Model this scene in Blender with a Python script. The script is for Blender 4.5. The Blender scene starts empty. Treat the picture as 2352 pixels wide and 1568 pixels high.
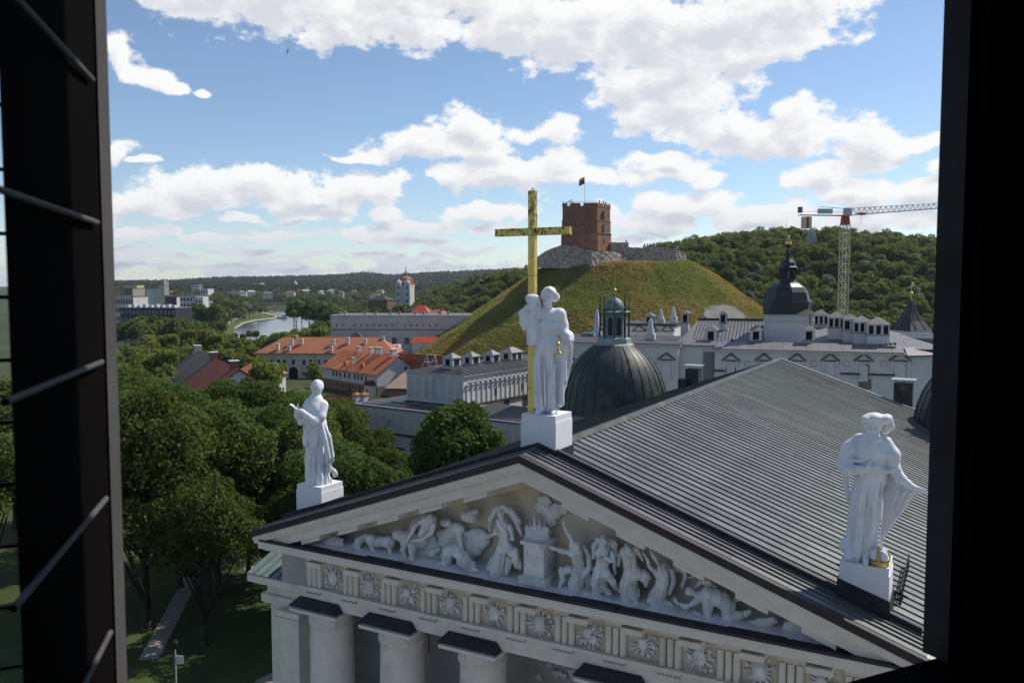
import bpy, bmesh, math, random
import numpy as np
from mathutils import Vector, noise as mnoise

# ------------------------------------------------------------------ camera, sky, sun, exposure
SC = bpy.context.scene
COL = SC.collection
IW, IH, FPX = 2352.0, 1568.0, 1915.6
YAW, PITCH = math.radians(28.71), math.radians(3.81)
CAM = np.array([15.0, -28.3, 30.9])
FH = np.array([-math.sin(YAW), math.cos(YAW), 0.0])
RT = np.array([math.cos(YAW), math.sin(YAW), 0.0])
FW = FH * math.cos(PITCH) + np.array([0, 0, -math.sin(PITCH)])
UP = np.cross(RT, FW)

cam_data = bpy.data.cameras.new('camera')
cam = bpy.data.objects.new('camera', cam_data)
COL.objects.link(cam)
cam.location = CAM
cam.rotation_euler = (math.pi / 2 - PITCH, 0, YAW)
cam_data.sensor_width = 36.0
cam_data.lens = 36.0 * FPX / IW
cam_data.clip_start = 0.05
cam_data.clip_end = 30000
cam_data.dof.use_dof = True
cam_data.dof.focus_distance = 60.0
cam_data.dof.aperture_fstop = 7.0
SC.camera = cam

SUN_AZ = math.radians(60.0)      # east of south in the cathedral's axes (+X south, +Y east)
SUN_EL = math.radians(47.0)
SUN_DIR = Vector((math.cos(SUN_AZ) * math.cos(SUN_EL), math.sin(SUN_AZ) * math.cos(SUN_EL), math.sin(SUN_EL)))
sun_data = bpy.data.lights.new('sun', 'SUN')
sun_data.energy = 4.9
sun_data.angle = math.radians(0.55)
sun_data.color = (1.0, 0.93, 0.82)
sun = bpy.data.objects.new('sun', sun_data)
COL.objects.link(sun)
sun.rotation_euler = SUN_DIR.to_track_quat('Z', 'Y').to_euler()
sun.location = (60, 60, 120)

SC.view_settings.view_transform = 'Standard'
SC.view_settings.look = 'None'
SC.view_settings.gamma = 1.0
SC.view_settings.exposure = 0.0
SC.render.engine = 'CYCLES'
cy = SC.cycles
cy.use_denoising = True
cy.use_adaptive_sampling = True
cy.adaptive_threshold = 0.015
cy.max_bounces = 6
cy.diffuse_bounces = 3
cy.glossy_bounces = 2
cy.transmission_bounces = 3
cy.transparent_max_bounces = 6
cy.volume_bounces = 0
cy.caustics_reflective = False
cy.caustics_refractive = False
SC.render.use_persistent_data = False


def ray(px, py):
    return FW + RT * (px - IW / 2) / FPX - UP * (py - IH / 2) / FPX
def atD(px, py, d):
    return CAM + ray(px, py) * d
def atZ(px, py, z):
    r = ray(px, py)
    return CAM + r * (z - CAM[2]) / r[2]
def atY(px, py, y):
    r = ray(px, py)
    return CAM + r * (y - CAM[1]) / r[1]
def ground(px, depth, z=0.0):
    """point on level z below image column px at horizontal depth"""
    t = (px - IW / 2) / FPX
    p = CAM + (FH * math.cos(PITCH) + RT * t) * (depth / math.cos(PITCH))
    return np.array([p[0], p[1], z])
def zat(py, depth):
    """height seen at image row py at the given depth"""
    r = ray(IW / 2, py)
    return CAM[2] + r[2] / (r @ FH) * depth


# ---- world: Nishita sky with cumulus laid out by azimuth and elevation
def build_world():
    w = bpy.data.worlds.new('World')
    SC.world = w
    w.use_nodes = True
    w.cycles.sampling_method = 'MANUAL'
    w.cycles.sample_map_resolution = 512
    nt = w.node_tree
    nt.nodes.clear()
    N, L = nt.nodes, nt.links
    blobs = [  # cx, cy, rx, ry in picture pixels, turned into azimuth / tan(elevation)
        (640, 5, 250, 72), (470, -15, 200, 45), (770, 62, 90, 52), (900, 25, 190, 78), (1090, -10, 130, 60),
        (1180, 62, 120, 72), (1310, 70, 190, 88), (1490, 80, 200, 95), (1660, 55, 190, 88), (1810, 40, 140, 80), (1905, 5, 90, 60),
        (1730, 120, 120, 40), (1560, 165, 170, 72), (1450, 215, 80, 55), (1545, 255, 140, 62), (1650, 300, 130, 36), (1855, 288, 95, 56),
        (1760, 312, 110, 34), (1085, 300, 85, 52), (980, 340, 150, 38), (1090, 345, 110, 32), (830, 354, 80, 9),
        (1268, 303, 76, 28), (1175, 393, 165, 46), (1300, 405, 130, 24), (1045, 398, 60, 22),
        (1550, 393, 100, 27), (1480, 372, 58, 16), (1625, 408, 62, 20), (1545, 362, 36, 14),
        (320, 466, 110, 34), (470, 437, 150, 42), (625, 428, 120, 42), (820, 430, 105, 42), (740, 458, 150, 22),
        (1585, 468, 145, 27), (1110, 487, 108, 24), (750, 499, 64, 17), (560, 503, 52, 11), (700, 481, 40, 9), (890, 494, 62, 14), (985, 523, 95, 18),
        (1500, 512, 125, 26), (1380, 488, 40, 22), (2000, 338, 105, 52), (2105, 330, 62, 14), (1862, 398, 66, 32), (1950, 425, 60, 16),
        (1960, 446, 150, 32), (2140, 440, 120, 34), (1760, 490, 105, 26), (2010, 510, 190, 30), (2200, 380, 60, 22),
        (298, 140, 42, 46), (345, 172, 58, 24), (410, 200, 34, 16), (462, 207, 21, 10), (282, 352, 40, 20), (328, 371, 36, 8),
        (330, 532, 90, 13), (470, 543, 70, 11), (620, 546, 90, 12), (850, 540, 90, 14), (960, 556, 80, 9), (1120, 530, 60, 12), (1440, 545, 70, 12), (300, 575, 70, 9), (420, 588, 90, 8), (560, 578, 80, 9), (700, 590, 90, 8), (830, 580, 60, 10), (940, 592, 80, 8), (1080, 575, 70, 10), (1690, 510, 60, 16),
    ]
    g = bpy.data.node_groups.new('cloud_field', 'ShaderNodeTree')
    g.interface.new_socket('P', in_out='INPUT', socket_type='NodeSocketVector')
    g.interface.new_socket('D', in_out='OUTPUT', socket_type='NodeSocketFloat')
    gn, gl = g.nodes, g.links
    gi = gn.new('NodeGroupInput'); go = gn.new('NodeGroupOutput')
    def warp(src, scale, amt, seed):
        nz = gn.new('ShaderNodeTexNoise'); nz.noise_dimensions = '2D'; nz.inputs['Scale'].default_value = scale
        nz.inputs['Detail'].default_value = 2.0
        ad = gn.new('ShaderNodeVectorMath'); ad.operation = 'ADD'; ad.inputs[1].default_value = (seed, seed * .7, 0)
        gl.new(src, ad.inputs[0]); gl.new(ad.outputs[0], nz.inputs['Vector'])
        sb = gn.new('ShaderNodeVectorMath'); sb.operation = 'SUBTRACT'; sb.inputs[1].default_value = (.5, .5, .5)
        gl.new(nz.outputs['Color'], sb.inputs[0])
        ma = gn.new('ShaderNodeVectorMath'); ma.operation = 'MULTIPLY_ADD'; ma.inputs[1].default_value = (amt, amt * .6, 0)
        gl.new(sb.outputs[0], ma.inputs[0]); gl.new(src, ma.inputs[2])
        return ma.outputs[0]
    pw = warp(gi.outputs['P'], 13.0, 0.055, 3.1)
    prev = None
    for cx, cyy, rx, ry in blobs:
        d = ray(cx, cyy)
        u = math.atan2(d[0], d[1]); hz = math.hypot(d[0], d[1]); v = d[2] / hz
        k = 1.0 / (FPX * (1 + ((cx - IW / 2) / FPX) ** 2))
        ax, ay = 1 / (rx * k * 1.12), 1 / (ry / FPX * 1.12)
        m = gn.new('ShaderNodeVectorMath'); m.operation = 'MULTIPLY_ADD'; m.inputs[1].default_value = (ax, ay, 0); m.inputs[2].default_value = (-u * ax, -v * ay, 0)
        gl.new(pw, m.inputs[0])
        ln = gn.new('ShaderNodeVectorMath'); ln.operation = 'LENGTH'
        gl.new(m.outputs[0], ln.inputs[0])
        if prev is None:
            prev = ln.outputs['Value']
        else:
            mx = gn.new('ShaderNodeMath'); mx.operation = 'SMOOTH_MIN'; mx.inputs[2].default_value = 0.22
            gl.new(prev, mx.inputs[0]); gl.new(ln.outputs['Value'], mx.inputs[1])
            prev = mx.outputs[0]
    inv = gn.new('ShaderNodeMath'); inv.operation = 'SUBTRACT'; inv.inputs[0].default_value = 1.0
    gl.new(prev, inv.inputs[1])
    cl = gn.new('ShaderNodeMath'); cl.operation = 'MAXIMUM'; cl.inputs[1].default_value = -0.62
    gl.new(inv.outputs[0], cl.inputs[0])
    # general field: low streaks near the horizon and open cumulus all round
    sx = gn.new('ShaderNodeVectorMath'); sx.operation = 'MULTIPLY'; sx.inputs[1].default_value = (1.0, 5.5, 0)
    gl.new(gi.outputs['P'], sx.inputs[0])
    ns = gn.new('ShaderNodeTexNoise'); ns.noise_dimensions = '2D'; ns.inputs['Scale'].default_value = 12.0; ns.inputs['Detail'].default_value = 4.0
    gl.new(sx.outputs[0], ns.inputs['Vector'])
    sep = gn.new('ShaderNodeSeparateXYZ'); gl.new(gi.outputs['P'], sep.inputs[0])
    lowm = gn.new('ShaderNodeMapRange'); lowm.inputs[1].default_value = 0.13; lowm.inputs[2].default_value = 0.02
    lowm.inputs[3].default_value = -1.1; lowm.inputs[4].default_value = 0.02
    gl.new(sep.outputs['Y'], lowm.inputs[0])
    az0 = math.atan2(FH[0], FH[1])
    da = gn.new('ShaderNodeMath'); da.operation = 'SUBTRACT'; da.inputs[1].default_value = az0
    gl.new(sep.outputs['X'], da.inputs[0])
    ab = gn.new('ShaderNodeMath'); ab.operation = 'ABSOLUTE'; gl.new(da.outputs[0], ab.inputs[0])
    outm = gn.new('ShaderNodeMapRange'); outm.inputs[1].default_value = 0.52; outm.inputs[2].default_value = 0.64
    outm.inputs[3].default_value = -1.1; outm.inputs[4].default_value = -0.36
    gl.new(ab.outputs[0], outm.inputs[0])
    hi = gn.new('ShaderNodeMapRange'); hi.inputs[1].default_value = 0.36; hi.inputs[2].default_value = 0.48
    hi.inputs[3].default_value = -1.1; hi.inputs[4].default_value = -0.36
    gl.new(sep.outputs['Y'], hi.inputs[0])
    m1 = gn.new('ShaderNodeMath'); m1.operation = 'MAXIMUM'; gl.new(outm.outputs[0], m1.inputs[0]); gl.new(hi.outputs[0], m1.inputs[1])
    m2 = gn.new('ShaderNodeMath'); m2.operation = 'MAXIMUM'; gl.new(m1.outputs[0], m2.inputs[0]); gl.new(lowm.outputs[0], m2.inputs[1])
    n2 = gn.new('ShaderNodeMath'); n2.operation = 'MULTIPLY_ADD'; n2.inputs[1].default_value = 1.5
    sb2 = gn.new('ShaderNodeMath'); sb2.operation = 'SUBTRACT'; sb2.inputs[1].default_value = .42
    gl.new(ns.outputs['Fac'], sb2.inputs[0]); gl.new(sb2.outputs[0], n2.inputs[0]); gl.new(m2.outputs[0], n2.inputs[2])
    allm = gn.new('ShaderNodeMath'); allm.operation = 'MAXIMUM'; gl.new(cl.outputs[0], allm.inputs[0]); gl.new(n2.outputs[0], allm.inputs[1])
    st = gn.new('ShaderNodeVectorMath'); st.operation = 'MULTIPLY'; st.inputs[1].default_value = (1.0, 1.5, 0)
    gl.new(gi.outputs['P'], st.inputs[0])
    nf = gn.new('ShaderNodeTexNoise'); nf.noise_dimensions = '2D'; nf.inputs['Scale'].default_value = 24.0; nf.inputs['Detail'].default_value = 8.0
    nf.inputs['Roughness'].default_value = 0.6
    gl.new(st.outputs[0], nf.inputs['Vector'])
    fb = gn.new('ShaderNodeMath'); fb.operation = 'SUBTRACT'; fb.inputs[1].default_value = .5
    gl.new(nf.outputs['Fac'], fb.inputs[0])
    ds = gn.new('ShaderNodeMath'); ds.operation = 'MULTIPLY_ADD'; ds.inputs[1].default_value = 1.75
    gl.new(fb.outputs[0], ds.inputs[0]); gl.new(allm.outputs[0], ds.inputs[2])
    gl.new(ds.outputs[0], go.inputs['D'])

    tc = N.new('ShaderNodeTexCoord')
    sp = N.new('ShaderNodeSeparateXYZ'); L.new(tc.outputs['Generated'], sp.inputs[0])
    a2 = N.new('ShaderNodeMath'); a2.operation = 'ARCTAN2'; L.new(sp.outputs['X'], a2.inputs[0]); L.new(sp.outputs['Y'], a2.inputs[1])
    xx = N.new('ShaderNodeMath'); xx.operation = 'MULTIPLY'; L.new(sp.outputs['X'], xx.inputs[0]); L.new(sp.outputs['X'], xx.inputs[1])
    yy = N.new('ShaderNodeMath'); yy.operation = 'MULTIPLY_ADD'; L.new(sp.outputs['Y'], yy.inputs[0]); L.new(sp.outputs['Y'], yy.inputs[1]); L.new(xx.outputs[0], yy.inputs[2])
    sq = N.new('ShaderNodeMath'); sq.operation = 'SQRT'; L.new(yy.outputs[0], sq.inputs[0])
    sq2 = N.new('ShaderNodeMath'); sq2.operation = 'MAXIMUM'; sq2.inputs[1].default_value = .02; L.new(sq.outputs[0], sq2.inputs[0])
    te = N.new('ShaderNodeMath'); te.operation = 'DIVIDE'; L.new(sp.outputs['Z'], te.inputs[0]); L.new(sq2.outputs[0], te.inputs[1])
    cb = N.new('ShaderNodeCombineXYZ'); L.new(a2.outputs[0], cb.inputs[0]); L.new(te.outputs[0], cb.inputs[1])
    off = N.new('ShaderNodeVectorMath'); off.operation = 'ADD'; off.inputs[1].default_value = (0.008, 0.016, 0)
    L.new(cb.outputs[0], off.inputs[0])
    f1 = N.new('ShaderNodeGroup'); f1.node_tree = g; L.new(cb.outputs[0], f1.inputs[0])
    f2 = N.new('ShaderNodeGroup'); f2.node_tree = g; L.new(off.outputs[0], f2.inputs[0])
    al = N.new('ShaderNodeMapRange'); al.interpolation_type = 'SMOOTHSTEP'
    al.inputs[1].default_value = -0.08; al.inputs[2].default_value = 0.30
    L.new(f1.outputs[0], al.inputs[0])
    sh = N.new('ShaderNodeMapRange'); sh.interpolation_type = 'SMOOTHSTEP'
    sh.inputs[1].default_value = 0.05; sh.inputs[2].default_value = 1.0
    L.new(f2.outputs[0], sh.inputs[0])
    cc = N.new('ShaderNodeMix'); cc.data_type = 'RGBA'
    CS = 7.6
    cc.inputs[6].default_value = (1.0 * CS, 1.0 * CS, 1.0 * CS, 1)
    cc.inputs[7].default_value = (.70 * CS, .725 * CS, .785 * CS, 1)
    L.new(sh.outputs[0], cc.inputs[0])
    sky = N.new('ShaderNodeTexSky'); sky.sky_type = 'NISHITA'; sky.sun_disc = False
    sky.sun_elevation = SUN_EL
    sky.sun_rotation = math.atan2(SUN_DIR.x, SUN_DIR.y)
    sky.altitude = 120; sky.air_density = 0.88; sky.dust_density = 0.2; sky.ozone_density = 2.4
    mxc = N.new('ShaderNodeMix'); mxc.data_type = 'RGBA'
    # clouds low over the horizon are seen through more air: greyer and a little lavender
    lo = N.new('ShaderNodeMapRange'); lo.inputs[1].default_value = 0.005; lo.inputs[2].default_value = 0.10; L.new(te.outputs[0], lo.inputs[0])
    lc = N.new('ShaderNodeMix'); lc.data_type = 'RGBA'; lc.inputs[6].default_value = (.62, .655, .73, 1); lc.inputs[7].default_value = (1, 1, 1, 1); L.new(lo.outputs[0], lc.inputs[0])
    cl2 = N.new('ShaderNodeMix'); cl2.data_type = 'RGBA'; cl2.blend_type = 'MULTIPLY'; cl2.inputs[0].default_value = 1.0; L.new(cc.outputs[2], cl2.inputs[6]); L.new(lc.outputs[2], cl2.inputs[7])
    L.new(al.outputs[0], mxc.inputs[0]); L.new(sky.outputs[0], mxc.inputs[6]); L.new(cl2.outputs[2], mxc.inputs[7])
    bg = N.new('ShaderNodeBackground'); bg.inputs['Strength'].default_value = 0.13
    L.new(mxc.outputs[2], bg.inputs['Color'])
    ow = N.new('ShaderNodeOutputWorld'); L.new(bg.outputs[0], ow.inputs[0])
build_world()


# ------------------------------------------------------------------ helpers
R = math.radians
MATS = {}
def surf(name, c1, c2=None, scale=1.0, rough=0.7, metal=0.0, bump=0.0, bscale=None, stretch=(1, 1, 1), contrast=(0.35, 0.65), detail=5.0,
         c3=None, scale3=0.2, c3r=(0.5, 0.7), coord='Object', spec=0.3):
    m = bpy.data.materials.new(name); m.use_nodes = True
    nt = m.node_tree; b = nt.nodes['Principled BSDF']
    b.inputs['Roughness'].default_value = rough; b.inputs['Metallic'].default_value = metal
    b.inputs['Specular IOR Level'].default_value = spec
    b.inputs['Base Color'].default_value = (*c1, 1)
    tc = nt.nodes.new('ShaderNodeTexCoord'); mp = nt.nodes.new('ShaderNodeMapping')
    mp.inputs['Scale'].default_value = stretch
    nt.links.new(tc.outputs[coord], mp.inputs[0])
    out = None
    if c2 is not None:
        nz = nt.nodes.new('ShaderNodeTexNoise'); nz.inputs['Scale'].default_value = scale; nz.inputs['Detail'].default_value = detail
        nz.inputs['Roughness'].default_value = .62
        nt.links.new(mp.outputs[0], nz.inputs['Vector'])
        mr = nt.nodes.new('ShaderNodeMapRange'); mr.inputs[1].default_value = contrast[0]; mr.inputs[2].default_value = contrast[1]
        nt.links.new(nz.outputs['Fac'], mr.inputs[0])
        mx = nt.nodes.new('ShaderNodeMix'); mx.data_type = 'RGBA'
        mx.inputs[6].default_value = (*c1, 1); mx.inputs[7].default_value = (*c2, 1)
        nt.links.new(mr.outputs[0], mx.inputs[0]); out = mx.outputs[2]
    if c3 is not None:
        nz = nt.nodes.new('ShaderNodeTexNoise'); nz.inputs['Scale'].default_value = scale3; nz.inputs['Detail'].default_value = 6
        nt.links.new(tc.outputs[coord], nz.inputs['Vector'])
        mr = nt.nodes.new('ShaderNodeMapRange'); mr.inputs[1].default_value = c3r[0]; mr.inputs[2].default_value = c3r[1]
        nt.links.new(nz.outputs['Fac'], mr.inputs[0])
        mx = nt.nodes.new('ShaderNodeMix'); mx.data_type = 'RGBA'
        if out: nt.links.new(out, mx.inputs[6])
        else: mx.inputs[6].default_value = (*c1, 1)
        mx.inputs[7].default_value = (*c3, 1)
        nt.links.new(mr.outputs[0], mx.inputs[0]); out = mx.outputs[2]
    if out: nt.links.new(out, b.inputs['Base Color'])
    if bump:
        nb = nt.nodes.new('ShaderNodeTexNoise'); nb.inputs['Scale'].default_value = bscale or scale * 3; nb.inputs['Detail'].default_value = 4
        nt.links.new(mp.outputs[0], nb.inputs['Vector'])
        bp = nt.nodes.new('ShaderNodeBump'); bp.inputs['Strength'].default_value = min(1, bump); bp.inputs['Distance'].default_value = .05 * max(1, bump)
        nt.links.new(nb.outputs['Fac'], bp.inputs['Height']); nt.links.new(bp.outputs[0], b.inputs['Normal'])
    MATS[name] = m
    return m

def leafmat(name, c1, c2, trans=0.35, varied=0.35):
    m = bpy.data.materials.new(name); m.use_nodes = True
    nt = m.node_tree; N = nt.nodes; L = nt.links
    b = N['Principled BSDF']
    tc = N.new('ShaderNodeTexCoord')
    nz = N.new('ShaderNodeTexNoise'); nz.inputs['Scale'].default_value = 0.55; nz.inputs['Detail'].default_value = 3
    L.new(tc.outputs['Object'], nz.inputs['Vector'])
    mr = N.new('ShaderNodeMapRange'); mr.inputs[1].default_value = .33; mr.inputs[2].default_value = .67
    L.new(nz.outputs['Fac'], mr.inputs[0])
    mx = N.new('ShaderNodeMix'); mx.data_type = 'RGBA'; mx.inputs[6].default_value = (*c1, 1); mx.inputs[7].default_value = (*c2, 1)
    L.new(mr.outputs[0], mx.inputs[0])
    oi = N.new('ShaderNodeObjectInfo')
    hs = N.new('ShaderNodeHueSaturation')
    r1 = N.new('ShaderNodeMapRange'); r1.inputs[3].default_value = 1 - varied; r1.inputs[4].default_value = 1 + varied
    L.new(oi.outputs['Random'], r1.inputs[0]); L.new(r1.outputs[0], hs.inputs['Value'])
    r2 = N.new('ShaderNodeMath'); r2.operation = 'MULTIPLY'; r2.inputs[1].default_value = 7.13; L.new(oi.outputs['Random'], r2.inputs[0])
    r3 = N.new('ShaderNodeMath'); r3.operation = 'FRACT'; L.new(r2.outputs[0], r3.inputs[0])
    r4 = N.new('ShaderNodeMapRange'); r4.inputs[3].default_value = .475; r4.inputs[4].default_value = .515
    L.new(r3.outputs[0], r4.inputs[0]); L.new(r4.outputs[0], hs.inputs['Hue'])
    L.new(mx.outputs[2], hs.inputs['Color'])
    L.new(hs.outputs[0], b.inputs['Base Color'])
    b.inputs['Roughness'].default_value = .6; b.inputs['Specular IOR Level'].default_value = .18
    tr = N.new('ShaderNodeBsdfTranslucent')
    h2 = N.new('ShaderNodeHueSaturation'); h2.inputs['Value'].default_value = 1.3; h2.inputs['Saturation'].default_value = 1.15
    L.new(hs.outputs[0], h2.inputs['Color']); L.new(h2.outputs[0], tr.inputs['Color'])
    ms = N.new('ShaderNodeMixShader'); ms.inputs[0].default_value = trans
    L.new(b.outputs[0], ms.inputs[1]); L.new(tr.outputs[0], ms.inputs[2])
    L.new(ms.outputs[0], N['Material Output'].inputs[0])
    MATS[name] = m
    return m


class MB:
    def __init__(s): s.v = []; s.f = []
    def add(s, vs, fs):
        o = len(s.v); s.v += [tuple(float(c) for c in p) for p in vs]; s.f += [tuple(i + o for i in f) for f in fs]; return s
    def box(s, x0, x1, y0, y1, z0, z1):
        return s.add([(x0, y0, z0), (x1, y0, z0), (x1, y1, z0), (x0, y1, z0), (x0, y0, z1), (x1, y0, z1), (x1, y1, z1), (x0, y1, z1)],
                     [(3, 2, 1, 0), (4, 5, 6, 7), (0, 1, 5, 4), (1, 2, 6, 5), (2, 3, 7, 6), (3, 0, 4, 7)])
    def hexa(s, b, t):
        """four base corners (counter-clockwise from above), four top corners"""
        return s.add(list(b) + list(t), [(3, 2, 1, 0), (4, 5, 6, 7), (0, 1, 5, 4), (1, 2, 6, 5), (2, 3, 7, 6), (3, 0, 4, 7)])
    def prism(s, poly, z0, z1, sc=1.0):
        n = len(poly); cx = sum(p[0] for p in poly) / n; cy_ = sum(p[1] for p in poly) / n
        vs = [(p[0], p[1], z0) for p in poly] + [(cx + (p[0] - cx) * sc, cy_ + (p[1] - cy_) * sc, z1) for p in poly]
        return s.add(vs, [tuple(range(n - 1, -1, -1)), tuple(range(n, 2 * n))] + [(i, (i + 1) % n, n + (i + 1) % n, n + i) for i in range(n)])
    def ext(s, poly, axis, a, b):
        """extrude a 2D outline along an axis: 'x' outline is (y,z); 'y' outline is (x,z)"""
        n = len(poly)
        if axis == 'x': vs = [(a, p[0], p[1]) for p in poly] + [(b, p[0], p[1]) for p in poly]
        else: vs = [(p[0], a, p[1]) for p in poly] + [(p[0], b, p[1]) for p in poly]
        return s.add(vs, [tuple(range(n - 1, -1, -1)), tuple(range(n, 2 * n))] + [(i, (i + 1) % n, n + (i + 1) % n, n + i) for i in range(n)])
    def lathe(s, prof, n=16, c=(0, 0, 0), ph=0.0, cap=True, a0=0.0, a1=2 * math.pi):
        full = abs(a1 - a0 - 2 * math.pi) < 1e-6
        k = n if full else n + 1
        vs = []
        for r_, z in prof:
            for i in range(k):
                a = a0 + (a1 - a0) * i / n + ph
                vs.append((c[0] + r_ * math.cos(a), c[1] + r_ * math.sin(a), c[2] + z))
        fs = []
        for j in range(len(prof) - 1):
            for i in range(n):
                i2 = (i + 1) % k if full else i + 1
                fs.append((j * k + i, j * k + i2, (j + 1) * k + i2, (j + 1) * k + i))
        if cap and full:
            fs.append(tuple(range(k - 1, -1, -1))); fs.append(tuple((len(prof) - 1) * k + i for i in range(k)))
        return s.add(vs, fs)
    def tube(s, a, b, r0, r1=None, n=6):
        r1 = r0 if r1 is None else r1
        a = Vector(a); b = Vector(b); d = (b - a)
        if d.length < 1e-6: return s
        q = d.to_track_quat('Z', 'Y')
        vs = []
        for p, r_ in ((a, r0), (b, r1)):
            for i in range(n):
                t = 2 * math.pi * i / n
                vs.append(tuple(p + q @ Vector((r_ * math.cos(t), r_ * math.sin(t), 0))))
        return s.add(vs, [tuple(range(n - 1, -1, -1)), tuple(range(n, 2 * n))] + [(i, (i + 1) % n, n + (i + 1) % n, n + i) for i in range(n)])
    def ball(s, c, r, n=10, m=6):
        r = (r, r, r) if not hasattr(r, '__len__') else r
        vs = [(c[0], c[1], c[2] - r[2])]
        for j in range(1, m):
            t = -math.pi / 2 + math.pi * j / m
            for i in range(n):
                a = 2 * math.pi * i / n
                vs.append((c[0] + r[0] * math.cos(t) * math.cos(a), c[1] + r[1] * math.cos(t) * math.sin(a), c[2] + r[2] * math.sin(t)))
        vs.append((c[0], c[1], c[2] + r[2]))
        fs = [(0, 1 + (i + 1) % n, 1 + i) for i in range(n)]
        for j in range(m - 2):
            for i in range(n):
                p = 1 + j * n
                fs.append((p + i, p + (i + 1) % n, p + n + (i + 1) % n, p + n + i))
        p = 1 + (m - 2) * n
        fs += [(p + i, p + (i + 1) % n, len(vs) - 1) for i in range(n)]
        return s.add(vs, fs)
    def poly(s, pts): return s.add(pts, [tuple(range(len(pts)))])
    def arch(s, cx, w, z0, zs, y0, y1, n=8):
        """solid with a round-headed outline in the xz plane, from y0 to y1"""
        pts = [(cx - w / 2, z0), (cx + w / 2, z0)]
        pts += [(cx + w / 2 * math.cos(math.pi * i / n), zs + w / 2 * math.sin(math.pi * i / n)) for i in range(n + 1)]
        return s.ext(pts, 'y', y0, y1)
    def mesh(s, name, mat=None, smooth=False):
        me = bpy.data.meshes.new(name); me.from_pydata(s.v, [], s.f)
        if mat is not None: me.materials.append(MATS[mat] if isinstance(mat, str) else mat)
        if smooth: me.polygons.foreach_set('use_smooth', [True] * len(me.polygons))
        me.update(); return me
    def build(s, name, mat, parent=None, smooth=False, fix=True):
        me = s.mesh(name, mat, smooth)
        if fix:
            bm = bmesh.new(); bm.from_mesh(me); bmesh.ops.recalc_face_normals(bm, faces=bm.faces); bm.to_mesh(me); bm.free()
        return link(name, me, parent)

def link(name, me, parent=None):
    o = bpy.data.objects.new(name, me); COL.objects.link(o)
    if parent is not None: o.parent = parent
    return o
def tag(o, label=None, cat=None, group=None, kind=None):
    if label: o['label'] = label
    if cat: o['category'] = cat
    if group: o['group'] = group
    if kind: o['kind'] = kind
    return o
def thing(name, label, cat, loc=(0, 0, 0), rz=0.0, group=None):
    o = bpy.data.objects.new(name, None); COL.objects.link(o)
    o.location = tuple(float(c) for c in loc); o.rotation_euler = (0, 0, rz); o.empty_display_size = .5
    return tag(o, label, cat, group)
def copy_tree(o, parent=None):
    c = o.copy(); COL.objects.link(c)
    if parent is not None: c.parent = parent
    for ch in list(o.children): copy_tree(ch, c)
    return c

class Frame:
    """a building's own axes: x along the wall to the right, y away, z up; ang = how much the right end turns towards the viewer"""
    def __init__(s, p, ang):
        s.o = np.array([p[0], p[1], 0.0]); s.rz = YAW - R(ang)
        s.e1 = np.array([math.cos(s.rz), math.sin(s.rz), 0]); s.e2 = np.array([-math.sin(s.rz), math.cos(s.rz), 0])
    def on(s, px, py, y=0.0):
        d = ray(px, py); o = s.o + s.e2 * y
        t = ((o - CAM) @ s.e2) / (d @ s.e2)
        p = CAM + d * t
        return ((p - s.o) @ s.e1, p[2])
    def onx(s, px, py, x=0.0):
        d = ray(px, py); o = s.o + s.e1 * x
        t = ((o - CAM) @ s.e1) / (d @ s.e1)
        p = CAM + d * t
        return ((p - s.o) @ s.e2, p[2])
    def thing(s, name, label, cat, group=None):
        return thing(name, label, cat, s.o, s.rz, group)


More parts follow.
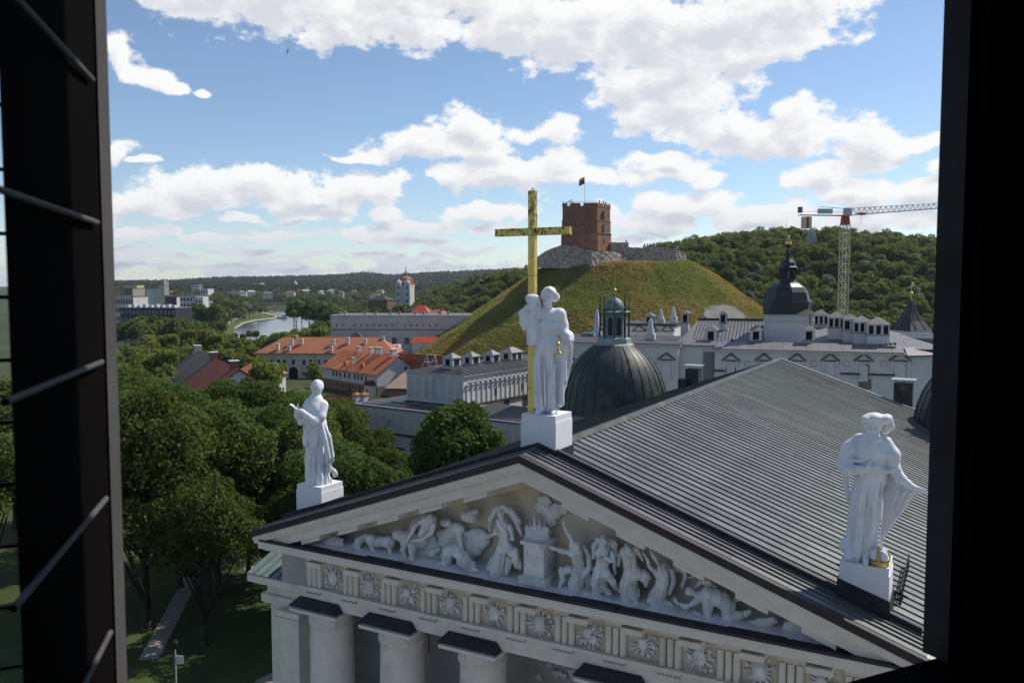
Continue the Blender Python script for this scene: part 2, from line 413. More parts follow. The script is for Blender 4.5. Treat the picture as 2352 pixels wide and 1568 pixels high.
# ---- smooth solids: signed distances of limbs and masses blended together, meshed by surface nets
class Solid:
    def __init__(s, lo, hi, h):
        s.lo = np.array(lo, float); s.h = h
        s.n = np.ceil((np.array(hi) - s.lo) / h).astype(int) + 1
        s.ax = [s.lo[i] + h * np.arange(s.n[i]) for i in range(3)]
        s.d = np.full(s.n, 9.0, dtype=np.float32)
    def _sl(s, lo, hi, m):
        a = np.clip(np.floor((np.array(lo) - m - s.lo) / s.h).astype(int), 0, s.n - 1)
        b = np.clip(np.ceil((np.array(hi) + m - s.lo) / s.h).astype(int) + 1, 1, s.n)
        if np.any(b <= a): return None, None
        sl = tuple(slice(a[i], b[i]) for i in range(3))
        g = np.meshgrid(s.ax[0][sl[0]], s.ax[1][sl[1]], s.ax[2][sl[2]], indexing='ij', sparse=True)
        return sl, g
    def _merge(s, sl, d, k, neg=False):
        c = s.d[sl]
        if neg:
            d = -d
            hh = np.clip(.5 - .5 * (c - d) / k, 0, 1)
            s.d[sl] = c + (d - c) * hh + k * hh * (1 - hh)
        else:
            hh = np.clip(.5 + .5 * (c - d) / k, 0, 1)
            s.d[sl] = c + (d - c) * hh - k * hh * (1 - hh)
    def cone(s, a, b, ra, rb=None, k=.08, neg=False):
        rb = ra if rb is None else rb
        a = np.array(a, float); b = np.array(b, float)
        m = max(ra, rb) + 2 * k + 2 * s.h
        sl, g = s._sl(np.minimum(a, b), np.maximum(a, b), m)
        if sl is None: return s
        ab = b - a; L2 = max(ab @ ab, 1e-9)
        t = np.clip(((g[0] - a[0]) * ab[0] + (g[1] - a[1]) * ab[1] + (g[2] - a[2]) * ab[2]) / L2, 0, 1)
        d = np.sqrt((g[0] - a[0] - t * ab[0]) ** 2 + (g[1] - a[1] - t * ab[1]) ** 2 + (g[2] - a[2] - t * ab[2]) ** 2) - (ra + t * (rb - ra))
        s._merge(sl, d, k, neg); return s
    def path(s, pts, rs, k=.08):
        rs = list(rs) if hasattr(rs, '__len__') else [rs] * len(pts)
        for i in range(len(pts) - 1): s.cone(pts[i], pts[i + 1], rs[i], rs[i + 1], k)
        return s
    def ell(s, c, r, k=.08, neg=False, rot=0.0):
        c = np.array(c, float); r = np.array(r, float)
        m = 2 * k + 2 * s.h; e = np.array([max(r[0], r[2]) if rot else r[0], r[1], max(r[0], r[2]) if rot else r[2]])
        sl, g = s._sl(c - e, c + e, m)
        if sl is None: return s
        x = g[0] - c[0]; y = g[1] - c[1]; z = g[2] - c[2]
        if rot: x, z = x * math.cos(rot) + z * math.sin(rot), -x * math.sin(rot) + z * math.cos(rot)
        k0 = np.sqrt((x / r[0]) ** 2 + (y / r[1]) ** 2 + (z / r[2]) ** 2)
        k1 = np.sqrt((x / r[0] ** 2) ** 2 + (y / r[1] ** 2) ** 2 + (z / r[2] ** 2) ** 2) + 1e-6
        s._merge(sl, k0 * (k0 - 1) / k1, k, neg); return s
    def sheet(s, pts, th, k=.06):
        """triangulated cloth: list of triangles' corner points, thickness th"""
        a, b, c = [np.array(p, float) for p in pts]
        sl, g = s._sl(np.minimum(np.minimum(a, b), c), np.maximum(np.maximum(a, b), c), th + 2 * k + 2 * s.h)
        if sl is None: return s
        P = np.stack(np.broadcast_arrays(g[0], g[1], g[2]), -1)
        ba, cb, ac = b - a, c - b, a - c
        nor = np.cross(ba, ac)
        pa, pb, pc = P - a, P - b, P - c
        s1 = np.sign((pa @ np.cross(ba, nor))) + np.sign((pb @ np.cross(cb, nor))) + np.sign((pc @ np.cross(ac, nor)))
        def seg(e, p):
            t = np.clip((p @ e) / (e @ e), 0, 1)[..., None]
            return ((e * t - p) ** 2).sum(-1)
        de = np.minimum(np.minimum(seg(ba, pa), seg(cb, pb)), seg(ac, pc))
        dp = (pa @ nor) ** 2 / (nor @ nor)
        d = np.sqrt(np.where(s1 < 2, de, dp)) - th
        s._merge(sl, d, k); return s
    def warp(s, fn):
        g = np.meshgrid(*s.ax, indexing='ij', sparse=True)
        near = np.abs(s.d) < .35
        s.d = (s.d + np.where(near, fn(g[0], g[1], g[2]), 0)).astype(np.float32); return s
    def mesh(s, name, mat):
        d = s.d; ins = d < 0; n = s.n
        cnt = np.zeros(n - 1, int); pos = np.zeros((*(n - 1), 3)); ne = np.zeros(n - 1)
        for i in (0, 1):
            for j in (0, 1):
                for k in (0, 1):
                    cnt += ins[i:n[0] - 1 + i, j:n[1] - 1 + j, k:n[2] - 1 + k]
        act = (cnt > 0) & (cnt < 8)
        idx = np.full(n - 1, -1); A = np.argwhere(act); idx[act] = np.arange(len(A))
        P = np.zeros((len(A), 3)); W = np.zeros(len(A))
        cs = [(0, 0, 0), (1, 0, 0), (0, 1, 0), (1, 1, 0), (0, 0, 1), (1, 0, 1), (0, 1, 1), (1, 1, 1)]
        ed = [(0, 1), (2, 3), (4, 5), (6, 7), (0, 2), (1, 3), (4, 6), (5, 7), (0, 4), (1, 5), (2, 6), (3, 7)]
        for e0, e1 in ed:
            c0, c1 = np.array(cs[e0]), np.array(cs[e1])
            i0 = A + c0; i1 = A + c1
            v0 = d[i0[:, 0], i0[:, 1], i0[:, 2]]; v1 = d[i1[:, 0], i1[:, 1], i1[:, 2]]
            cr = (v0 < 0) != (v1 < 0)
            t = np.where(cr, v0 / np.where(np.abs(v0 - v1) < 1e-9, 1, v0 - v1), 0)
            P += np.where(cr[:, None], c0 + (c1 - c0) * t[:, None], 0); W += cr
        verts = s.lo + s.h * (A + P / np.maximum(W, 1)[:, None])
        faces = []
        for ax in range(3):
            o = [0, 0, 0]; o[ax] = 1
            a_ = ins[:n[0] - o[0], :n[1] - o[1], :n[2] - o[2]]; b_ = ins[o[0]:, o[1]:, o[2]:]
            E_ = np.argwhere(a_ != b_)
            u, v = [(1, 2), (2, 0), (0, 1)][ax]
            ok = (E_[:, u] > 0) & (E_[:, v] > 0) & (E_[:, u] < n[u] - 1) & (E_[:, v] < n[v] - 1)
            E_ = E_[ok]
            du = np.zeros(3, int); du[u] = 1; dv = np.zeros(3, int); dv[v] = 1
            q = [E_ - du - dv, E_ - dv, E_, E_ - du]
            Q = np.stack([idx[p[:, 0], p[:, 1], p[:, 2]] for p in q], 1)
            fl = ins[E_[:, 0], E_[:, 1], E_[:, 2]]
            Q = np.where(fl[:, None], Q, Q[:, ::-1])
            faces.append(Q)
        F = np.concatenate(faces); F = F[(F >= 0).all(1)]
        me = bpy.data.meshes.new(name)
        me.vertices.add(len(verts)); me.vertices.foreach_set('co', verts.astype(np.float32).ravel())
        me.loops.add(F.size); me.loops.foreach_set('vertex_index', F.ravel().astype(np.int32))
        me.polygons.add(len(F)); me.polygons.foreach_set('loop_start', np.arange(0, F.size, 4, dtype=np.int32))
        me.polygons.foreach_set('loop_total', np.full(len(F), 4, dtype=np.int32))
        me.polygons.foreach_set('use_smooth', np.ones(len(F), bool))
        me.materials.append(MATS[mat]); me.update(calc_edges=True); me.validate()
        return me
# ------------------------------------------------------------------ materials
surf('cream_stone', (.70, .655, .585), (.62, .58, .515), 1.4, .85, bump=.25, bscale=9, c3=(.50, .46, .40), scale3=.5, c3r=(.6, .8))
surf('tan_plaster', (.60, .53, .42), (.54, .475, .38), .9, .9, bump=.15, bscale=12)
surf('grey_plaster', (.40, .38, .36), (.34, .325, .31), .8, .9, bump=.15, bscale=10)
surf('relief_white', (.74, .745, .76), (.58, .58, .58), 2.2, .8, bump=.3, bscale=14, c3=(.42, .39, .35), scale3=1.3, c3r=(.56, .72))
surf('statue_white', (.76, .77, .80), (.56, .57, .59), 3.4, .62, bump=.08, bscale=22, stretch=(1, 1, .28), contrast=(.45, .75), c3=(.42, .41, .40), scale3=1.1, c3r=(.60, .78))
surf('pedestal_white', (.76, .77, .80), (.69, .70, .73), 1.2, .65, bump=.12, bscale=20)
surf('lead_black', (.018, .017, .022), (.035, .034, .04), 3, .6, bump=.2, bscale=12)
surf('brown_flashing', (.040, .030, .032), (.025, .02, .022), 2, .55)
surf('copper_dark', (.026, .031, .028), (.058, .074, .066), .9, .5, bump=.25, bscale=6, c3=(.20, .16, .13), scale3=.35, c3r=(.62, .8))
surf('copper_green', (.12, .17, .155), (.19, .25, .23), 1.3, .55, bump=.2, bscale=8)
surf('copper_pale', (.30, .34, .34), (.22, .26, .26), 1.6, .6)
surf('glass_dark', (.015, .018, .022), None, rough=.12, spec=.6)
surf('black_iron', (.012, .012, .013), None, rough=.6)
surf('dark_void', (.008, .008, .008), None, rough=.9)
surf('tower_shade', (.0035, .0032, .0032), (.005, .0045, .0045), 3, 1.0, spec=.02)  # shade inside the belfry put into a near-black base colour
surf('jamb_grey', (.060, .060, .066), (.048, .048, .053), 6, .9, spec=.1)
surf('edge_daylit', (.085, .085, .09), (.065, .065, .07), 5, .9, spec=.1)  # daylight on the shutter edge put into a paler grey
surf('jamb_dark', (.05, .05, .055), (.038, .038, .042), 5, .9, spec=.1)  # daylight on the right jamb, likewise put into the colour
surf('rod_grey', (.085, .085, .092), (.06, .06, .065), 9, .7)
surf('tower_plaster', (.55, .54, .50), (.48, .47, .44), .8, .9)
surf('gold', (.78, .56, .16), (.62, .44, .13), 6, .38, metal=.85, spec=.5)

def gold_worn():
    m = surf('gold_worn', (.80, .60, .17), (.66, .49, .14), 5, .45, metal=.55, bump=.15, bscale=20)
    nt = m.node_tree; b = nt.nodes['Principled BSDF']
    src = b.inputs['Base Color'].links[0].from_socket
    tc = nt.nodes.new('ShaderNodeTexCoord'); mp = nt.nodes.new('ShaderNodeMapping'); mp.inputs['Scale'].default_value = (1, 1, .55)
    nt.links.new(tc.outputs['Object'], mp.inputs[0])
    nz = nt.nodes.new('ShaderNodeTexNoise'); nz.inputs['Scale'].default_value = 7; nz.inputs['Detail'].default_value = 8; nz.inputs['Roughness'].default_value = .75
    nt.links.new(mp.outputs[0], nz.inputs['Vector'])
    sp = nt.nodes.new('ShaderNodeSeparateXYZ'); nt.links.new(tc.outputs['Object'], sp.inputs[0])
    mz = nt.nodes.new('ShaderNodeMapRange'); mz.inputs[1].default_value = 6.6; mz.inputs[2].default_value = 7.4; mz.inputs[3].default_value = .0; mz.inputs[4].default_value = .12
    nt.links.new(sp.outputs['Z'], mz.inputs[0])
    ad = nt.nodes.new('ShaderNodeMath'); nt.links.new(nz.outputs['Fac'], ad.inputs[0]); nt.links.new(mz.outputs[0], ad.inputs[1])
    mr = nt.nodes.new('ShaderNodeMapRange'); mr.inputs[1].default_value = .60; mr.inputs[2].default_value = .66
    nt.links.new(ad.outputs[0], mr.inputs[0])
    mx = nt.nodes.new('ShaderNodeMix'); mx.data_type = 'RGBA'; mx.inputs[7].default_value = (.07, .05, .02, 1)
    nt.links.new(mr.outputs[0], mx.inputs[0]); nt.links.new(src, mx.inputs[6]); nt.links.new(mx.outputs[2], b.inputs['Base Color'])
gold_worn()

def roof_metal():
    """weathered sheet metal: grey-purple sheets high on the slope, greener patina low down and far back, each sheet a little different"""
    m = surf('roof_metal', (.150, .147, .160), (.108, .106, .117), .55, .42, metal=.25, bump=.06, bscale=3, spec=.4)
    nt = m.node_tree; b = nt.nodes['Principled BSDF']
    src = b.inputs['Base Color'].links[0].from_socket
    ge = nt.nodes.new('ShaderNodeNewGeometry'); sp = nt.nodes.new('ShaderNodeSeparateXYZ'); nt.links.new(ge.outputs['Position'], sp.inputs[0])
    nz = nt.nodes.new('ShaderNodeTexNoise'); nz.inputs['Scale'].default_value = .35; nz.inputs['Detail'].default_value = 6
    nt.links.new(ge.outputs['Position'], nz.inputs['Vector'])
    fx = nt.nodes.new('ShaderNodeMapRange'); fx.inputs[1].default_value = 8.9; fx.inputs[2].default_value = 9.15; nt.links.new(sp.outputs['X'], fx.inputs[0])
    fy = nt.nodes.new('ShaderNodeMath'); fy.operation = 'MULTIPLY_ADD'; fy.inputs[1].default_value = .022; nt.links.new(sp.outputs['Y'], fy.inputs[0]); nt.links.new(nz.outputs['Fac'], fy.inputs[2])
    fr = nt.nodes.new('ShaderNodeMapRange'); fr.inputs[1].default_value = .70; fr.inputs[2].default_value = 1.15; nt.links.new(fy.outputs[0], fr.inputs[0])
    mx1 = nt.nodes.new('ShaderNodeMath'); mx1.operation = 'MAXIMUM'; nt.links.new(fx.outputs[0], mx1.inputs[0]); nt.links.new(fr.outputs[0], mx1.inputs[1])
    cm = nt.nodes.new('ShaderNodeMix'); cm.data_type = 'RGBA'
    gm = nt.nodes.new('ShaderNodeMix'); gm.data_type = 'RGBA'; gm.inputs[6].default_value = (.098, .110, .104, 1); gm.inputs[7].default_value = (.165, .178, .168, 1)
    nt.links.new(nz.outputs['Fac'], gm.inputs[0])
    nt.links.new(mx1.outputs[0], cm.inputs[0]); nt.links.new(src, cm.inputs[6]); nt.links.new(gm.outputs[2], cm.inputs[7])
    oi = nt.nodes.new('ShaderNodeObjectInfo'); hs = nt.nodes.new('ShaderNodeHueSaturation')
    rr = nt.nodes.new('ShaderNodeMapRange'); rr.inputs[3].default_value = .88; rr.inputs[4].default_value = 1.12
    # each strip is made of shorter sheets lapped end to end
    o2 = nt.nodes.new('ShaderNodeMath'); o2.operation = 'MULTIPLY_ADD'; o2.inputs[1].default_value = 2.1; nt.links.new(oi.outputs['Random'], o2.inputs[0]); nt.links.new(sp.outputs['X'], o2.inputs[2])
    o3 = nt.nodes.new('ShaderNodeMath'); o3.operation = 'DIVIDE'; o3.inputs[1].default_value = 1.9; nt.links.new(o2.outputs[0], o3.inputs[0])
    o4 = nt.nodes.new('ShaderNodeMath'); o4.operation = 'FLOOR'; nt.links.new(o3.outputs[0], o4.inputs[0])
    cx = nt.nodes.new('ShaderNodeCombineXYZ'); nt.links.new(o4.outputs[0], cx.inputs[0]); nt.links.new(oi.outputs['Random'], cx.inputs[1])
    wn = nt.nodes.new('ShaderNodeTexWhiteNoise'); wn.noise_dimensions = '2D'; nt.links.new(cx.outputs[0], wn.inputs['Vector'])
    fr2 = nt.nodes.new('ShaderNodeMath'); fr2.operation = 'FRACT'; nt.links.new(o3.outputs[0], fr2.inputs[0])
    lap = nt.nodes.new('ShaderNodeMapRange'); lap.inputs[1].default_value = 0.0; lap.inputs[2].default_value = .025; lap.inputs[3].default_value = .55; lap.inputs[4].default_value = 1.0; nt.links.new(fr2.outputs[0], lap.inputs[0])
    av = nt.nodes.new('ShaderNodeMapRange'); av.inputs[3].default_value = .80; av.inputs[4].default_value = 1.2; nt.links.new(wn.outputs['Value'], av.inputs[0])
    ml = nt.nodes.new('ShaderNodeMath'); ml.operation = 'MULTIPLY'; nt.links.new(av.outputs[0], ml.inputs[0]); nt.links.new(lap.outputs[0], ml.inputs[1])
    m2 = nt.nodes.new('ShaderNodeMath'); m2.operation = 'MULTIPLY'; nt.links.new(ml.outputs[0], m2.inputs[0]); nt.links.new(rr.outputs[0], m2.inputs[1])
    nt.links.new(oi.outputs['Random'], rr.inputs[0]); nt.links.new(m2.outputs[0], hs.inputs['Value']); nt.links.new(cm.outputs[2], hs.inputs['Color'])
    nt.links.new(hs.outputs[0], b.inputs['Base Color'])
roof_metal()

# ------------------------------------------------------------------ the bell tower the view is taken from
def bell_tower():
    a = R(25)
    A = np.array([-.764, 1.6])
    et = np.array([math.cos(a), math.sin(a)]); en = np.array([-math.sin(a), math.cos(a)])
    o2 = CAM[:2] + RT[:2] * A[0] + FH[:2] * A[1]
    rz = YAW + a
    t = thing('bell_tower', 'dark belfry opening of the bell tower framing the whole view', 'tower', (o2[0], o2[1], 0), rz)
    zc = CAM[2]; zs = zc - 1.17; zt = zc + 3.2
    w = lambda *b: MB().box(*b).build('wall', 'tower_shade', t)
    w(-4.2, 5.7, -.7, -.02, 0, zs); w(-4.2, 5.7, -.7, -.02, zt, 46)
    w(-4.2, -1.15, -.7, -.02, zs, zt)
    MB().prism([(2.34, -.10), (2.85, -.7), (5.7, -.7), (5.7, -.02), (2.34, -.02)], zs, zt).build('wall', 'tower_shade', t)
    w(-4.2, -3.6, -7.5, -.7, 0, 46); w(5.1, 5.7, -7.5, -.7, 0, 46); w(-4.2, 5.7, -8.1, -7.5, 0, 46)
    MB().box(-3.6, 5.1, -7.5, -.7, zc - 1.75, zc - 1.6).build('floor', 'tower_shade', t)
    MB().box(-3.6, 5.1, -7.5, -.7, zc + 5, zc + 5.2).build('ceiling', 'tower_shade', t)
    MB().add([(-4.6, .4, 46), (6.1, .4, 46), (6.1, -8.5, 46), (-4.6, -8.5, 46), (.75, -4, 54)], [(0, 1, 4), (1, 2, 4), (2, 3, 4), (3, 0, 4), (3, 2, 1, 0)]).build('roof', 'lead_black', t)
    MB().box(2.31, 2.37, -.06, .03, zs, zt).build('window_jamb', 'jamb_dark', t)
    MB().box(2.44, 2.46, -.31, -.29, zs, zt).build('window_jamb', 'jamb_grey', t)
    # a shutter leaf standing open at the left, with thin rods across it
    def loc(l, d):
        p = np.array([l, d]) - A
        return (p @ et, p @ en)
    I, B_ = loc(-.640, 1.06), loc(-.900, 1.53)
    J = loc(-.7595, 1.545); K = loc(-.764, 1.60)
    sh = MB().prism([I, J, K, B_], zs, zt).build('shutter', 'tower_shade', t)
    MB().prism([loc(-.757, 1.552), loc(-.762, 1.604), loc(-.795, 1.60), loc(-.785, 1.54)], zs, zt).build('shutter_edge', 'edge_daylit', sh)
    for k in range(-3, 6):
        z = zc - .012 + (0.125 + .25 * k)
        p0 = loc(-.60, .98); p1 = loc(-.741, 1.50)
        MB().tube((*p0, z), (*p1, z), .005, n=8).build('rod', 'rod_grey', sh)
    for k in range(38):
        z = zs + .03 + .112 * k
        MB().tube((-1.15, -.05, z), (-.16, -.05, z), .004, n=6).build('grille_bar', 'black_iron', t)
    for x in (-.30, -.62, -.94): MB().tube((x, -.045, zs), (x, -.045, zt), .006, n=6).build('grille_bar', 'black_iron', t)
bell_tower()

# ------------------------------------------------------------------ cathedral
CATH = thing('cathedral', 'neoclassical white cathedral with columned portico, sculpted pediment and ribbed metal roof', 'church')
SL = .35
def zp(x): return 24.42 - SL * abs(x)      # pediment roof
def zm(x): return 24.25 - SL * abs(x)      # main roof
def cath_shell():
    t = CATH
    MB().ext([(-12.95, 18.9), (12.95, 18.9), (0, 23.5)], 'y', 1.6, 2.0).build('tympanum', 'tan_plaster', t)
    MB().ext([(-.2, 18.58), (-.2, 18.97), (1.6, 19.02), (1.6, 17.86), (1.38, 17.86), (1.3, 18.1), (.25, 18.34), (.2, 18.5), (-.1, 18.52)], 'x', -14.05, 14.05).build('cornice', 'cream_stone', t)
    MB().ext([(.25, 19.03), (1.6, 19.22), (1.6, 19.0), (.25, 18.99)], 'x', -12.6, 12.6).build('pediment_floor', 'relief_white', t)
    xs = np.linspace(-13.95, 13.95, 15)
    rnd = random.Random(4)
    for i in range(14):
        b = rnd.uniform(.16, .36); z0 = 18.975
        MB().box(xs[i] + .01, xs[i + 1] - .01, -.25, b, z0 - .05, z0 + .055 + rnd.uniform(0, .015)).build('flashing_sheet', 'lead_black', t)
    for s in (-1, 1):
        def bar(name, mat, y0, y1, a, b, x0=0.0, x1=14.25):
            q = lambda x, y, dz: (s * x, y, 24.1 - SL * x + dz)
            m = MB().hexa([q(x0, y0, a), q(x1, y0, a), q(x1, y1, a), q(x0, y1, a)], [q(x0, y0, b), q(x1, y0, b), q(x1, y1, b), q(x0, y1, b)])
            return m.build(name, mat, t)
        bar('raking_cornice', 'cream_stone', -.32, 1.9, -.20, .0)
        bar('raking_cornice', 'cream_stone', -.24, 1.9, -.34, -.202)
        bar('raking_cornice', 'cream_stone', -.06, 1.9, -.80, -.342, x1=13.75)
        bar('raking_cornice', 'tan_plaster', .95, 1.6, -1.12, -.802, x1=12.8)
        bar('gutter_edge', 'brown_flashing', -.38, -.1, .002, .30, x1=14.3)
        for k in range(1, 6):
            xc = 2.2 * k
            bar('mutule', 'cream_stone', .02, .94, -1.02, -.803, xc - .55, xc + .55)
        ys = [-.1, .28, .64, 1.0, 1.3]
        for j in range(4):
            q = lambda x, y, dz: (s * x, y, zp(x) + dz)
            m = MB().hexa([q(0, ys[j], -.1), q(14.2, ys[j], -.1), q(14.2, ys[j + 1], -.1), q(0, ys[j + 1], -.1)],
                          [q(0, ys[j], 0), q(14.2, ys[j], 0), q(14.2, ys[j + 1], 0), q(0, ys[j + 1], 0)])
            y = ys[j + 1] - .05
            m.hexa([q(0, y, -.02), q(14.2, y, -.02), q(14.2, y + .045, -.02), q(0, y + .045, -.02)],
                   [q(0, y, .07), q(14.2, y, .07), q(14.2, y + .045, .07), q(0, y + .045, .07)])
            m.build('roof_sheet', 'roof_metal', t)
        q = lambda x, y, dz: (s * x, y, zp(x) + dz)
        MB().hexa([q(0, 1.3, -.2), q(14.0, 1.3, -.2), q(14.0, 1.5, -.2), q(0, 1.5, -.2)], [q(0, 1.3, .27), q(14.0, 1.3, .27), q(14.0, 1.5, .27), q(0, 1.5, .27)]).build('roof_kerb', 'lead_black', t)
    # main roof sheets, south slope: one object each; the north slope seen only edge-on
    m = MB(); wd = .62
    q = lambda x, y, dz: (x, y, -SL * x + dz)
    m.hexa([q(0, 0, -.08), q(14.7, 0, -.08), q(14.7, wd, -.08), q(0, wd, -.08)], [q(0, 0, 0), q(14.7, 0, 0), q(14.7, wd, 0), q(0, wd, 0)])
    m.hexa([q(0, 0, -.02), q(14.7, 0, -.02), q(14.7, .035, -.02), q(0, .035, -.02)], [q(0, 0, .06), q(14.7, 0, .06), q(14.7, .035, .06), q(0, .035, .06)])
    o0 = m.build('roof_sheet', 'roof_metal', t)
    for i in range(78):
        o = o0 if i == 0 else o0.copy()
        if i: COL.objects.link(o)
        o.location = (0, 1.5 + wd * i, 24.25)
    m = MB()
    m.add([(0, 1.5, 24.25), (0, 50, 24.25), (-14.7, 50, zm(14.7)), (-14.7, 1.5, zm(14.7))], [(0, 1, 2, 3)])
    for i in range(70):
        y = 1.8 + .69 * i
        m.hexa([(0, y, 24.2), (-14.7, y, zm(14.7) - .05), (-14.7, y + .05, zm(14.7) - .05), (0, y + .05, 24.2)], [(0, y, 24.34), (-14.7, y, zm(14.7) + .09), (-14.7, y + .05, zm(14.7) + .09), (0, y + .05, 24.34)])
    m.build('roof_slope', 'copper_dark', t)
    MB().hexa([(-.22, 2.8, 24.2), (.22, 2.8, 24.2), (.22, 50.1, 24.2), (-.22, 50.1, 24.2)], [(-.06, 2.8, 24.4), (.06, 2.8, 24.4), (.06, 50.1, 24.4), (-.06, 50.1, 24.4)]).build('ridge_cap', 'copper_dark', t)
    for k in range(22):   # verge boards along the far end
        x0 = .65 * k; x1 = x0 + .62
        MB().hexa([(x0, 49.9, zm(x0) - .3), (x1, 49.9, zm(x1) - .3), (x1, 50.2, zm(x1) - .3), (x0, 50.2, zm(x0) - .3)],
                  [(x0, 49.9, zm(x0) + .12), (x1, 49.9, zm(x1) + .12), (x1, 50.2, zm(x1) + .12), (x0, 50.2, zm(x0) + .12)]).build('verge_sheet', 'copper_pale', t)
    MB().ext([(-13.2, 0), (13.2, 0), (13.2, zm(13.2) - .12), (0, 24.05), (-13.2, zm(13.2) - .12)], 'y', 5.9, 49.85).build('wall', 'grey_plaster', t)
    MB().box(-17.0, -13.22, 3.5, 48, 0, 14.3).build('wall', 'cream_stone', t)
    MB().box(13.22, 17.0, 3.5, 48, 0, 14.3).build('wall', 'cream_stone', t)
    MB().box(-15.0, -12.9, 2.3, 5.88, 16.0, 18.5).build('attic', 'grey_plaster', t)
    for s in (-1, 1):
        MB().box(min(s * 17.3, s * 12.9), max(s * 17.3, s * 12.9), 3.1, 48, 14.32, 14.75).build('architrave', 'cream_stone', t)
        MB().box(min(s * 17.05, s * 12.9), max(s * 17.05, s * 12.9), 3.3, 48, 14.752, 15.55).build('frieze', 'cream_stone', t)
        MB().box(min(s * 17.6, s * 13.3), max(s * 17.6, s * 13.3), 2.45, 48, 15.552, 15.95).build('cornice', 'cream_stone', t)
        for i in range(8):
            xa = 13.35 + .53 * i; xb = xa + .51
            m = MB().hexa([(s * xa, 2.4, 15.953), (s * xb, 2.4, 15.953), (s * xb, 4.6, 16.75), (s * xa, 4.6, 16.75)], [(s * xa, 2.4, 16.01), (s * xb, 2.4, 16.01), (s * xb, 4.6, 16.81), (s * xa, 4.6, 16.81)])
            m.box(min(s * xa, s * xa + .04), max(s * xa, s * xa + .04), 2.4, 2.42, 15.96, 16.08)
            m.hexa([(s * xa, 2.4, 16.0), (s * (xa + .05), 2.4, 16.0), (s * (xa + .05), 4.6, 16.8), (s * xa, 4.6, 16.8)], [(s * xa, 2.4, 16.09), (s * (xa + .05), 2.4, 16.09), (s * (xa + .05), 4.6, 16.89), (s * xa, 4.6, 16.89)])
            m.build('roof_sheet', 'copper_green', t)
        x = s * 15.0
        MB().box(x - .62, x + .62, 2.75, 3.5, 0, 13.4).build('pilaster', 'cream_stone', t)
        MB().box(x - .72, x + .72, 2.65, 3.5, 13.402, 13.75).build('pilaster_capital', 'cream_stone', t)
        MB().box(x - .85, x + .85, 2.5, 3.5, 13.752, 14.0).build('pilaster_capital', 'cream_stone', t)
        MB().box(x - .78, x + .78, 2.6, 3.5, 14.002, 14.315).build('pilaster_capital', 'cream_stone', t)
    # portico
    MB().box(-12.75, 12.75, 1.62, 2.9, 16.52, 17.855).build('frieze', 'tan_plaster', t)
    MB().box(-12.8, 12.8, 1.4, 3.1, 15.62, 16.4).build('architrave', 'cream_stone', t)
    MB().box(-12.95, 12.95, 1.27, 2.9, 16.402, 16.52).build('taenia', 'cream_stone', t)
    MB().box(-12.8, 12.8, 3.1, 5.9, 15.7, 15.9).build('portico_ceiling', 'grey_plaster', t)
    MB().box(-13.2, 13.2, 5.5, 5.898, 0, 15.69).build('wall', 'grey_plaster', t)
    for k in range(12):
        xc = -12.1 + 2.2 * k
        w = .46
        m = MB().box(xc - w, xc + w, 1.5, 1.62, 17.62, 17.855)
        for j in (-1, 0, 1):
            m.prism([(xc + j * .3 - .13, 1.62), (xc + j * .3 - .13, 1.5), (xc + j * .3 - .08, 1.42), (xc + j * .3 + .08, 1.42), (xc + j * .3 + .13, 1.5), (xc + j * .3 + .13, 1.62)], 16.525, 17.62)
        tr = m.build('triglyph', 'cream_stone', t)
        MB().box(xc - w, xc + w, 1.3, 1.4, 16.31, 16.398).build('regula', 'cream_stone', tr)
        m = MB()
        for j in range(6): m.lathe([(.055, 0), (.035, .1)], 6, (xc - .4 + .16 * j, 1.345, 16.21))
        m.build('guttae', 'grey_plaster', tr)
        if k < 11: MB().box(xc + .68, xc + 1.52, .2, 1.28, 18.0, 18.22).build('mutule', 'cream_stone', t)
        if k < 11: metope(xc + 1.1, k)
    for x in (-11.75, -7.55, -3.2, 3.2, 7.55, 11.75): column(x)
    # back wall of the portico: carved panels high up, pedimented niches below
    rnd = random.Random(8)
    for xc in (-9.6, -5.3, -1.2, 1.2, 5.3, 9.6):
        p = MB().box(xc - 1.35, xc + 1.35, 5.38, 5.5, 12.6, 15.2).build('relief_panel', 'grey_plaster', t)
        m = MB()
        for q in range(26):
            c = Vector((xc + rnd.uniform(-1.1, 1.1), 5.32, rnd.uniform(12.8, 15.0)))
            d = Vector((rnd.uniform(-.5, .5), rnd.uniform(-.1, .05), rnd.uniform(-.5, .5)))
            m.tube(c, c + d, rnd.uniform(.08, .17), rnd.uniform(.05, .12), 7)
        m.build('carving', 'relief_white', p)
    for xc in (-9.6, -5.3, 5.3, 9.6):
        n = MB().box(xc - 1.3, xc + 1.3, 5.1, 5.5, 7.9, 8.2).build('niche_pediment', 'cream_stone', t)
        for s in (-1, 1):
            MB().hexa([(xc, 5.0, 9.5), (xc + s * 1.55, 5.0, 8.3), (xc + s * 1.55, 5.5, 8.3), (xc, 5.5, 9.5)], [(xc, 5.0, 9.7), (xc + s * 1.55, 5.0, 8.5), (xc + s * 1.55, 5.5, 8.5), (xc, 5.5, 9.7)]).build('niche_roof', 'lead_black', n)
        MB().arch(xc, 1.7, 3.0, 6.8, 5.45, 5.52).build('niche', 'grey_plaster', n)
    for i in range(6):
        MB().box(-14.5 - .35 * i, 14.5 + .35 * i, .6 - .35 * i, 3.4 + i * .001, 1.0 - .17 * (i + 1), 1.0 - .17 * i).build('step', 'grey_plaster', t)
    MB().box(-14.4, 14.4, .7, 5.5, .8, 1.02).build('portico_floor', 'grey_plaster', t)

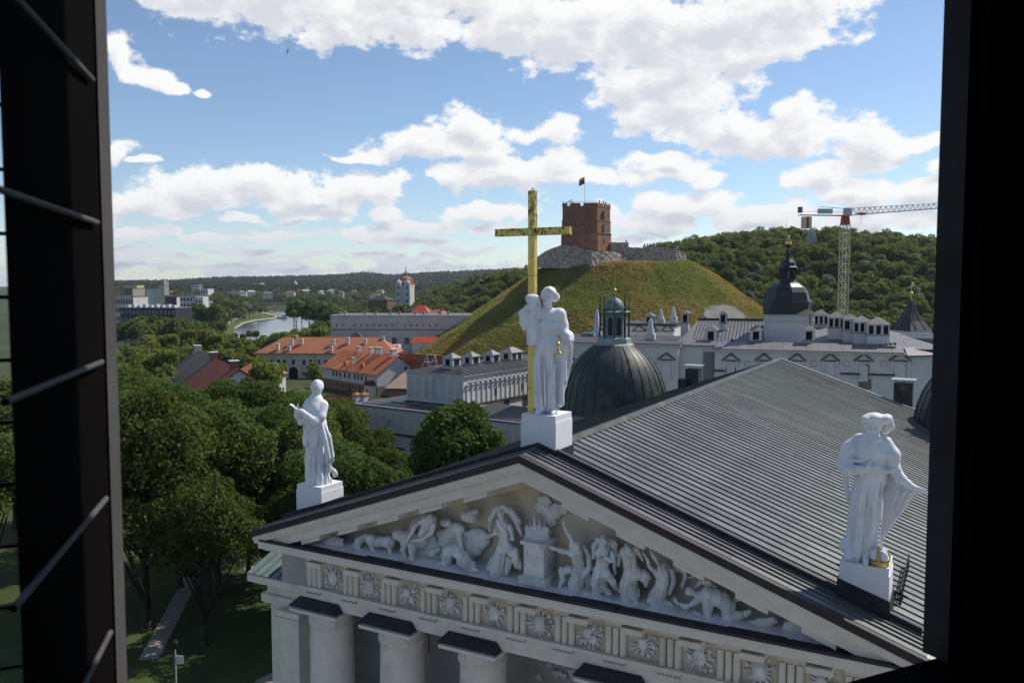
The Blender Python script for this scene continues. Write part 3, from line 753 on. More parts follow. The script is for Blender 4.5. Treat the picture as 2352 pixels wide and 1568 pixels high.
def metope(xc, k):
    """carved trophy on a plain field"""
    rnd = random.Random(100 + k)
    p = MB().box(xc - .63, xc + .63, 1.60, 1.622, 16.53, 17.84).build('metope', 'tan_plaster', CATH)
    zc = 17.12; m = MB()
    n = rnd.randint(11, 16)
    for i in range(n):
        a = 2 * math.pi * (i + rnd.uniform(-.3, .3)) / n
        r0, r1 = rnd.uniform(.08, .2), rnd.uniform(.42, .60)
        d = Vector((math.cos(a), 0, math.sin(a)))
        c = Vector((xc, 1.55, zc))
        m.tube(c + d * r0, c + d * r1 + Vector((0, rnd.uniform(-.06, .02), 0)), rnd.uniform(.03, .05), rnd.uniform(.02, .06), 6)
        if rnd.random() < .6: m.ball(tuple(c + d * r1), (rnd.uniform(.05, .11), .06, rnd.uniform(.05, .11)), 7, 5)
    kind = k % 4
    if kind == 0: m.ball((xc, 1.52, zc), (.27, .12, .33), 10, 7)
    elif kind == 1: m.hexa([(xc - .2, 1.42, zc - .36), (xc + .24, 1.42, zc - .3), (xc + .24, 1.6, zc - .3), (xc - .2, 1.6, zc - .36)], [(xc - .26, 1.42, zc + .26), (xc + .2, 1.42, zc + .32), (xc + .2, 1.6, zc + .32), (xc - .26, 1.6, zc + .26)])
    elif kind == 2: m.ball((xc - .1, 1.5, zc + .05), (.2, .13, .24), 9, 6); m.ball((xc + .16, 1.5, zc - .2), (.17, .12, .2), 9, 6)
    else: m.lathe([(.05, -.4), (.13, -.34), (.05, -.25), (.2, .0), (.16, .18), (.24, .3)], 10, (xc, 1.54, zc))
    for q in range(5):
        c = (xc + rnd.uniform(-.5, .5), 1.55, zc + rnd.uniform(-.5, .5)); m.ball(c, (rnd.uniform(.05, .12), .05, rnd.uniform(.05, .12)), 7, 5)
    m.build('trophy', 'relief_white', p, smooth=True)

COLM = {}
def column(x):
    t = CATH
    sh = MB().lathe([(1.22, 1.02), (1.2, 5), (1.12, 9), (1.02, 14.3), (1.02, 14.62), (1.11, 14.66), (1.13, 14.74), (1.05, 14.8), (1.02, 15.2), (1.2, 15.42), (1.24, 15.5)], 40, (x, 2.3, 0), cap=False).build('column', 'cream_stone', t, smooth=True)
    MB().box(x - 1.3, x + 1.3, 1.0, 3.6, 15.5, 15.615).build('abacus', 'cream_stone', sh)
    MB().box(x - 1.42, x + 1.42, .88, 3.0, 15.35, 15.5).build('abacus', 'cream_stone', sh)
    b = [(x - 1.46, .82, 15.617), (x + 1.46, .82, 15.617), (x + 1.46, 1.398, 15.617), (x - 1.46, 1.398, 15.617)]
    tp = [(x - 1.2, 1.2, 15.93), (x + 1.2, 1.2, 15.93), (x + 1.2, 1.397, 15.96), (x - 1.2, 1.397, 15.96)]
    MB().hexa(b, tp).build('abacus_roof', 'lead_black', sh)
    for a in (R(-90 - 28), R(-90 + 42)):
        m = MB(); c = Vector((x + 1.05 * math.cos(a), 2.3 + 1.05 * math.sin(a), 15.0))
        tv = Vector((-math.sin(a), math.cos(a), 0)); nv = Vector((math.cos(a), math.sin(a), 0))
        m.ball(tuple(c + nv * .03), .075, 8, 5)
        for i in range(6):
            p = c + (tv * math.cos(i * math.pi / 3) + Vector((0, 0, 1)) * math.sin(i * math.pi / 3)) * .14
            m.ball(tuple(p), (.09, .09, .09), 8, 5)
        m.build('rosette', 'relief_white', sh, smooth=True)
cath_shell()

# ---- side-chapel domes
def dome(px, top_py, Y, mirror_x=None, label=None):
    c = atY(px, top_py, Y)
    depth = (c - CAM) @ FW; s = depth / FPX
    cx = c[0] if mirror_x is None else mirror_x
    if mirror_x is not None: s = sc0[0]
    else: sc0[0] = s; sc0[1] = c[2]
    zt = sc0[1]; zb = zt - 150 * s
    prof = [(124, -4), (122, 8), (120, 28), (115, 54), (106, 80), (94, 102), (78, 122), (60, 138), (45, 148)]
    # smooth out
    P = [(r_ * s, z * s) for r_, z in prof]
    d = MB().lathe(P, 64, (cx, Y, zb), cap=False).build('dome', 'copper_dark', CATH, smooth=True)
    MB().box(cx - 128 * s, cx + 128 * s, Y - 128 * s, Y + 128 * s, 0, zb - 1.2).build('chapel_wall', 'cream_stone', d)
    MB().lathe([(128 * s, -1.19), (128 * s, -4 * s), (126 * s, -4 * s)], 40, (cx, Y, zb), cap=True).build('drum', 'copper_green', d)
    for k in range(32):
        a = 2 * math.pi * k / 32
        big = k % 4 == 0
        m = MB(); w = .085 if big else .018; hh = .09 if big else .035
        for i in range(len(P) - 1):
            (r0, z0), (r1, z1) = P[i], P[i + 1]
            def q(r_, z, o, e): return (cx + (r_ + e) * math.cos(a) - o * math.sin(a), Y + (r_ + e) * math.sin(a) + o * math.cos(a), zb + z)
            m.hexa([q(r0, z0, -w, -.05), q(r0, z0, w, -.05), q(r1, z1, w, -.05), q(r1, z1, -w, -.05)], [q(r0, z0, -w, hh), q(r0, z0, w, hh), q(r1, z1, w, hh), q(r1, z1, -w, hh)])
        m.build('rib', 'copper_dark' if big else 'lead_black', d)
    # lantern
    zl = zb + 148 * s
    MB().lathe([(46 * s, -3 * s), (46 * s, 0), (39 * s, 4 * s), (38 * s, 14 * s), (34 * s, 17 * s)], 8, (cx, Y, zl), R(22.5)).build('lantern_base', 'copper_pale', d)
    MB().lathe([(27 * s, 17 * s), (27 * s, 72 * s)], 8, (cx, Y, zl), R(22.5)).build('lantern_drum', 'copper_pale', d)
    MB().lathe([(36 * s, 72 * s), (38 * s, 75 * s), (33 * s, 78 * s)], 8, (cx, Y, zl), R(22.5)).build('lantern_cornice', 'copper_green', d)
    MB().lathe([(22 * s, 78 * s), (22 * s, 84 * s), (20.5 * s, 92 * s), (16 * s, 100 * s), (8 * s, 106 * s), (3 * s, 108 * s), (2 * s, 113 * s), (3.4 * s, 115 * s), (1.5 * s, 118 * s)], 24, (cx, Y, zl)).build('lantern_cap', 'copper_green', d, smooth=True)
    MB().ball((cx, Y, zl + 124 * s), 4.6 * s, 14, 9).build('finial', 'gold', d, smooth=True)
    MB().lathe([(1.6 * s, 117 * s), (.7 * s, 130 * s), (.5 * s, 158 * s)], 8, (cx, Y, zl)).tube((cx - 3 * s, Y, zl + 148 * s), (cx + 3 * s, Y, zl + 148 * s), .4 * s).build('finial_spike', 'gold', d)
    for k in range(8):
        a = R(22.5 + 45 * k); x, y = cx + 33 * s * math.cos(a), Y + 33 * s * math.sin(a)
        MB().lathe([(3 * s, 17 * s), (2.2 * s, 20 * s), (2.2 * s, 68 * s), (3 * s, 72 * s)], 10, (x, y, zl)).build('lantern_column', 'copper_dark', d)
        MB().lathe([(3.2 * s, 77 * s), (2.6 * s, 84 * s), (1.3 * s, 86 * s), (2 * s, 90 * s), (1.1 * s, 93 * s), (.9 * s, 104 * s), (1.5 * s, 106 * s), (.2 * s, 112 * s)], 8, (x, y, zl)).build('pinnacle', 'copper_dark', d)
        a2 = R(45 * k); rad = 27 * s * math.cos(R(22.5))
        m = MB().arch(0, 11 * s, 22 * s, 58 * s, -rad - .03, -rad + .1, 8)
        w = m.build('lantern_window', 'glass_dark', d); w.location = (cx, Y, zl); w.rotation_euler = (0, 0, a2)
sc0 = [0, 0]
dome(1411, 789, 46.0)
dome(0, 0, 46.0, mirror_x=16.4)
# chimneys and vents standing up behind the roof
def roof_stack(px, py, Y, w, h, cap):
    c = atY(px, py, Y)
    st = MB().box(c[0] - w, c[0] + w, Y - w, Y + w, c[2] - 3, c[2] + h).build('chimney', 'copper_dark', CATH)
    if cap: MB().box(c[0] - w * 1.3, c[0] + w * 1.3, Y - w * 1.3, Y + w * 1.3, c[2] + h + .25, c[2] + h + .33).box(c[0] - .03, c[0] + .03, Y - .03, Y + .03, c[2] + h, c[2] + h + .26).build('chimney_cap', 'copper_pale', st)
    return c
roof_stack(1593, 885, 48, .62, 1.6, True)
roof_stack(1570, 893, 47.2, .42, 1.0, False)
roof_stack(2075, 915, 52, .75, 1.4, True)
# snow guard and conduit on the south slope
def snow_guard():
    g = MB()
    x = 13.2
    for i in range(9):
        y = 3.6 + .55 * i
        g.box(x - .03, x + .03, y - .03, y + .03, zm(x), zm(x) + .55)
    for dz in (.12, .3, .5): g.box(x - .02, x + .02, 3.5, 8.2, zm(x) + dz, zm(x) + dz + .05)
    g.build('snow_guard', 'black_iron', CATH)
    m = MB()
    for i in range(9):
        xa = 11.2 + .25 * i
        m.box(xa - .05, xa + .05, 4.1, 4.35, zm(xa), zm(xa) + .16)
    m.tube((11.0, 4.2, zm(11.0) + .18), (13.4, 4.2, zm(13.4) + .18), .05)
    m.build('lightning_conductor', 'black_iron', CATH)
snow_guard()
# ------------------------------------------------------------------ roof statues
def face(S, c, rx, rz, turn, k=.03):
    """brow, eyes, nose, mouth and chin on a head centred at c; turn = horizontal angle of the gaze, 0 towards the viewer, negative to the left"""
    c = np.array(c, float); f = np.array([math.sin(turn), -math.cos(turn), 0]); s_ = np.array([math.cos(turn), math.sin(turn), 0]); u = np.array([0, 0, 1.])
    for e in (-1, 1):
        S.ell(c + f * rx * 1.0 + s_ * e * rx * .42 + u * rz * .02, (rx * .30, rx * .34, rz * .17), .025, neg=True)
        S.ell(c + f * rx * .74 + s_ * e * rx * .40 + u * rz * .0, (rx * .15, rx * .13, rz * .07), .015)
        S.cone(c + f * rx * .95 + s_ * e * rx * .15 + u * rz * .22, c + f * rx * .80 + s_ * e * rx * .62 + u * rz * .20, rx * .09, rx * .08, k)
        S.ell(c + s_ * e * rx * 1.0 - u * rz * .03, (rx * .14, rx * .16, rz * .2), .03)
    S.cone(c + f * rx * .98 + u * rz * .16, c + f * rx * 1.22 - u * rz * .20, rx * .10, rx * .15, .015)
    S.cone(c + f * rx * .94 - s_ * rx * .2 - u * rz * .46, c + f * rx * .94 + s_ * rx * .2 - u * rz * .46, rx * .07, rx * .07, .02)
    S.ell(c + f * rx * 1.02 - u * rz * .40, (rx * .34, rx * .16, rz * .045), .015, neg=True)
    S.ell(c + f * rx * .72 - u * rz * .78, (rx * .34, rx * .34, rz * .2), k * 1.5)

def hand(S, wrist, tip, side, r=.05, spread=.05):
    w = np.array(wrist, float); t = np.array(tip, float); d = t - w; L = np.linalg.norm(d); d = d / L
    s_ = np.array(side, float); s_ = s_ - d * (s_ @ d); s_ /= np.linalg.norm(s_)
    S.ell((w + d * L * .32), (max(.07, L * .2), .06, max(.07, L * .2)), .05)
    for i, (o, l) in enumerate(((-1.5, .86), (-.5, 1.0), (.5, .96), (1.5, .78))):
        a = w + d * L * .38 + s_ * o * spread; m_ = w + d * L * (.38 + l * .34) + s_ * o * spread * 1.1; e = w + d * L * (.38 + l * .62) + s_ * o * spread * 1.1 + np.array([0, .02, -.015])
        S.cone(a, m_, r * .62, r * .52, .015); S.cone(m_, e, r * .52, r * .4, .01)
    a = w + d * L * .2 - s_ * spread * 2; S.cone(w + d * L * .12, a, r * .8, r * .7, .03); S.cone(a, a + d * L * .34 - s_ * .04, r * .62, r * .45, .02)

def statue_left():
    zf = lambda x, y: ((x - 520) / 203.0, (1195 - y) / 203.0)
    def p(x, y, d=0.0): a = zf(x, y); return (a[0], d, a[1])
    S = Solid((-1.5, -1.1, -.05), (1.05, 1.0, 5.1), .022)
    # robe
    S.path([p(470, 610), p(470, 780), p(480, 960), p(500, 1120), p(510, 1190)], [.50, .52, .52, .58, .64], .15)
    S.path([p(540, 620, .05), p(570, 760, .1), p(570, 900, .1), p(590, 1060, .1)], [.26, .28, .30, .30], .2)
    S.path([p(520, 930, -.25), p(590, 1010, -.15), p(665, 1120, -.05)], [.22, .25, .15], .1)
    S.path([p(430, 1000, -.2), p(415, 1150, -.25), p(400, 1190, -.3)], [.14, .16, .16], .1)
    def folds(x, y, z):
        m = np.clip((3.1 - z) / .6, 0, 1) * (.35 + .65 * np.clip((3.0 - z) / 2, 0, 1))
        return m * .17 * (1 - np.abs(np.sin(x * 7.0 - z * .8 + y * 3))) ** 1.6 + m * .05 * (1 - np.abs(np.sin(x * 13 + z * 1.2 + y * 5))) ** 2
    S.warp(folds)
    # torso and cape
    S.path([p(490, 390), p(480, 470), p(475, 580)], [.36, .52, .52], .15)
    S.ell(p(545, 455, -.05), (.30, .34, .36), .12); S.ell(p(425, 440, .05), (.25, .3, .34), .12)
    S.path([p(400, 600, -.15), p(470, 640, -.2), p(560, 605, -.1)], .09, .08)
    # collar, neck, head
    S.path([p(480, 372, -.22), p(520, 378, -.2), p(550, 362, -.05)], .05, .03)
    S.cone(p(500, 380), p(503, 330), .21, .19, .08)
    hc = (zf(503, 262)[0], 0, zf(503, 262)[1])
    S.ell(hc, (.27, .31, .39), .05); S.ell((hc[0] + .08, .06, hc[2] + .07), (.25, .28, .31), .05)
    face(S, (hc[0] - .01, 0, hc[2] - .02), .29, .36, R(-26))
    # arms and joined hands
    S.path([p(560, 430, -.15), p(535, 530, -.35), p(480, 578, -.5)], [.25, .25, .23], .08)
    S.path([p(480, 578, -.5), p(415, 525, -.52), p(345, 470, -.5)], [.23, .19, .15], .06)
    S.path([p(400, 470, .1), p(350, 560, -.1), p(320, 520, -.3), p(310, 470, -.42)], [.2, .2, .15, .12], .06)
    S.path([p(380, 560, -.3), p(345, 590, -.3), p(330, 560, -.3)], [.12, .12, .08], .06)
    hand(S, p(345, 470, -.52), p(250, 398, -.55), (0, 1, .3), .06, .03)
    hand(S, p(335, 462, -.40), p(258, 396, -.46), (0, 1, .3), .06, .03)
    S.cone(p(335, 450, -.5), p(325, 405, -.52), .05, .03, .02)
    # maniple hanging at the side, with fringe
    S.path([p(540, 600, -.35), p(575, 760, -.42), p(605, 940, -.40)], [.09, .12, .13], .02)
    S.path([p(560, 600, -.28), p(615, 740, -.34), p(640, 930, -.32)], [.07, .10, .11], .02)
    for i in range(5): S.cone(p(598 + 13 * i, 945, -.40 + .03 * i), p(602 + 13 * i, 1000 - 4 * i, -.38 + .03 * i), .035, .028, .008)
    return S.mesh('figure', 'statue_white'), R(41.6)

def statue_mid():
    zf = lambda x, y: ((x - 520) / 224.7, (1228 - y) / 224.7)
    def p(x, y, d=0.0): a = zf(x, y); return (a[0], d, a[1])
    S = Solid((-1.2, -.95, -.05), (1.2, .85, 5.3), .022)
    # skirt
    S.path([p(530, 520), p(525, 640), p(520, 800), p(520, 960), p(520, 1150)], [.37, .52, .54, .55, .57], .12)
    S.path([p(440, 760, -.1), p(440, 960, -.12), p(440, 1150, -.12)], [.28, .26, .26], .12)
    S.path([p(600, 700, -.05), p(615, 900, -.08), p(625, 1120, -.1)], [.26, .27, .26], .12)
    def folds(x, y, z):
        m = np.clip((3.0 - z) / .8, 0, 1)
        return m * .20 * (1 - np.abs(np.sin(x * 6.2 + z * .35 + .6 + y))) ** 1.6 + m * .06 * (1 - np.abs(np.sin(x * 13 + z * .8 + y * 4))) ** 2
    S.warp(folds)
    S.path([p(490, 740, -.48), p(500, 900, -.56), p(505, 1140, -.5)], [.02, .05, .05], .02)
    S.path([p(590, 780, -.42), p(580, 960, -.5), p(585, 1090, -.48)], [.05, .07, .03], .03)
    # feet
    for x, d in ((440, -.55), (580, -.5)):
        S.path([p(x + 15, 1190, d + .25), p(x, 1205, d), p(x - 12, 1214, d - .2)], [.13, .11, .07], .05)
    # bodice
    S.path([p(530, 515), p(530, 440), p(528, 350)], [.37, .42, .34], .12)
    S.ell(p(490, 420, -.28), (.17, .16, .18), .08); S.ell(p(580, 425, -.28), (.17, .16, .18), .08)
    S.cone(p(470, 330), p(620, 330), .25, .27, .12)
    S.path([p(445, 512, -.1), p(530, 520, -.40), p(610, 512, -.12)], .045, .02)
    S.path([p(478, 345, -.28), p(515, 372, -.36), p(560, 348, -.28)], .035, .03)
    # neck, head, hair
    S.cone(p(530, 310), p(525, 225), .19, .165, .07)
    hc = p(523, 155); S.ell(hc, (.25, .29, .34), .04)
    S.ell((hc[0] + .09, .06, hc[2] + .09), (.28, .31, .28), .04)
    S.ell(p(590, 172, .1), (.20, .22, .20), .05)
    for i in range(4):
        S.path([p(468 + 10 * i, 130 - 12 * i, -.22 + .03 * i), p(530 + 10 * i, 92 + 2 * i, -.22 + .05 * i), p(612 - 2 * i, 150 + 14 * i, -.12 + .05 * i)], [.03, .05, .05], .02)
    face(S, (hc[0] - .03, 0, hc[2] - .04), .26, .33, R(-20))
    # right arm raised to the wrapped foot of the cross
    S.path([p(455, 320, .05), p(370, 400, -.05), p(312, 400, -.12)], [.2, .2, .2], .08)
    S.path([p(312, 400, -.12), p(300, 320, -.25), p(345, 262, -.35)], [.2, .16, .12], .06)
    S.ell(p(318, 430, -.1), (.14, .2, .26), .06)
    hand(S, p(330, 265, -.42), p(425, 238, -.5), (0, 0, 1), .06, .055)
    # cloth over the shaft: knot above, folds below
    S.ell(p(382, 195, -.2), (.25, .24, .24), .08); S.ell(p(350, 175, -.2), (.13, .18, .12), .05); S.ell(p(415, 175, -.2), (.13, .18, .13), .05)
    S.cone(p(425, 180, -.2), p(455, 275, -.1), .10, .08, .05)
    for x, d, r_ in ((352, -.28, .075), (378, -.36, .085), (405, -.34, .08), (430, -.24, .08)):
        S.path([p(x + 6, 260, d), p(x, 420, d), p(x + 4, 590, d + .03)], [r_, r_ * 1.05, r_ * 1.2], .03)
    S.path([p(390, 260, -.2), p(390, 580, -.18)], [.17, .2], .05)
    # left arm and mantle
    S.path([p(640, 325, .0), p(662, 420, -.05), p(672, 490, -.15)], [.24, .22, .21], .08)
    S.path([p(672, 490, -.15), p(700, 525, -.4), p(715, 560, -.55)], [.21, .19, .12], .06)
    S.path([p(680, 480, .05), p(725, 520, -.1), p(735, 560, -.2)], [.14, .16, .14], .08)
    hand(S, p(712, 560, -.58), p(722, 645, -.66), (1, 0, 0), .055, .045)
    S.path([p(668, 560, -.3), p(675, 760, -.28), p(682, 920, -.25)], [.1, .1, .09], .04)
    S.path([p(650, 600, -.25), p(655, 800, -.25), p(655, 1140, -.25)], [.08, .1, .11], .04)
    S.sheet([p(748, 560, -.1), p(700, 560, .2), p(662, 1070, .05)], .03, .04)
    S.path([p(748, 560, -.15), p(738, 760, -.1), p(690, 980, -.05), p(665, 1060, -.02)], [.06, .05, .05, .04], .04)
    return S.mesh('figure', 'statue_white'), R(26.3)

def statue_right():
    zf = lambda x, y: ((x - 420) / 207.0, (1155 - y) / 207.0)
    def p(x, y, d=0.0): a = zf(x, y); return (a[0], d, a[1])
    S = Solid((-1.15, -.95, -.05), (1.85, .9, 5.15), .022)
    # robe
    S.path([p(435, 560), p(420, 700), p(400, 860), p(390, 1100)], [.50, .56, .58, .62], .12)
    S.path([p(340, 720, -.1), p(325, 900, -.12), p(320, 1030, -.12)], [.28, .28, .26], .12)
    S.path([p(450, 760, -.1), p(450, 960, -.12), p(440, 1090, -.1)], [.26, .26, .26], .12)
    S.path([p(500, 720, .1), p(500, 950, .1), p(510, 1100, .1)], [.12, .12, .11], .1)
    def folds(x, y, z):
        m = np.clip((2.9 - z) / .8, 0, 1)
        return m * .19 * (1 - np.abs(np.sin(x * 5.6 - z * .3 + 1.3 + y))) ** 1.6 + m * .06 * (1 - np.abs(np.sin(x * 12 - z * 1.1 + y * 4))) ** 2
    S.warp(folds)
    S.cone(p(382, 740, -.64), p(372, 900, -.66), .05, .03, .05, neg=True)
    for i in range(3): S.path([p(470 + 22 * i, 590, -.42), p(440 + 28 * i, 700, -.50), p(452 + 26 * i, 860, -.5)], [.03, .04, .02], .04)
    # ground cloth and shoes
    S.ell(p(290, 1070, -.1), (.26, .3, .3), .1)
    S.path([p(310, 1090, -.4), p(300, 1118, -.62)], [.13, .1], .05); S.path([p(420, 1110, -.45), p(415, 1140, -.72)], [.13, .09], .05)
    # cape over chest and shoulders
    S.path([p(430, 300), p(425, 390), p(425, 500)], [.30, .52, .50], .12)
    S.path([p(350, 310, .0), p(300, 380, -.05), p(275, 470, -.1)], [.22, .28, .26], .12)
    S.path([p(520, 320, .0), p(560, 400, -.05), p(565, 475, -.05)], [.22, .26, .24], .12)
    S.path([p(300, 450, -.40), p(360, 440, -.5), p(430, 425, -.5)], [.07, .06, .04], .03)
    S.path([p(480, 500, -.45), p(545, 500, -.38), p(600, 485, -.2)], [.06, .07, .07], .04)
    S.path([p(390, 285, -.22), p(440, 305, -.3), p(490, 285, -.22)], [.06, .07, .06], .04)
    # right arm across the body
    S.path([p(275, 400, -.05), p(248, 490, -.2), p(300, 510, -.45)], [.22, .22, .2], .08)
    S.path([p(300, 510, -.45), p(370, 498, -.58)], [.2, .14], .06); S.cone(p(372, 540, -.5), p(365, 560, -.48), .06, .04, .04)
    hand(S, p(370, 497, -.6), p(508, 480, -.64), (0, 0, 1), .065, .05); S.cone(p(405, 480, -.62), p(430, 432, -.6), .055, .04, .03)
    # left arm held out, cloak hanging from it
    S.path([p(565, 470, -.05), p(620, 555, -.2), p(700, 605, -.3)], [.22, .17, .11], .08)
    hand(S, p(695, 603, -.3), p(788, 632, -.34), (0, 0, 1), .055, .035)
    S.sheet([p(545, 560, .15), p(720, 628, -.2), p(515, 1000, .1)], .045, .06)
    S.sheet([p(520, 520, .2), p(620, 560, -.05), p(520, 950, .25)], .05, .06)
    for i in range(3): S.path([p(690 - 40 * i, 640, -.2 + .08 * i), p(620 - 30 * i, 800, -.05 + .06 * i), p(530 - 8 * i, 975, .05)], [.05, .05, .03], .04)
    S.path([p(270, 520, .1), p(275, 650, .12), p(290, 760, .1)], [.12, .10, .05], .06)
    # neck, head, hat with brim swept to the right
    S.cone(p(440, 310), p(443, 260), .18, .17, .06)
    hc = p(443, 205); S.ell(hc, (.25, .28, .34), .04)
    face(S, (hc[0], 0, hc[2] - .03), .25, .32, R(-8))
    S.ell(p(445, 148, .02), (.33, .34, .17), .05); S.ell(p(400, 155, -.05), (.19, .3, .13), .05); S.ell(p(505, 158, .02), (.28, .3, .17), .05, rot=R(25))
    S.path([p(545, 170, 0), p(550, 205, .02), p(520, 240, .1)], [.11, .12, .1], .05)
    S.path([p(372, 165, -.05), p(378, 195, 0)], [.07, .07], .04)
    return S.mesh('figure', 'statue_white'), R(5.7)

def crown(loc):
    t = thing('crown', 'gilded crown with four white lobes at the feet of the caped statue', 'crown', loc)
    MB().lathe([(.27, 0), (.31, .03), (.30, .13), (.33, .17), (.26, .17), (.24, .02)], 20).build('band', 'gold', t, smooth=True)
    for k in range(4):
        a = R(45 + 90 * k); MB().ball((.17 * math.cos(a), .17 * math.sin(a), .36), (.165, .165, .21), 14, 9).build('lobe', 'pedestal_white', t, smooth=True)
        b = R(90 * k); m = MB()
        pts = [(.30 * math.cos(b), .30 * math.sin(b), .15), (.33 * math.cos(b), .33 * math.sin(b), .35), (.22 * math.cos(b), .22 * math.sin(b), .52), (0, 0, .56)]
        for i in range(3): m.tube(pts[i], pts[i + 1], .035, .03, 6)
        m.build('arch', 'gold', t)
    return t

def statue(name, label, x, y, zt, fn, slope_base):
    t = thing(name, label, 'statue', (x, y, zt))
    me, rz = fn()
    f = link('figure', me, t); f.rotation_euler = (0, 0, rz)
    MB().box(-.76, .76, -.76, .76, -.26, 0).build('pedestal_cap', 'pedestal_white', t)
    # block follows the roof slope at its foot, on a black lead skirt
    zb = [zp(x + dx) - zt for dx in (-.78, .78)]
    lo = lambda e: [(-e, -e, zb[0] + slope_base), (e, -e, zb[1] + slope_base), (e, e, zb[1] + slope_base), (-e, e, zb[0] + slope_base)]
    if abs(x) < 1:
        zc = zp(0) - zt + slope_base
        m = MB(); e = .785; zl = zp(.785) - zt + slope_base
        m.ext([(-e, zl), (0, zc), (e, zl), (e, -.262), (-e, -.262)], 'y', -e, e); m.build('pedestal', 'pedestal_white', t)
        MB().ext([(-.83, zl - .6), (.83, zl - .6), (.83, zl - .01), (0, zc), (-.83, zl - .01)], 'y', -.83, .83).build('pedestal_skirt', 'lead_black', t)
    else:
        e = .785
        MB().hexa(lo(e), [(-e, -e, -.262), (e, -e, -.262), (e, e, -.262), (-e, e, -.262)]).build('pedestal', 'pedestal_white', t)
        e = .83
        b = [(px_, py_, pz_ - .9) for px_, py_, pz_ in lo(e)]; tp = [(px_, py_, pz_ + .01) for px_, py_, pz_ in lo(e)]
        MB().hexa(b, tp).build('pedestal_skirt', 'lead_black', t)
    return t
statue('statue', 'white statue of a bearded priest with hands joined in prayer, at the left roof corner', -12.18, 2.05, 21.45, statue_left, .28)
statue('statue', 'tall white statue of a robed woman holding the gold cross at the pediment peak', 0.0, 2.05, 25.74, statue_mid, .22)
statue('statue', 'white statue of a man in a cape and hat with one arm stretched out', 12.2, 2.05, 21.60, statue_right, .62)
crown((12.2 + .44, 2.05 - .52, 21.6))

def cross():
    x, y, z0 = -.57, 1.86, 25.74
    t = thing('cross', 'tall weathered gold cross held upright by the central statue', 'cross', (x, y, z0))
    zt = 34.72 - z0; za = 33.08 - z0
    MB().box(-.145, .145, -.12, .12, 0, zt).build('upright', 'gold_worn', t)
    MB().box(-1.69, -.147, -.115, .115, za - .15, za + .15).box(.147, 1.69, -.115, .115, za - .15, za + .15).build('crossbar', 'gold_worn', t)
    m = MB(); 
    for i in range(8):
        a0, a1 = R(45 * i), R(45 * i + 45); m.tube((.05 * math.cos(a0), 0, zt + .05 + .05 * math.sin(a0)), (.05 * math.cos(a1), 0, zt + .05 + .05 * math.sin(a1)), .015)
    m.build('lifting_ring', 'black_iron', t)
    for zz in (1.0, 3.9, 5.55, 7.2): MB().box(-.148, .148, -.123, .123, zz, zz + .018).build('joint', 'black_iron', t)
cross()
m_ = thing('gilded_key', 'small gilded emblem in the lowered hand of the central statue', 'emblem', (.93, 1.2, 28.30)); m_.scale = (1.2, 1.2, 1.2)
MB().tube((-.02, 0, .25), (.0, 0, -.05), .05, .04).tube((0, 0, .05), (-.16, -.02, -.12), .035, .02).tube((0, 0, .05), (.12, -.02, -.1), .035, .02).ball((-.02, 0, .27), .08, 8, 6).build('emblem', 'gold', m_, smooth=True)

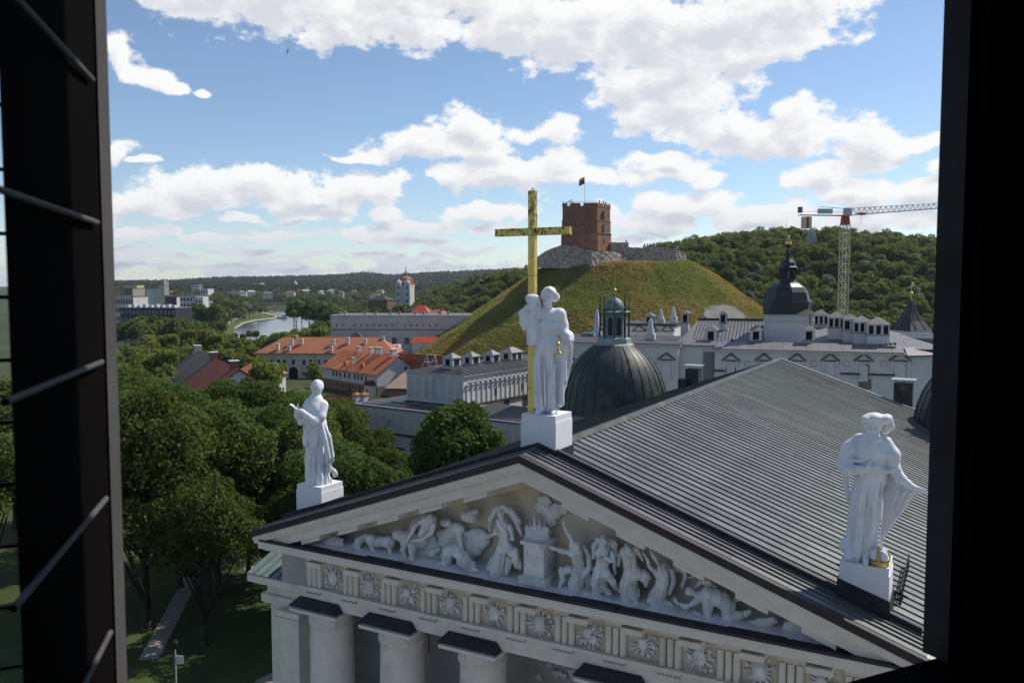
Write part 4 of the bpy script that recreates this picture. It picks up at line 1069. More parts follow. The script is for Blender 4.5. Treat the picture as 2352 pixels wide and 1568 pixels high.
# ------------------------------------------------------------------ pediment sculpture, each figure its own part of the cathedral
def relief():
    ZA = (600, 1150, 3.612); ZB = (1100, 1150, 3.612); ZC = (1600, 1150, 3.357)
    def pt(z, x, y, d):
        q = atY((z[0] + x / z[2]) / 1.06293, (z[1] + y / z[2]) / 1.06293, d)
        return (q[0], d, q[2])
    def fig(name, z, prims, folds=None, base=1.0, mat='relief_white', h=.034, k=.035):
        P = []
        for q in prims:
            if q[0] == 'p':   # path: points (x,y[,dy]), radii
                P.append(('p', [pt(z, a[0], a[1], base + (a[2] if len(a) > 2 else 0)) for a in q[1]], q[2]))
            else:
                P.append(('e', pt(z, q[1][0], q[1][1], base + (q[1][2] if len(q[1]) > 2 else 0)), q[2]))
        lo = np.array([9e9] * 3); hi = -lo
        for q in P:
            pts = q[1] if q[0] == 'p' else [q[1]]
            r_ = max(q[2]) if hasattr(q[2], '__len__') else q[2]
            for a in pts: lo = np.minimum(lo, np.array(a) - r_ - .15); hi = np.maximum(hi, np.array(a) + r_ + .15)
        S = Solid(lo, hi, h)
        for q in P:
            if q[0] == 'p': S.path(q[1], [r_ * .92 for r_ in q[2]], k)
            else: S.ell(q[1], q[2] if hasattr(q[2], '__len__') else (q[2],) * 3, k)
        sd = len(prims) * 1.7 + prims[0][1][0][0] * .01 if prims[0][0] == 'p' else 1.3
        folds = (folds or 0) * .62
        if folds: S.warp(lambda x, y, zz: folds * 2.0 * (1 - np.abs(np.sin(x * 8 + 2.2 * np.sin(zz * 2.3 + sd) + zz * 2.6 + y * 4))) ** 1.8 + folds * .8 * (1 - np.abs(np.sin(x * 15 + 2 * np.sin(zz * 4 + sd) - zz * 5 + y * 7))) ** 2)
        link(name, S.mesh(name, mat), CATH)
    H = .17   # head radius
    # left half
    fig('relief_plant', ZA, [('p', [(500, 680), (560, 650), (620, 610)], [.10, .14, .12]), ('p', [(610, 640), (640, 600), (680, 598)], [.12, .12, .08]), ('p', [(560, 690), (640, 640)], [.1, .1])], .03)
    fig('relief_boar', ZA, [('p', [(690, 620, -.1), (760, 612, -.15), (815, 622, -.15)], [.22, .29, .25]), ('p', [(820, 625, -.2), (855, 640, -.25)], [.2, .09]), ('p', [(850, 608, -.2), (862, 590, -.2)], [.06, .03]),
        ('p', [(685, 640, -.2), (675, 690, -.2)], [.12, .07]), ('p', [(700, 640, 0), (705, 672, 0)], [.1, .06]), ('p', [(800, 640, -.25), (805, 682, -.25)], [.11, .06]), ('p', [(822, 650, -.05), (840, 660, -.05)], [.08, .05])], .015)
    fig('relief_goat', ZA, [('p', [(1040, 580), (1000, 610, -.1), (985, 660, -.15)], [.2, .23, .18]), ('p', [(1040, 575, -.1), (1065, 560, -.15)], [.13, .08]), ('p', [(985, 660, -.15), (992, 722, -.15)], [.12, .06]), ('p', [(970, 630), (940, 690, -.1), (875, 735, -.2)], [.12, .09, .07]), ('p', [(1000, 640, -.2), (1010, 700, -.2)], [.12, .06])], .025)
    fig('relief_lion', ZA, [('p', [(1115, 615, -.1), (1190, 620), (1270, 620, -.05)], [.30, .27, .31]), ('e', (1100, 600, -.25), (.26, .24, .28)), ('p', [(1105, 640, -.2), (1130, 700, -.2), (1120, 735, -.25)], [.15, .1, .1]), ('p', [(1275, 640, -.1), (1270, 700, -.1), (1295, 765, -.15)], [.18, .12, .09]), ('e', (1112, 745, -.25), (.2, .18, .15)), ('p', [(1140, 640), (1150, 700)], [.12, .07])], .03)
    fig('relief_ox', ZA, [('p', [(1340, 560), (1440, 590), (1560, 620, .1)], [.28, .36, .3]), ('p', [(1400, 620, -.2), (1395, 690, -.3)], [.22, .12]), ('p', [(1385, 620, -.25), (1355, 580, -.3)], [.06, .04]), ('p', [(1420, 620, -.25), (1425, 585, -.3)], [.06, .04]),
        ('p', [(1380, 690, -.1), (1412, 740, -.1), (1414, 800, -.15)], [.14, .09, .07]), ('p', [(1470, 660, -.25), (1465, 760, -.3), (1482, 860, -.35)], [.22, .14, .09]), ('e', (1540, 780, 0), (.25, .2, .14))], .02)
    fig('relief_man', ZA, [('p', [(1640, 430, -.1), (1600, 480, -.05), (1560, 560, 0)], [.27, .30, .26]), ('e', (1625, 410, -.25), (H, H, H * 1.15)), ('p', [(1655, 470, -.3), (1640, 540, -.35), (1560, 600, -.35), (1460, 615, -.35)], [.14, .12, .10, .08]),
        ('p', [(1580, 420, -.25), (1500, 470, -.3), (1450, 560, -.35), (1420, 620, -.4)], [.14, .12, .1, .09]), ('p', [(1430, 560, 0), (1480, 430, .1), (1570, 385, .1), (1650, 395, .1)], [.07, .1, .1, .07])], .02)
    rr = random.Random(6)
    fig('relief_rocks', ZA, [('e', (rr.uniform(1560, 2060), rr.uniform(540, 760), .42), (rr.uniform(.25, .6), .22, rr.uniform(.2, .5))) for _ in range(26)] + [('p', [(1880, 520, .1), (1890, 620, 0), (1910, 710, -.1)], [.14, .12, .1]), ('e', (1860, 500, .15), (.4, .22, .25)), ('e', (1760, 450, .2), (.3, .2, .2))], .012)
    fig('relief_sack', ZA, [('e', (1975, 395, .15), (.42, .3, .28)), ('p', [(1920, 380, .1), (2040, 350, .1)], [.16, .14])], .03)
    fig('relief_bowing_man', ZA, [('p', [(1620, 800, -.1), (1700, 840, -.15), (1770, 820, -.1)], [.12, .2, .24]), ('p', [(1770, 820, -.1), (1790, 710, -.1), (1850, 690, -.1), (1920, 760, -.15)], [.24, .32, .32, .28]), ('p', [(1920, 760, -.15), (1970, 810, -.2)], [.28, .22]), ('e', (1985, 835, -.35), (.23, .23, .26)), ('p', [(1990, 870, -.35), (2000, 950, -.35)], [.2, .14]), ('p', [(1880, 800, -.35), (1950, 870, -.45), (2040, 870, -.45)], [.13, .11, .09]), ('p', [(1650, 720, 0), (1700, 690, .1)], [.2, .15]), ('e', (2000, 955, -.2), (.28, .2, .12))], .035)
    # centre
    fig('relief_veiled_woman', ZB, [('e', (445, 380, -.2), (H, H, H * 1.2)), ('p', [(350, 520, .15), (355, 420, .1), (400, 340, 0), (460, 320, 0), (530, 350, .05), (590, 440, .1), (620, 560, .15)], [.1, .15, .17, .17, .18, .17, .1]), ('p', [(450, 450, -.05), (470, 540, -.1), (475, 620, -.1)], [.27, .27, .24]),
        ('p', [(420, 480, -.2), (400, 540, -.35), (330, 575, -.4), (262, 585, -.4)], [.13, .12, .1, .06]), ('p', [(520, 480, -.1), (545, 600, -.15)], [.15, .12]), ('p', [(475, 640, -.05), (440, 760, -.05), (420, 880, -.1)], [.3, .38, .42]), ('p', [(500, 660, -.15), (560, 720, -.3), (600, 830, -.25)], [.24, .26, .2]), ('p', [(400, 760, 0), (330, 860, -.1)], [.2, .16]), ('p', [(520, 780, -.25), (500, 890, -.3)], [.18, .13])], .045)
    fig('relief_ram', ZB, [('p', [(690, 985, -.2), (760, 1000, -.2), (810, 1010, -.2)], [.17, .22, .17]), ('e', (680, 955, -.3), (.14, .14, .14)), ('p', [(560, 985, -.1), (640, 1000, -.15)], [.18, .14])], .03)
    fig('relief_prophet', ZB, [('e', (1112, 650, -.25), (H, H, H * 1.15)), ('p', [(1080, 690, -.1), (1065, 600, -.15), (1015, 500, -.2), (985, 410, -.25)], [.15, .14, .10, .06]), ('p', [(1060, 720, -.15), (960, 695, -.2), (890, 670, -.25), (835, 655, -.25)], [.15, .12, .1, .05]), ('p', [(1110, 710, -.1), (1125, 800, -.1), (1130, 880, -.1)], [.27, .28, .26]),
        ('p', [(1130, 890, -.1), (1110, 980, -.1), (1100, 1080, -.15)], [.32, .36, .3]), ('p', [(1060, 870, -.15), (985, 870, -.25), (985, 960, -.25), (955, 1045, -.3)], [.2, .17, .12, .09]), ('p', [(1150, 640, .1), (1220, 740, .1), (1230, 850, 0), (1180, 910, -.1), (1100, 930, -.2)], [.08, .14, .16, .14, .1]), ('p', [(1215, 880, .1), (1220, 1050, .05)], [.16, .13])], .04)
    fig('relief_firewood', ZB, [('e', (1220, 1120, -.2), (.55, .32, .3)), ('p', [(1150, 1080, -.35), (1330, 1130, -.35)], [.08, .08]), ('p', [(1170, 1060, -.35), (1280, 1160, -.4)], [.08, .08]), ('p', [(1290, 1060, -.3), (1180, 1150, -.4)], [.08, .08])], .03)
    fig('relief_seated_woman', ZB, [('e', (1352, 620, -.25), (H, H, H * 1.15)), ('p', [(1262, 760, .1), (1265, 670, .05), (1310, 600, .05), (1370, 585, .05), (1440, 640, .05), (1470, 740, .1)], [.12, .16, .16, .15, .16, .12]), ('p', [(1350, 690, -.1), (1340, 800, -.1), (1320, 880, -.1)], [.3, .28, .27]), ('p', [(1300, 720, -.2), (1320, 780, -.4), (1370, 760, -.4)], [.13, .12, .08]), ('p', [(1420, 720, -.2), (1430, 790, -.35), (1380, 770, -.4)], [.13, .12, .08]),
        ('p', [(1320, 890, -.1), (1305, 980, -.15), (1300, 1040, -.15)], [.34, .36, .28]), ('p', [(1370, 900, -.2), (1430, 980, -.3), (1485, 1060, -.3)], [.25, .17, .08]), ('p', [(1350, 1000, -.3), (1400, 1080, -.3)], [.2, .12]), ('p', [(1440, 780, .1), (1450, 900, .1)], [.12, .1])], .045)
    fig('relief_grieving_woman', ZB, [('e', (1560, 690, -.25), (H, H, H * 1.1)), ('p', [(1490, 820, .1), (1500, 730, .05), (1560, 665, .05), (1640, 690, .05), (1690, 780, .1)], [.12, .15, .15, .15, .1]), ('p', [(1570, 740, -.1), (1580, 830, -.1), (1600, 890, -.1)], [.3, .3, .3]), ('p', [(1530, 780, -.3), (1540, 840, -.4), (1590, 760, -.4)], [.13, .12, .08]),
        ('p', [(1600, 900, -.1), (1570, 1020, -.15), (1560, 1110, -.2)], [.36, .42, .32]), ('p', [(1640, 900, -.1), (1720, 930, -.1), (1730, 1010, -.1)], [.3, .26, .1]), ('p', [(1620, 1050, -.25), (1640, 1150, -.3)], [.25, .14])], .05)
    fig('relief_pleading_woman', ZB, [('e', (1860, 850, -.25), (H, H, H * 1.15)), ('p', [(1810, 900, -.15), (1760, 840, -.2), (1735, 760, -.2), (1690, 705, -.15)], [.14, .11, .09, .05]), ('p', [(1850, 820, -.05), (1790, 740, -.05), (1755, 670, -.05)], [.12, .1, .05]), ('p', [(1870, 900, -.1), (1870, 980, -.1), (1850, 1050, -.1)], [.26, .28, .28]), ('p', [(1850, 1060, -.15), (1800, 1130, -.2), (1830, 1220, -.2)], [.33, .34, .26]), ('p', [(1890, 810, .1), (1950, 880, .1), (1960, 980, .05), (1920, 1080, -.05)], [.07, .12, .14, .1]), ('p', [(1900, 1150, -.1), (1950, 1180, -.1)], [.16, .1])], .045)
    fig('relief_kneeling_man', ZC, [('e', (285, 985, -.25), (H * 1.05, H * 1.05, H * 1.1)), ('p', [(320, 960, .1), (380, 905, .1), (450, 915, .1), (500, 970, .1)], [.07, .12, .12, .08]), ('p', [(370, 1030, -.1), (440, 1010, -.1), (540, 1050, -.1), (600, 1100, -.1)], [.27, .32, .34, .3]), ('p', [(350, 1060, -.3), (250, 1110, -.4), (180, 1080, -.4)], [.13, .11, .08]), ('p', [(180, 1080, -.4), (145, 1030, -.4)], [.06, .03]), ('p', [(180, 1080, -.4), (160, 1025, -.4)], [.05, .03]), ('p', [(180, 1080, -.4), (125, 1045, -.4)], [.05, .03]),
        ('p', [(430, 1060, -.2), (430, 1170, -.25)], [.24, .2]), ('p', [(580, 1100, -.1), (590, 1190, -.15), (700, 1180, -.15), (775, 1150, -.1)], [.3, .24, .18, .1]), ('p', [(260, 1160, -.2), (370, 1180, -.2)], [.14, .16]), ('p', [(620, 1060, .1), (720, 1040, .1)], [.15, .06]), ('p', [(50, 1120, -.1), (60, 1170, -.15)], [.14, .1])], .04)
    fig('relief_tree', ZC, [('p', [(220, 940, .3), (250, 880, .3), (240, 800, .35)], [.12, .1, .07]), ('e', (200, 770, .4), (.35, .16, .3)), ('p', [(250, 880, .3), (330, 850, .35)], [.08, .05])], .04)
    fig('relief_dog', ZC, [('p', [(800, 1250, -.1), (870, 1240, -.15), (935, 1235, -.15)], [.17, .19, .19]), ('e', (965, 1218, -.2), (.15, .14, .13)), ('p', [(970, 1220, -.2), (1002, 1238, -.22)], [.1, .05]), ('p', [(915, 1250, -.2), (918, 1318, -.2)], [.09, .05]), ('p', [(955, 1250, -.1), (972, 1322, -.1)], [.08, .05]), ('p', [(800, 1255, -.1), (740, 1272, -.1)], [.13, .05]), ('p', [(820, 1265, -.2), (850, 1285, -.2)], [.09, .05])], .012)
    fig('relief_wolf', ZC, [('p', [(1090, 1265, -.1), (1160, 1262, -.12), (1225, 1290, -.1)], [.19, .26, .2]), ('p', [(1085, 1260, -.15), (1050, 1272, -.18)], [.15, .08]), ('p', [(1090, 1248, -.1), (1098, 1232, -.1)], [.05, .02]), ('p', [(1125, 1290, -.2), (1120, 1330, -.2), (1108, 1365, -.22)], [.1, .06, .05]), ('p', [(1145, 1290, 0), (1150, 1372, 0)], [.1, .05]), ('p', [(1225, 1310, -.15), (1235, 1345, -.15), (1215, 1372, -.18)], [.1, .06, .05]), ('p', [(1240, 1295, -.05), (1330, 1355, -.05)], [.1, .04])], .012)
    fig('relief_hares', ZC, [('e', (1380, 1385, -.05), (.2, .2, .17)), ('e', (1450, 1375, -.05), (.22, .22, .22)), ('e', (1490, 1395, -.05), (.18, .18, .16))], .04)
    # altar with its fire and smoke
    a0 = pt(ZB, 645, 900, .45); a1 = pt(ZB, 820, 900, .45); at = pt(ZB, 645, 640, .45)
    al = MB().box(a0[0], a1[0], .45, 1.55, 19.3, at[2]).build('altar', 'relief_white', CATH)
    MB().box(a0[0] - .15, a1[0] + .15, .3, 1.58, 19.1, 19.42).build('altar_base', 'relief_white', al)
    MB().box(a0[0] - .1, a1[0] + .1, .35, 1.57, at[2], at[2] + .14).build('altar_slab', 'relief_white', al)
    rnd = random.Random(2)
    pr = [('p', [(690, 590, 0), (840, 590, 0)], [.2, .2])]
    for i in range(15):
        x = 670 + 13 * i
        pr.append(('p', [(x, 590, -.1), (x + rnd.uniform(-18, 14), 500, -.1), (x + rnd.uniform(-25, 18) + (i - 7) * 3, 340 + rnd.uniform(20, 120) + abs(i - 7) * 14, -.05)], [.11, .08, .025]))
    fig('relief_fire', ZB, pr, .02)
    fig('relief_smoke', ZB, [('e', (820, 330, .4), (.45, .14, .3)), ('e', (880, 360, .4), (.5, .14, .35)), ('e', (960, 330, .45), (.4, .12, .25)), ('e', (880, 430, .4), (.3, .14, .3)), ('e', (830, 270, .45), (.35, .12, .3))], .05)
relief()
# ------------------------------------------------------------------ ground, river, hills
surf('lawn', (.050, .082, .014), (.085, .115, .026), .25, .95, bump=.4, bscale=4, c3=(.12, .10, .05), scale3=.06, c3r=(.62, .75))
surf('path_stone', (.30, .26, .23), (.24, .21, .19), 1.2, .9, bump=.2, bscale=6)
surf('hill_grass', (.135, .128, .035), (.205, .178, .072), .11, .95, bump=.9, bscale=1.6, stretch=(1, 1, 2.2), contrast=(.38, .62), c3=(.105, .13, .028), scale3=.03, c3r=(.45, .6), detail=9)
surf('hill_scar', (.23, .215, .19), (.19, .18, .16), .6, .95, bump=.4)
surf('water', (.035, .055, .085), (.05, .07, .10), .05, .16, bump=.5, bscale=.5, spec=.5)
surf('forest_floor', (.030, .048, .014), (.050, .072, .022), .02, .95)
surf('quay', (.42, .38, .31), (.36, .33, .28), .1, .9)
surf('asphalt', (.10, .10, .10), (.13, .13, .125), .2, .9)

SK_PX = [200, 260, 400, 500, 600, 700, 800, 835, 900, 950, 1000, 1100, 1200, 1300, 2600]
SK_Y = [653, 652, 648, 639, 637, 635, 633, 629, 636, 634, 631, 627, 621, 625, 635]
RG_PX = [600, 850, 950, 1000, 1100, 1200, 1300, 1400, 1500, 1600, 1840, 2000, 2150, 2400, 2800]
RG_Z = [-4.3, -4.3, 4, 12, 26, 30, 34, 40, 47, 52, 58, 54, 51, 52, 52]
RG_D = [900, 900, 900, 850, 720, 640, 600, 560, 560, 560, 570, 560, 550, 550, 550]
def sstep(a, b, x):
    t = np.clip((x - a) / (b - a), 0, 1); return t * t * (3 - 2 * t)
def height(x, y):
    dx = np.asarray(x) - CAM[0]; dy = np.asarray(y) - CAM[1]
    d = dx * FH[0] + dy * FH[1]; l = dx * RT[0] + dy * RT[1]
    r = np.hypot(dx, dy)
    px = IW / 2 + FPX * np.clip(l / np.maximum(d, 1), -1.2, 1.2)
    front = d > 5
    base = -4.0 * sstep(330, 470, d) * sstep(-20, -90, l)
    D = np.interp(px, RG_PX, RG_D); Z = np.interp(px, RG_PX, RG_Z)
    hill = (Z - base) * sstep(D * .62, D, d)
    wav = 2.5 * np.sin(x * .013 + 1) * np.sin(y * .017) + 1.5 * np.sin(x * .031) * np.cos(y * .027 + 2)
    hill = hill + wav * sstep(D * .7, D, d) * (Z > 5)
    far_z = 30.9 + (656 - np.interp(px, SK_PX, SK_Y)) / FPX * 4200 - 14
    mid_z = 4 + 14 * sstep(1200, 2300, d)
    t = sstep(2300, 4200, d)
    h0 = base + hill
    h1 = np.where(px < 1000, mid_z, np.maximum(h0 * .9, mid_z)) if True else 0
    h = h0 + (h1 - h0) * sstep(1000, 1900, d)
    h = h + (far_z - h) * t
    h = h + 5 * np.sin(x * .0021 + y * .0037) * sstep(2200, 3600, d)
    return np.where(front, h, 0.0)

def terrain():
    angs = np.concatenate([np.linspace(-40, 40, 241), np.linspace(45, 315, 55)])
    rad = np.concatenate([np.linspace(0.5, 60, 6), np.geomspace(75, 9500, 120)])
    A, Rr = np.meshgrid(np.radians(angs), rad, indexing='ij')
    X = CAM[0] + Rr * (np.sin(A) * RT[0] + np.cos(A) * FH[0]); Y = CAM[1] + Rr * (np.sin(A) * RT[1] + np.cos(A) * FH[1])
    Z = height(X, Y)
    na, nr = A.shape
    V_ = np.stack([X, Y, Z], -1).reshape(-1, 3)
    I = np.arange(na * nr).reshape(na, nr)
    I2 = np.concatenate([I, I[:1]], 0)
    F_ = np.stack([I2[:-1, :-1], I2[1:, :-1], I2[1:, 1:], I2[:-1, 1:]], -1).reshape(-1, 4)
    me = bpy.data.meshes.new('ground'); me.from_pydata(V_.tolist(), [], F_.tolist())
    me.polygons.foreach_set('use_smooth', [True] * len(me.polygons))
    m = surf('ground_cover', (.030, .048, .011), (.052, .072, .018), .25, .95, bump=.3, bscale=3)
    nt = m.node_tree; b = nt.nodes['Principled BSDF']; src = b.inputs['Base Color'].links[0].from_socket
    # beyond the park the ground carries woods: darker cover with broad patches, by distance from the cathedral
    ge = nt.nodes.new('ShaderNodeNewGeometry'); ln = nt.nodes.new('ShaderNodeVectorMath'); ln.operation = 'LENGTH'; nt.links.new(ge.outputs['Position'], ln.inputs[0])
    mr = nt.nodes.new('ShaderNodeMapRange'); mr.inputs[1].default_value = 300; mr.inputs[2].default_value = 480; nt.links.new(ln.outputs['Value'], mr.inputs[0])
    nz = nt.nodes.new('ShaderNodeTexNoise'); nz.inputs['Scale'].default_value = .018; nz.inputs['Detail'].default_value = 9; nz.inputs['Roughness'].default_value = .7; nt.links.new(ge.outputs['Position'], nz.inputs['Vector'])
    mr2 = nt.nodes.new('ShaderNodeMapRange'); mr2.inputs[1].default_value = .38; mr2.inputs[2].default_value = .62; nt.links.new(nz.outputs['Fac'], mr2.inputs[0])
    cm = nt.nodes.new('ShaderNodeMix'); cm.data_type = 'RGBA'; cm.inputs[6].default_value = (.020, .034, .012, 1); cm.inputs[7].default_value = (.046, .068, .022, 1); nt.links.new(mr2.outputs[0], cm.inputs[0])
    mx = nt.nodes.new('ShaderNodeMix'); mx.data_type = 'RGBA'; nt.links.new(mr.outputs[0], mx.inputs[0]); nt.links.new(src, mx.inputs[6]); nt.links.new(cm.outputs[2], mx.inputs[7]); nt.links.new(mx.outputs[2], b.inputs['Base Color'])
    me.materials.append(m); me.update()
    tag(link('ground', me), 'park lawn and wooded ground spreading out to the horizon', kind='structure')
terrain()

def sheet(name, pxs, z, mat, label, thick=0.0):
    P = [atZ(a, b, z) for a, b in pxs]
    m = MB()
    n = len(P)
    m.add([(p[0], p[1], z) for p in P], [tuple(range(n))])
    if thick: m.add([(p[0], p[1], z) for p in P] + [(p[0], p[1], z - thick) for p in P], [(i, (i + 1) % n, n + (i + 1) % n, n + i) for i in range(n)])
    return tag(m.build(name, mat), label, kind='structure')
sheet('river', [(500, 800), (720, 800), (740, 742), (712, 713), (690, 706), (590, 706), (598, 714), (640, 722), (640, 728), (600, 735), (560, 745), (540, 757), (528, 775)], -3.9, 'water', 'blue-grey river curving towards the bridge')
sheet('riverbank', [(600, 716), (622, 719), (637, 723), (639, 728), (628, 732), (585, 737), (560, 743), (540, 755), (533, 768), (505, 768), (520, 748), (548, 735), (575, 722)], -3.3, 'lawn', 'grassy river bank and promontory', 1.0)
sheet('quay', [(600, 716), (622, 719), (637, 723), (639, 728), (628, 732), (585, 737), (560, 743), (540, 755), (538, 752), (557, 740.5), (583, 734.5), (625, 729.5), (634, 727), (632, 724), (618, 720.8), (600, 718)], -3.22, 'quay', 'pale stone quay edging the river bank')
sheet('lawn', [(598, 720), (618, 722), (630, 725), (625, 729), (600, 731), (585, 731)], -3.25, 'lawn', 'grass on the promontory by the river')
sheet('lawn', [(500, 760), (520, 742), (545, 733), (560, 735), (556, 741), (530, 757), (515, 768), (498, 768)], -3.24, 'lawn', 'grass slope beside the embankment path')
sheet('road', [(430, 775), (520, 738), (560, 722), (568, 723), (530, 741), (470, 765), (440, 785)], -3.2, 'quay', 'pale embankment road along the river')
sheet('road', [(268, 832), (330, 815), (480, 786), (520, 778), (522, 786), (480, 796), (335, 830), (272, 850)], -1.5, 'asphalt', 'grey street running behind the near trees')
sheet('path', [(318, 1515), (365, 1511), (455, 1330), (425, 1320)], .02, 'path_stone', 'stone path across the shaded lawn')
sheet('path', [(590, 1560), (655, 1530), (700, 1500), (700, 1580), (560, 1600)], .024, 'path_stone', 'paved strip at the foot of the cathedral')
MB().box(-24, -18.5, 2.0, 2.5, 0, .5).build('low_wall', 'path_stone').update_tag()
tag(bpy.data.objects['low_wall'], 'low stone wall on the lawn beside the cathedral corner', 'wall')
sheet('path', [(560, 1305), (640, 1288), (650, 1296), (575, 1318)], .016, 'quay', 'pale gravel path behind the trees')

# ------------------------------------------------------------------ castle hill
def square():
    m = MB().add([(-17, 6, .03), (-19, -30, .03), (-60, -95, .03), (90, -95, .03), (90, 12, .03), (20, 12, .03)], [tuple(range(6))])
    tag(m.build('square', 'paving'), 'pale granite paving of the square before the portico', kind='structure')
surf('paving', (.46, .43, .40), (.38, .36, .335), .6, .85)
square()
HC = ground(1440, 350)
def hill_z(r_, a, x, y):
    l, d = math.cos(a), math.sin(a)
    rt = 31.0 - 6.5 * l - 5.5 * d + 1.0 * math.sin(5 * a)
    sl = .68 + .03 * math.sin(a * 3 + 1)
    q = r_ - rt
    z = 39.6 + 1.6 * l - sl * (q + math.sqrt(q * q + 3)) / 2 + .2
    z -= 3.5 * math.exp(-((r_ - 60) / 18) ** 2) * max(0, math.sin(a * 4 + .8)) * .5
    z += (mnoise.noise((x * .05, y * .05, 0)) * 1.3 + mnoise.noise((x * .2, y * .2, 3)) * .45) * min(1, max(0, (r_ - 20) / 15))
    # gullies worn down the slope and terracettes across it
    z -= .9 * max(0, mnoise.noise((a * 9, r_ * .015, 2))) * (1 if r_ > rt + 3 else 0)
    z += .10 * math.sin(z * 3.1 + mnoise.noise((x * .08, y * .08, 7)) * 4) * (1 if r_ > rt else 0)
    return z
def hill_at(px, py):
    d = ray(px, py)
    for k in range(2400):
        p = CAM + d * (236 + k * .06)
        v = p - HC; l, f = v @ RT, v @ FH; r_ = math.hypot(l, f)
        if r_ < 122 and p[2] < hill_z(r_, math.atan2(f, l), p[0], p[1]): return p
    return None
def hill_mesh():
    na, nr = 140, 54
    V_ = []; F_ = []
    rnd = np.random.RandomState(3)
    for j in range(nr):
        r_ = 124 * j / (nr - 1)
        for i in range(na):
            a = 2 * math.pi * i / na
            l, d = math.cos(a), math.sin(a)
            x = HC[0] + RT[0] * l * r_ + FH[0] * d * r_; y = HC[1] + RT[1] * l * r_ + FH[1] * d * r_
            z = hill_z(r_, a, x, y)
            V_.append((x, y, z))
    for j in range(nr - 1):
        for i in range(na):
            i2 = (i + 1) % na
            F_.append((j * na + i, (j + 1) * na + i, (j + 1) * na + i2, j * na + i2))
    m = MB(); m.add(V_, F_)
    tag(m.build('hill', 'hill_grass', smooth=True), 'steep grassy castle hill with the brick tower on top', kind='structure')
hill_mesh()
def bare_patch():
    G = []
    nu, nv = 16, 8
    for j in range(nv + 1):
        row = []
        for i in range(nu + 1):
            u, v = i / nu * 2 - 1, j / nv * 2 - 1
            k = math.sqrt(max(0, 1 - v * v * .85)) * (1 + .12 * math.sin(v * 5))
            p = hill_at(1662 + u * 46 * k + 12 * v, 722 + v * 20)
            row.append(None if p is None else p + np.array([0, 0, .35]))
        G.append(row)
    m = MB()
    for j in range(nv):
        for i in range(nu):
            q = [G[j][i], G[j][i + 1], G[j + 1][i + 1], G[j + 1][i]]
            if all(x is not None for x in q): m.add(q, [(0, 1, 2, 3)])
    if m.v: tag(m.build('bare_slope', 'hill_scar', smooth=True), 'grey patch of bare soil low on the right of the hill', kind='structure')
bare_patch()

surf('castle_brick', (.285, .135, .085), (.225, .105, .068), .35, .9, bump=.4, bscale=5, stretch=(1, 1, 2.5), c3=(.33, .215, .16), scale3=.25, c3r=(.6, .8))
surf('castle_stone', (.40, .335, .28), (.20, .165, .145), .9, .95, bump=1.0, bscale=2.2, c3=(.54, .46, .39), scale3=1.3, c3r=(.5, .62))
surf('brick_trim', (.22, .125, .09), None, rough=.9)
surf('white_trim', (.66, .63, .58), None, rough=.9)
surf('flag_yellow', (.85, .58, .05), None, rough=.8); surf('flag_green', (.03, .16, .06), None, rough=.8); surf('flag_red', (.50, .03, .03), None, rough=.8)

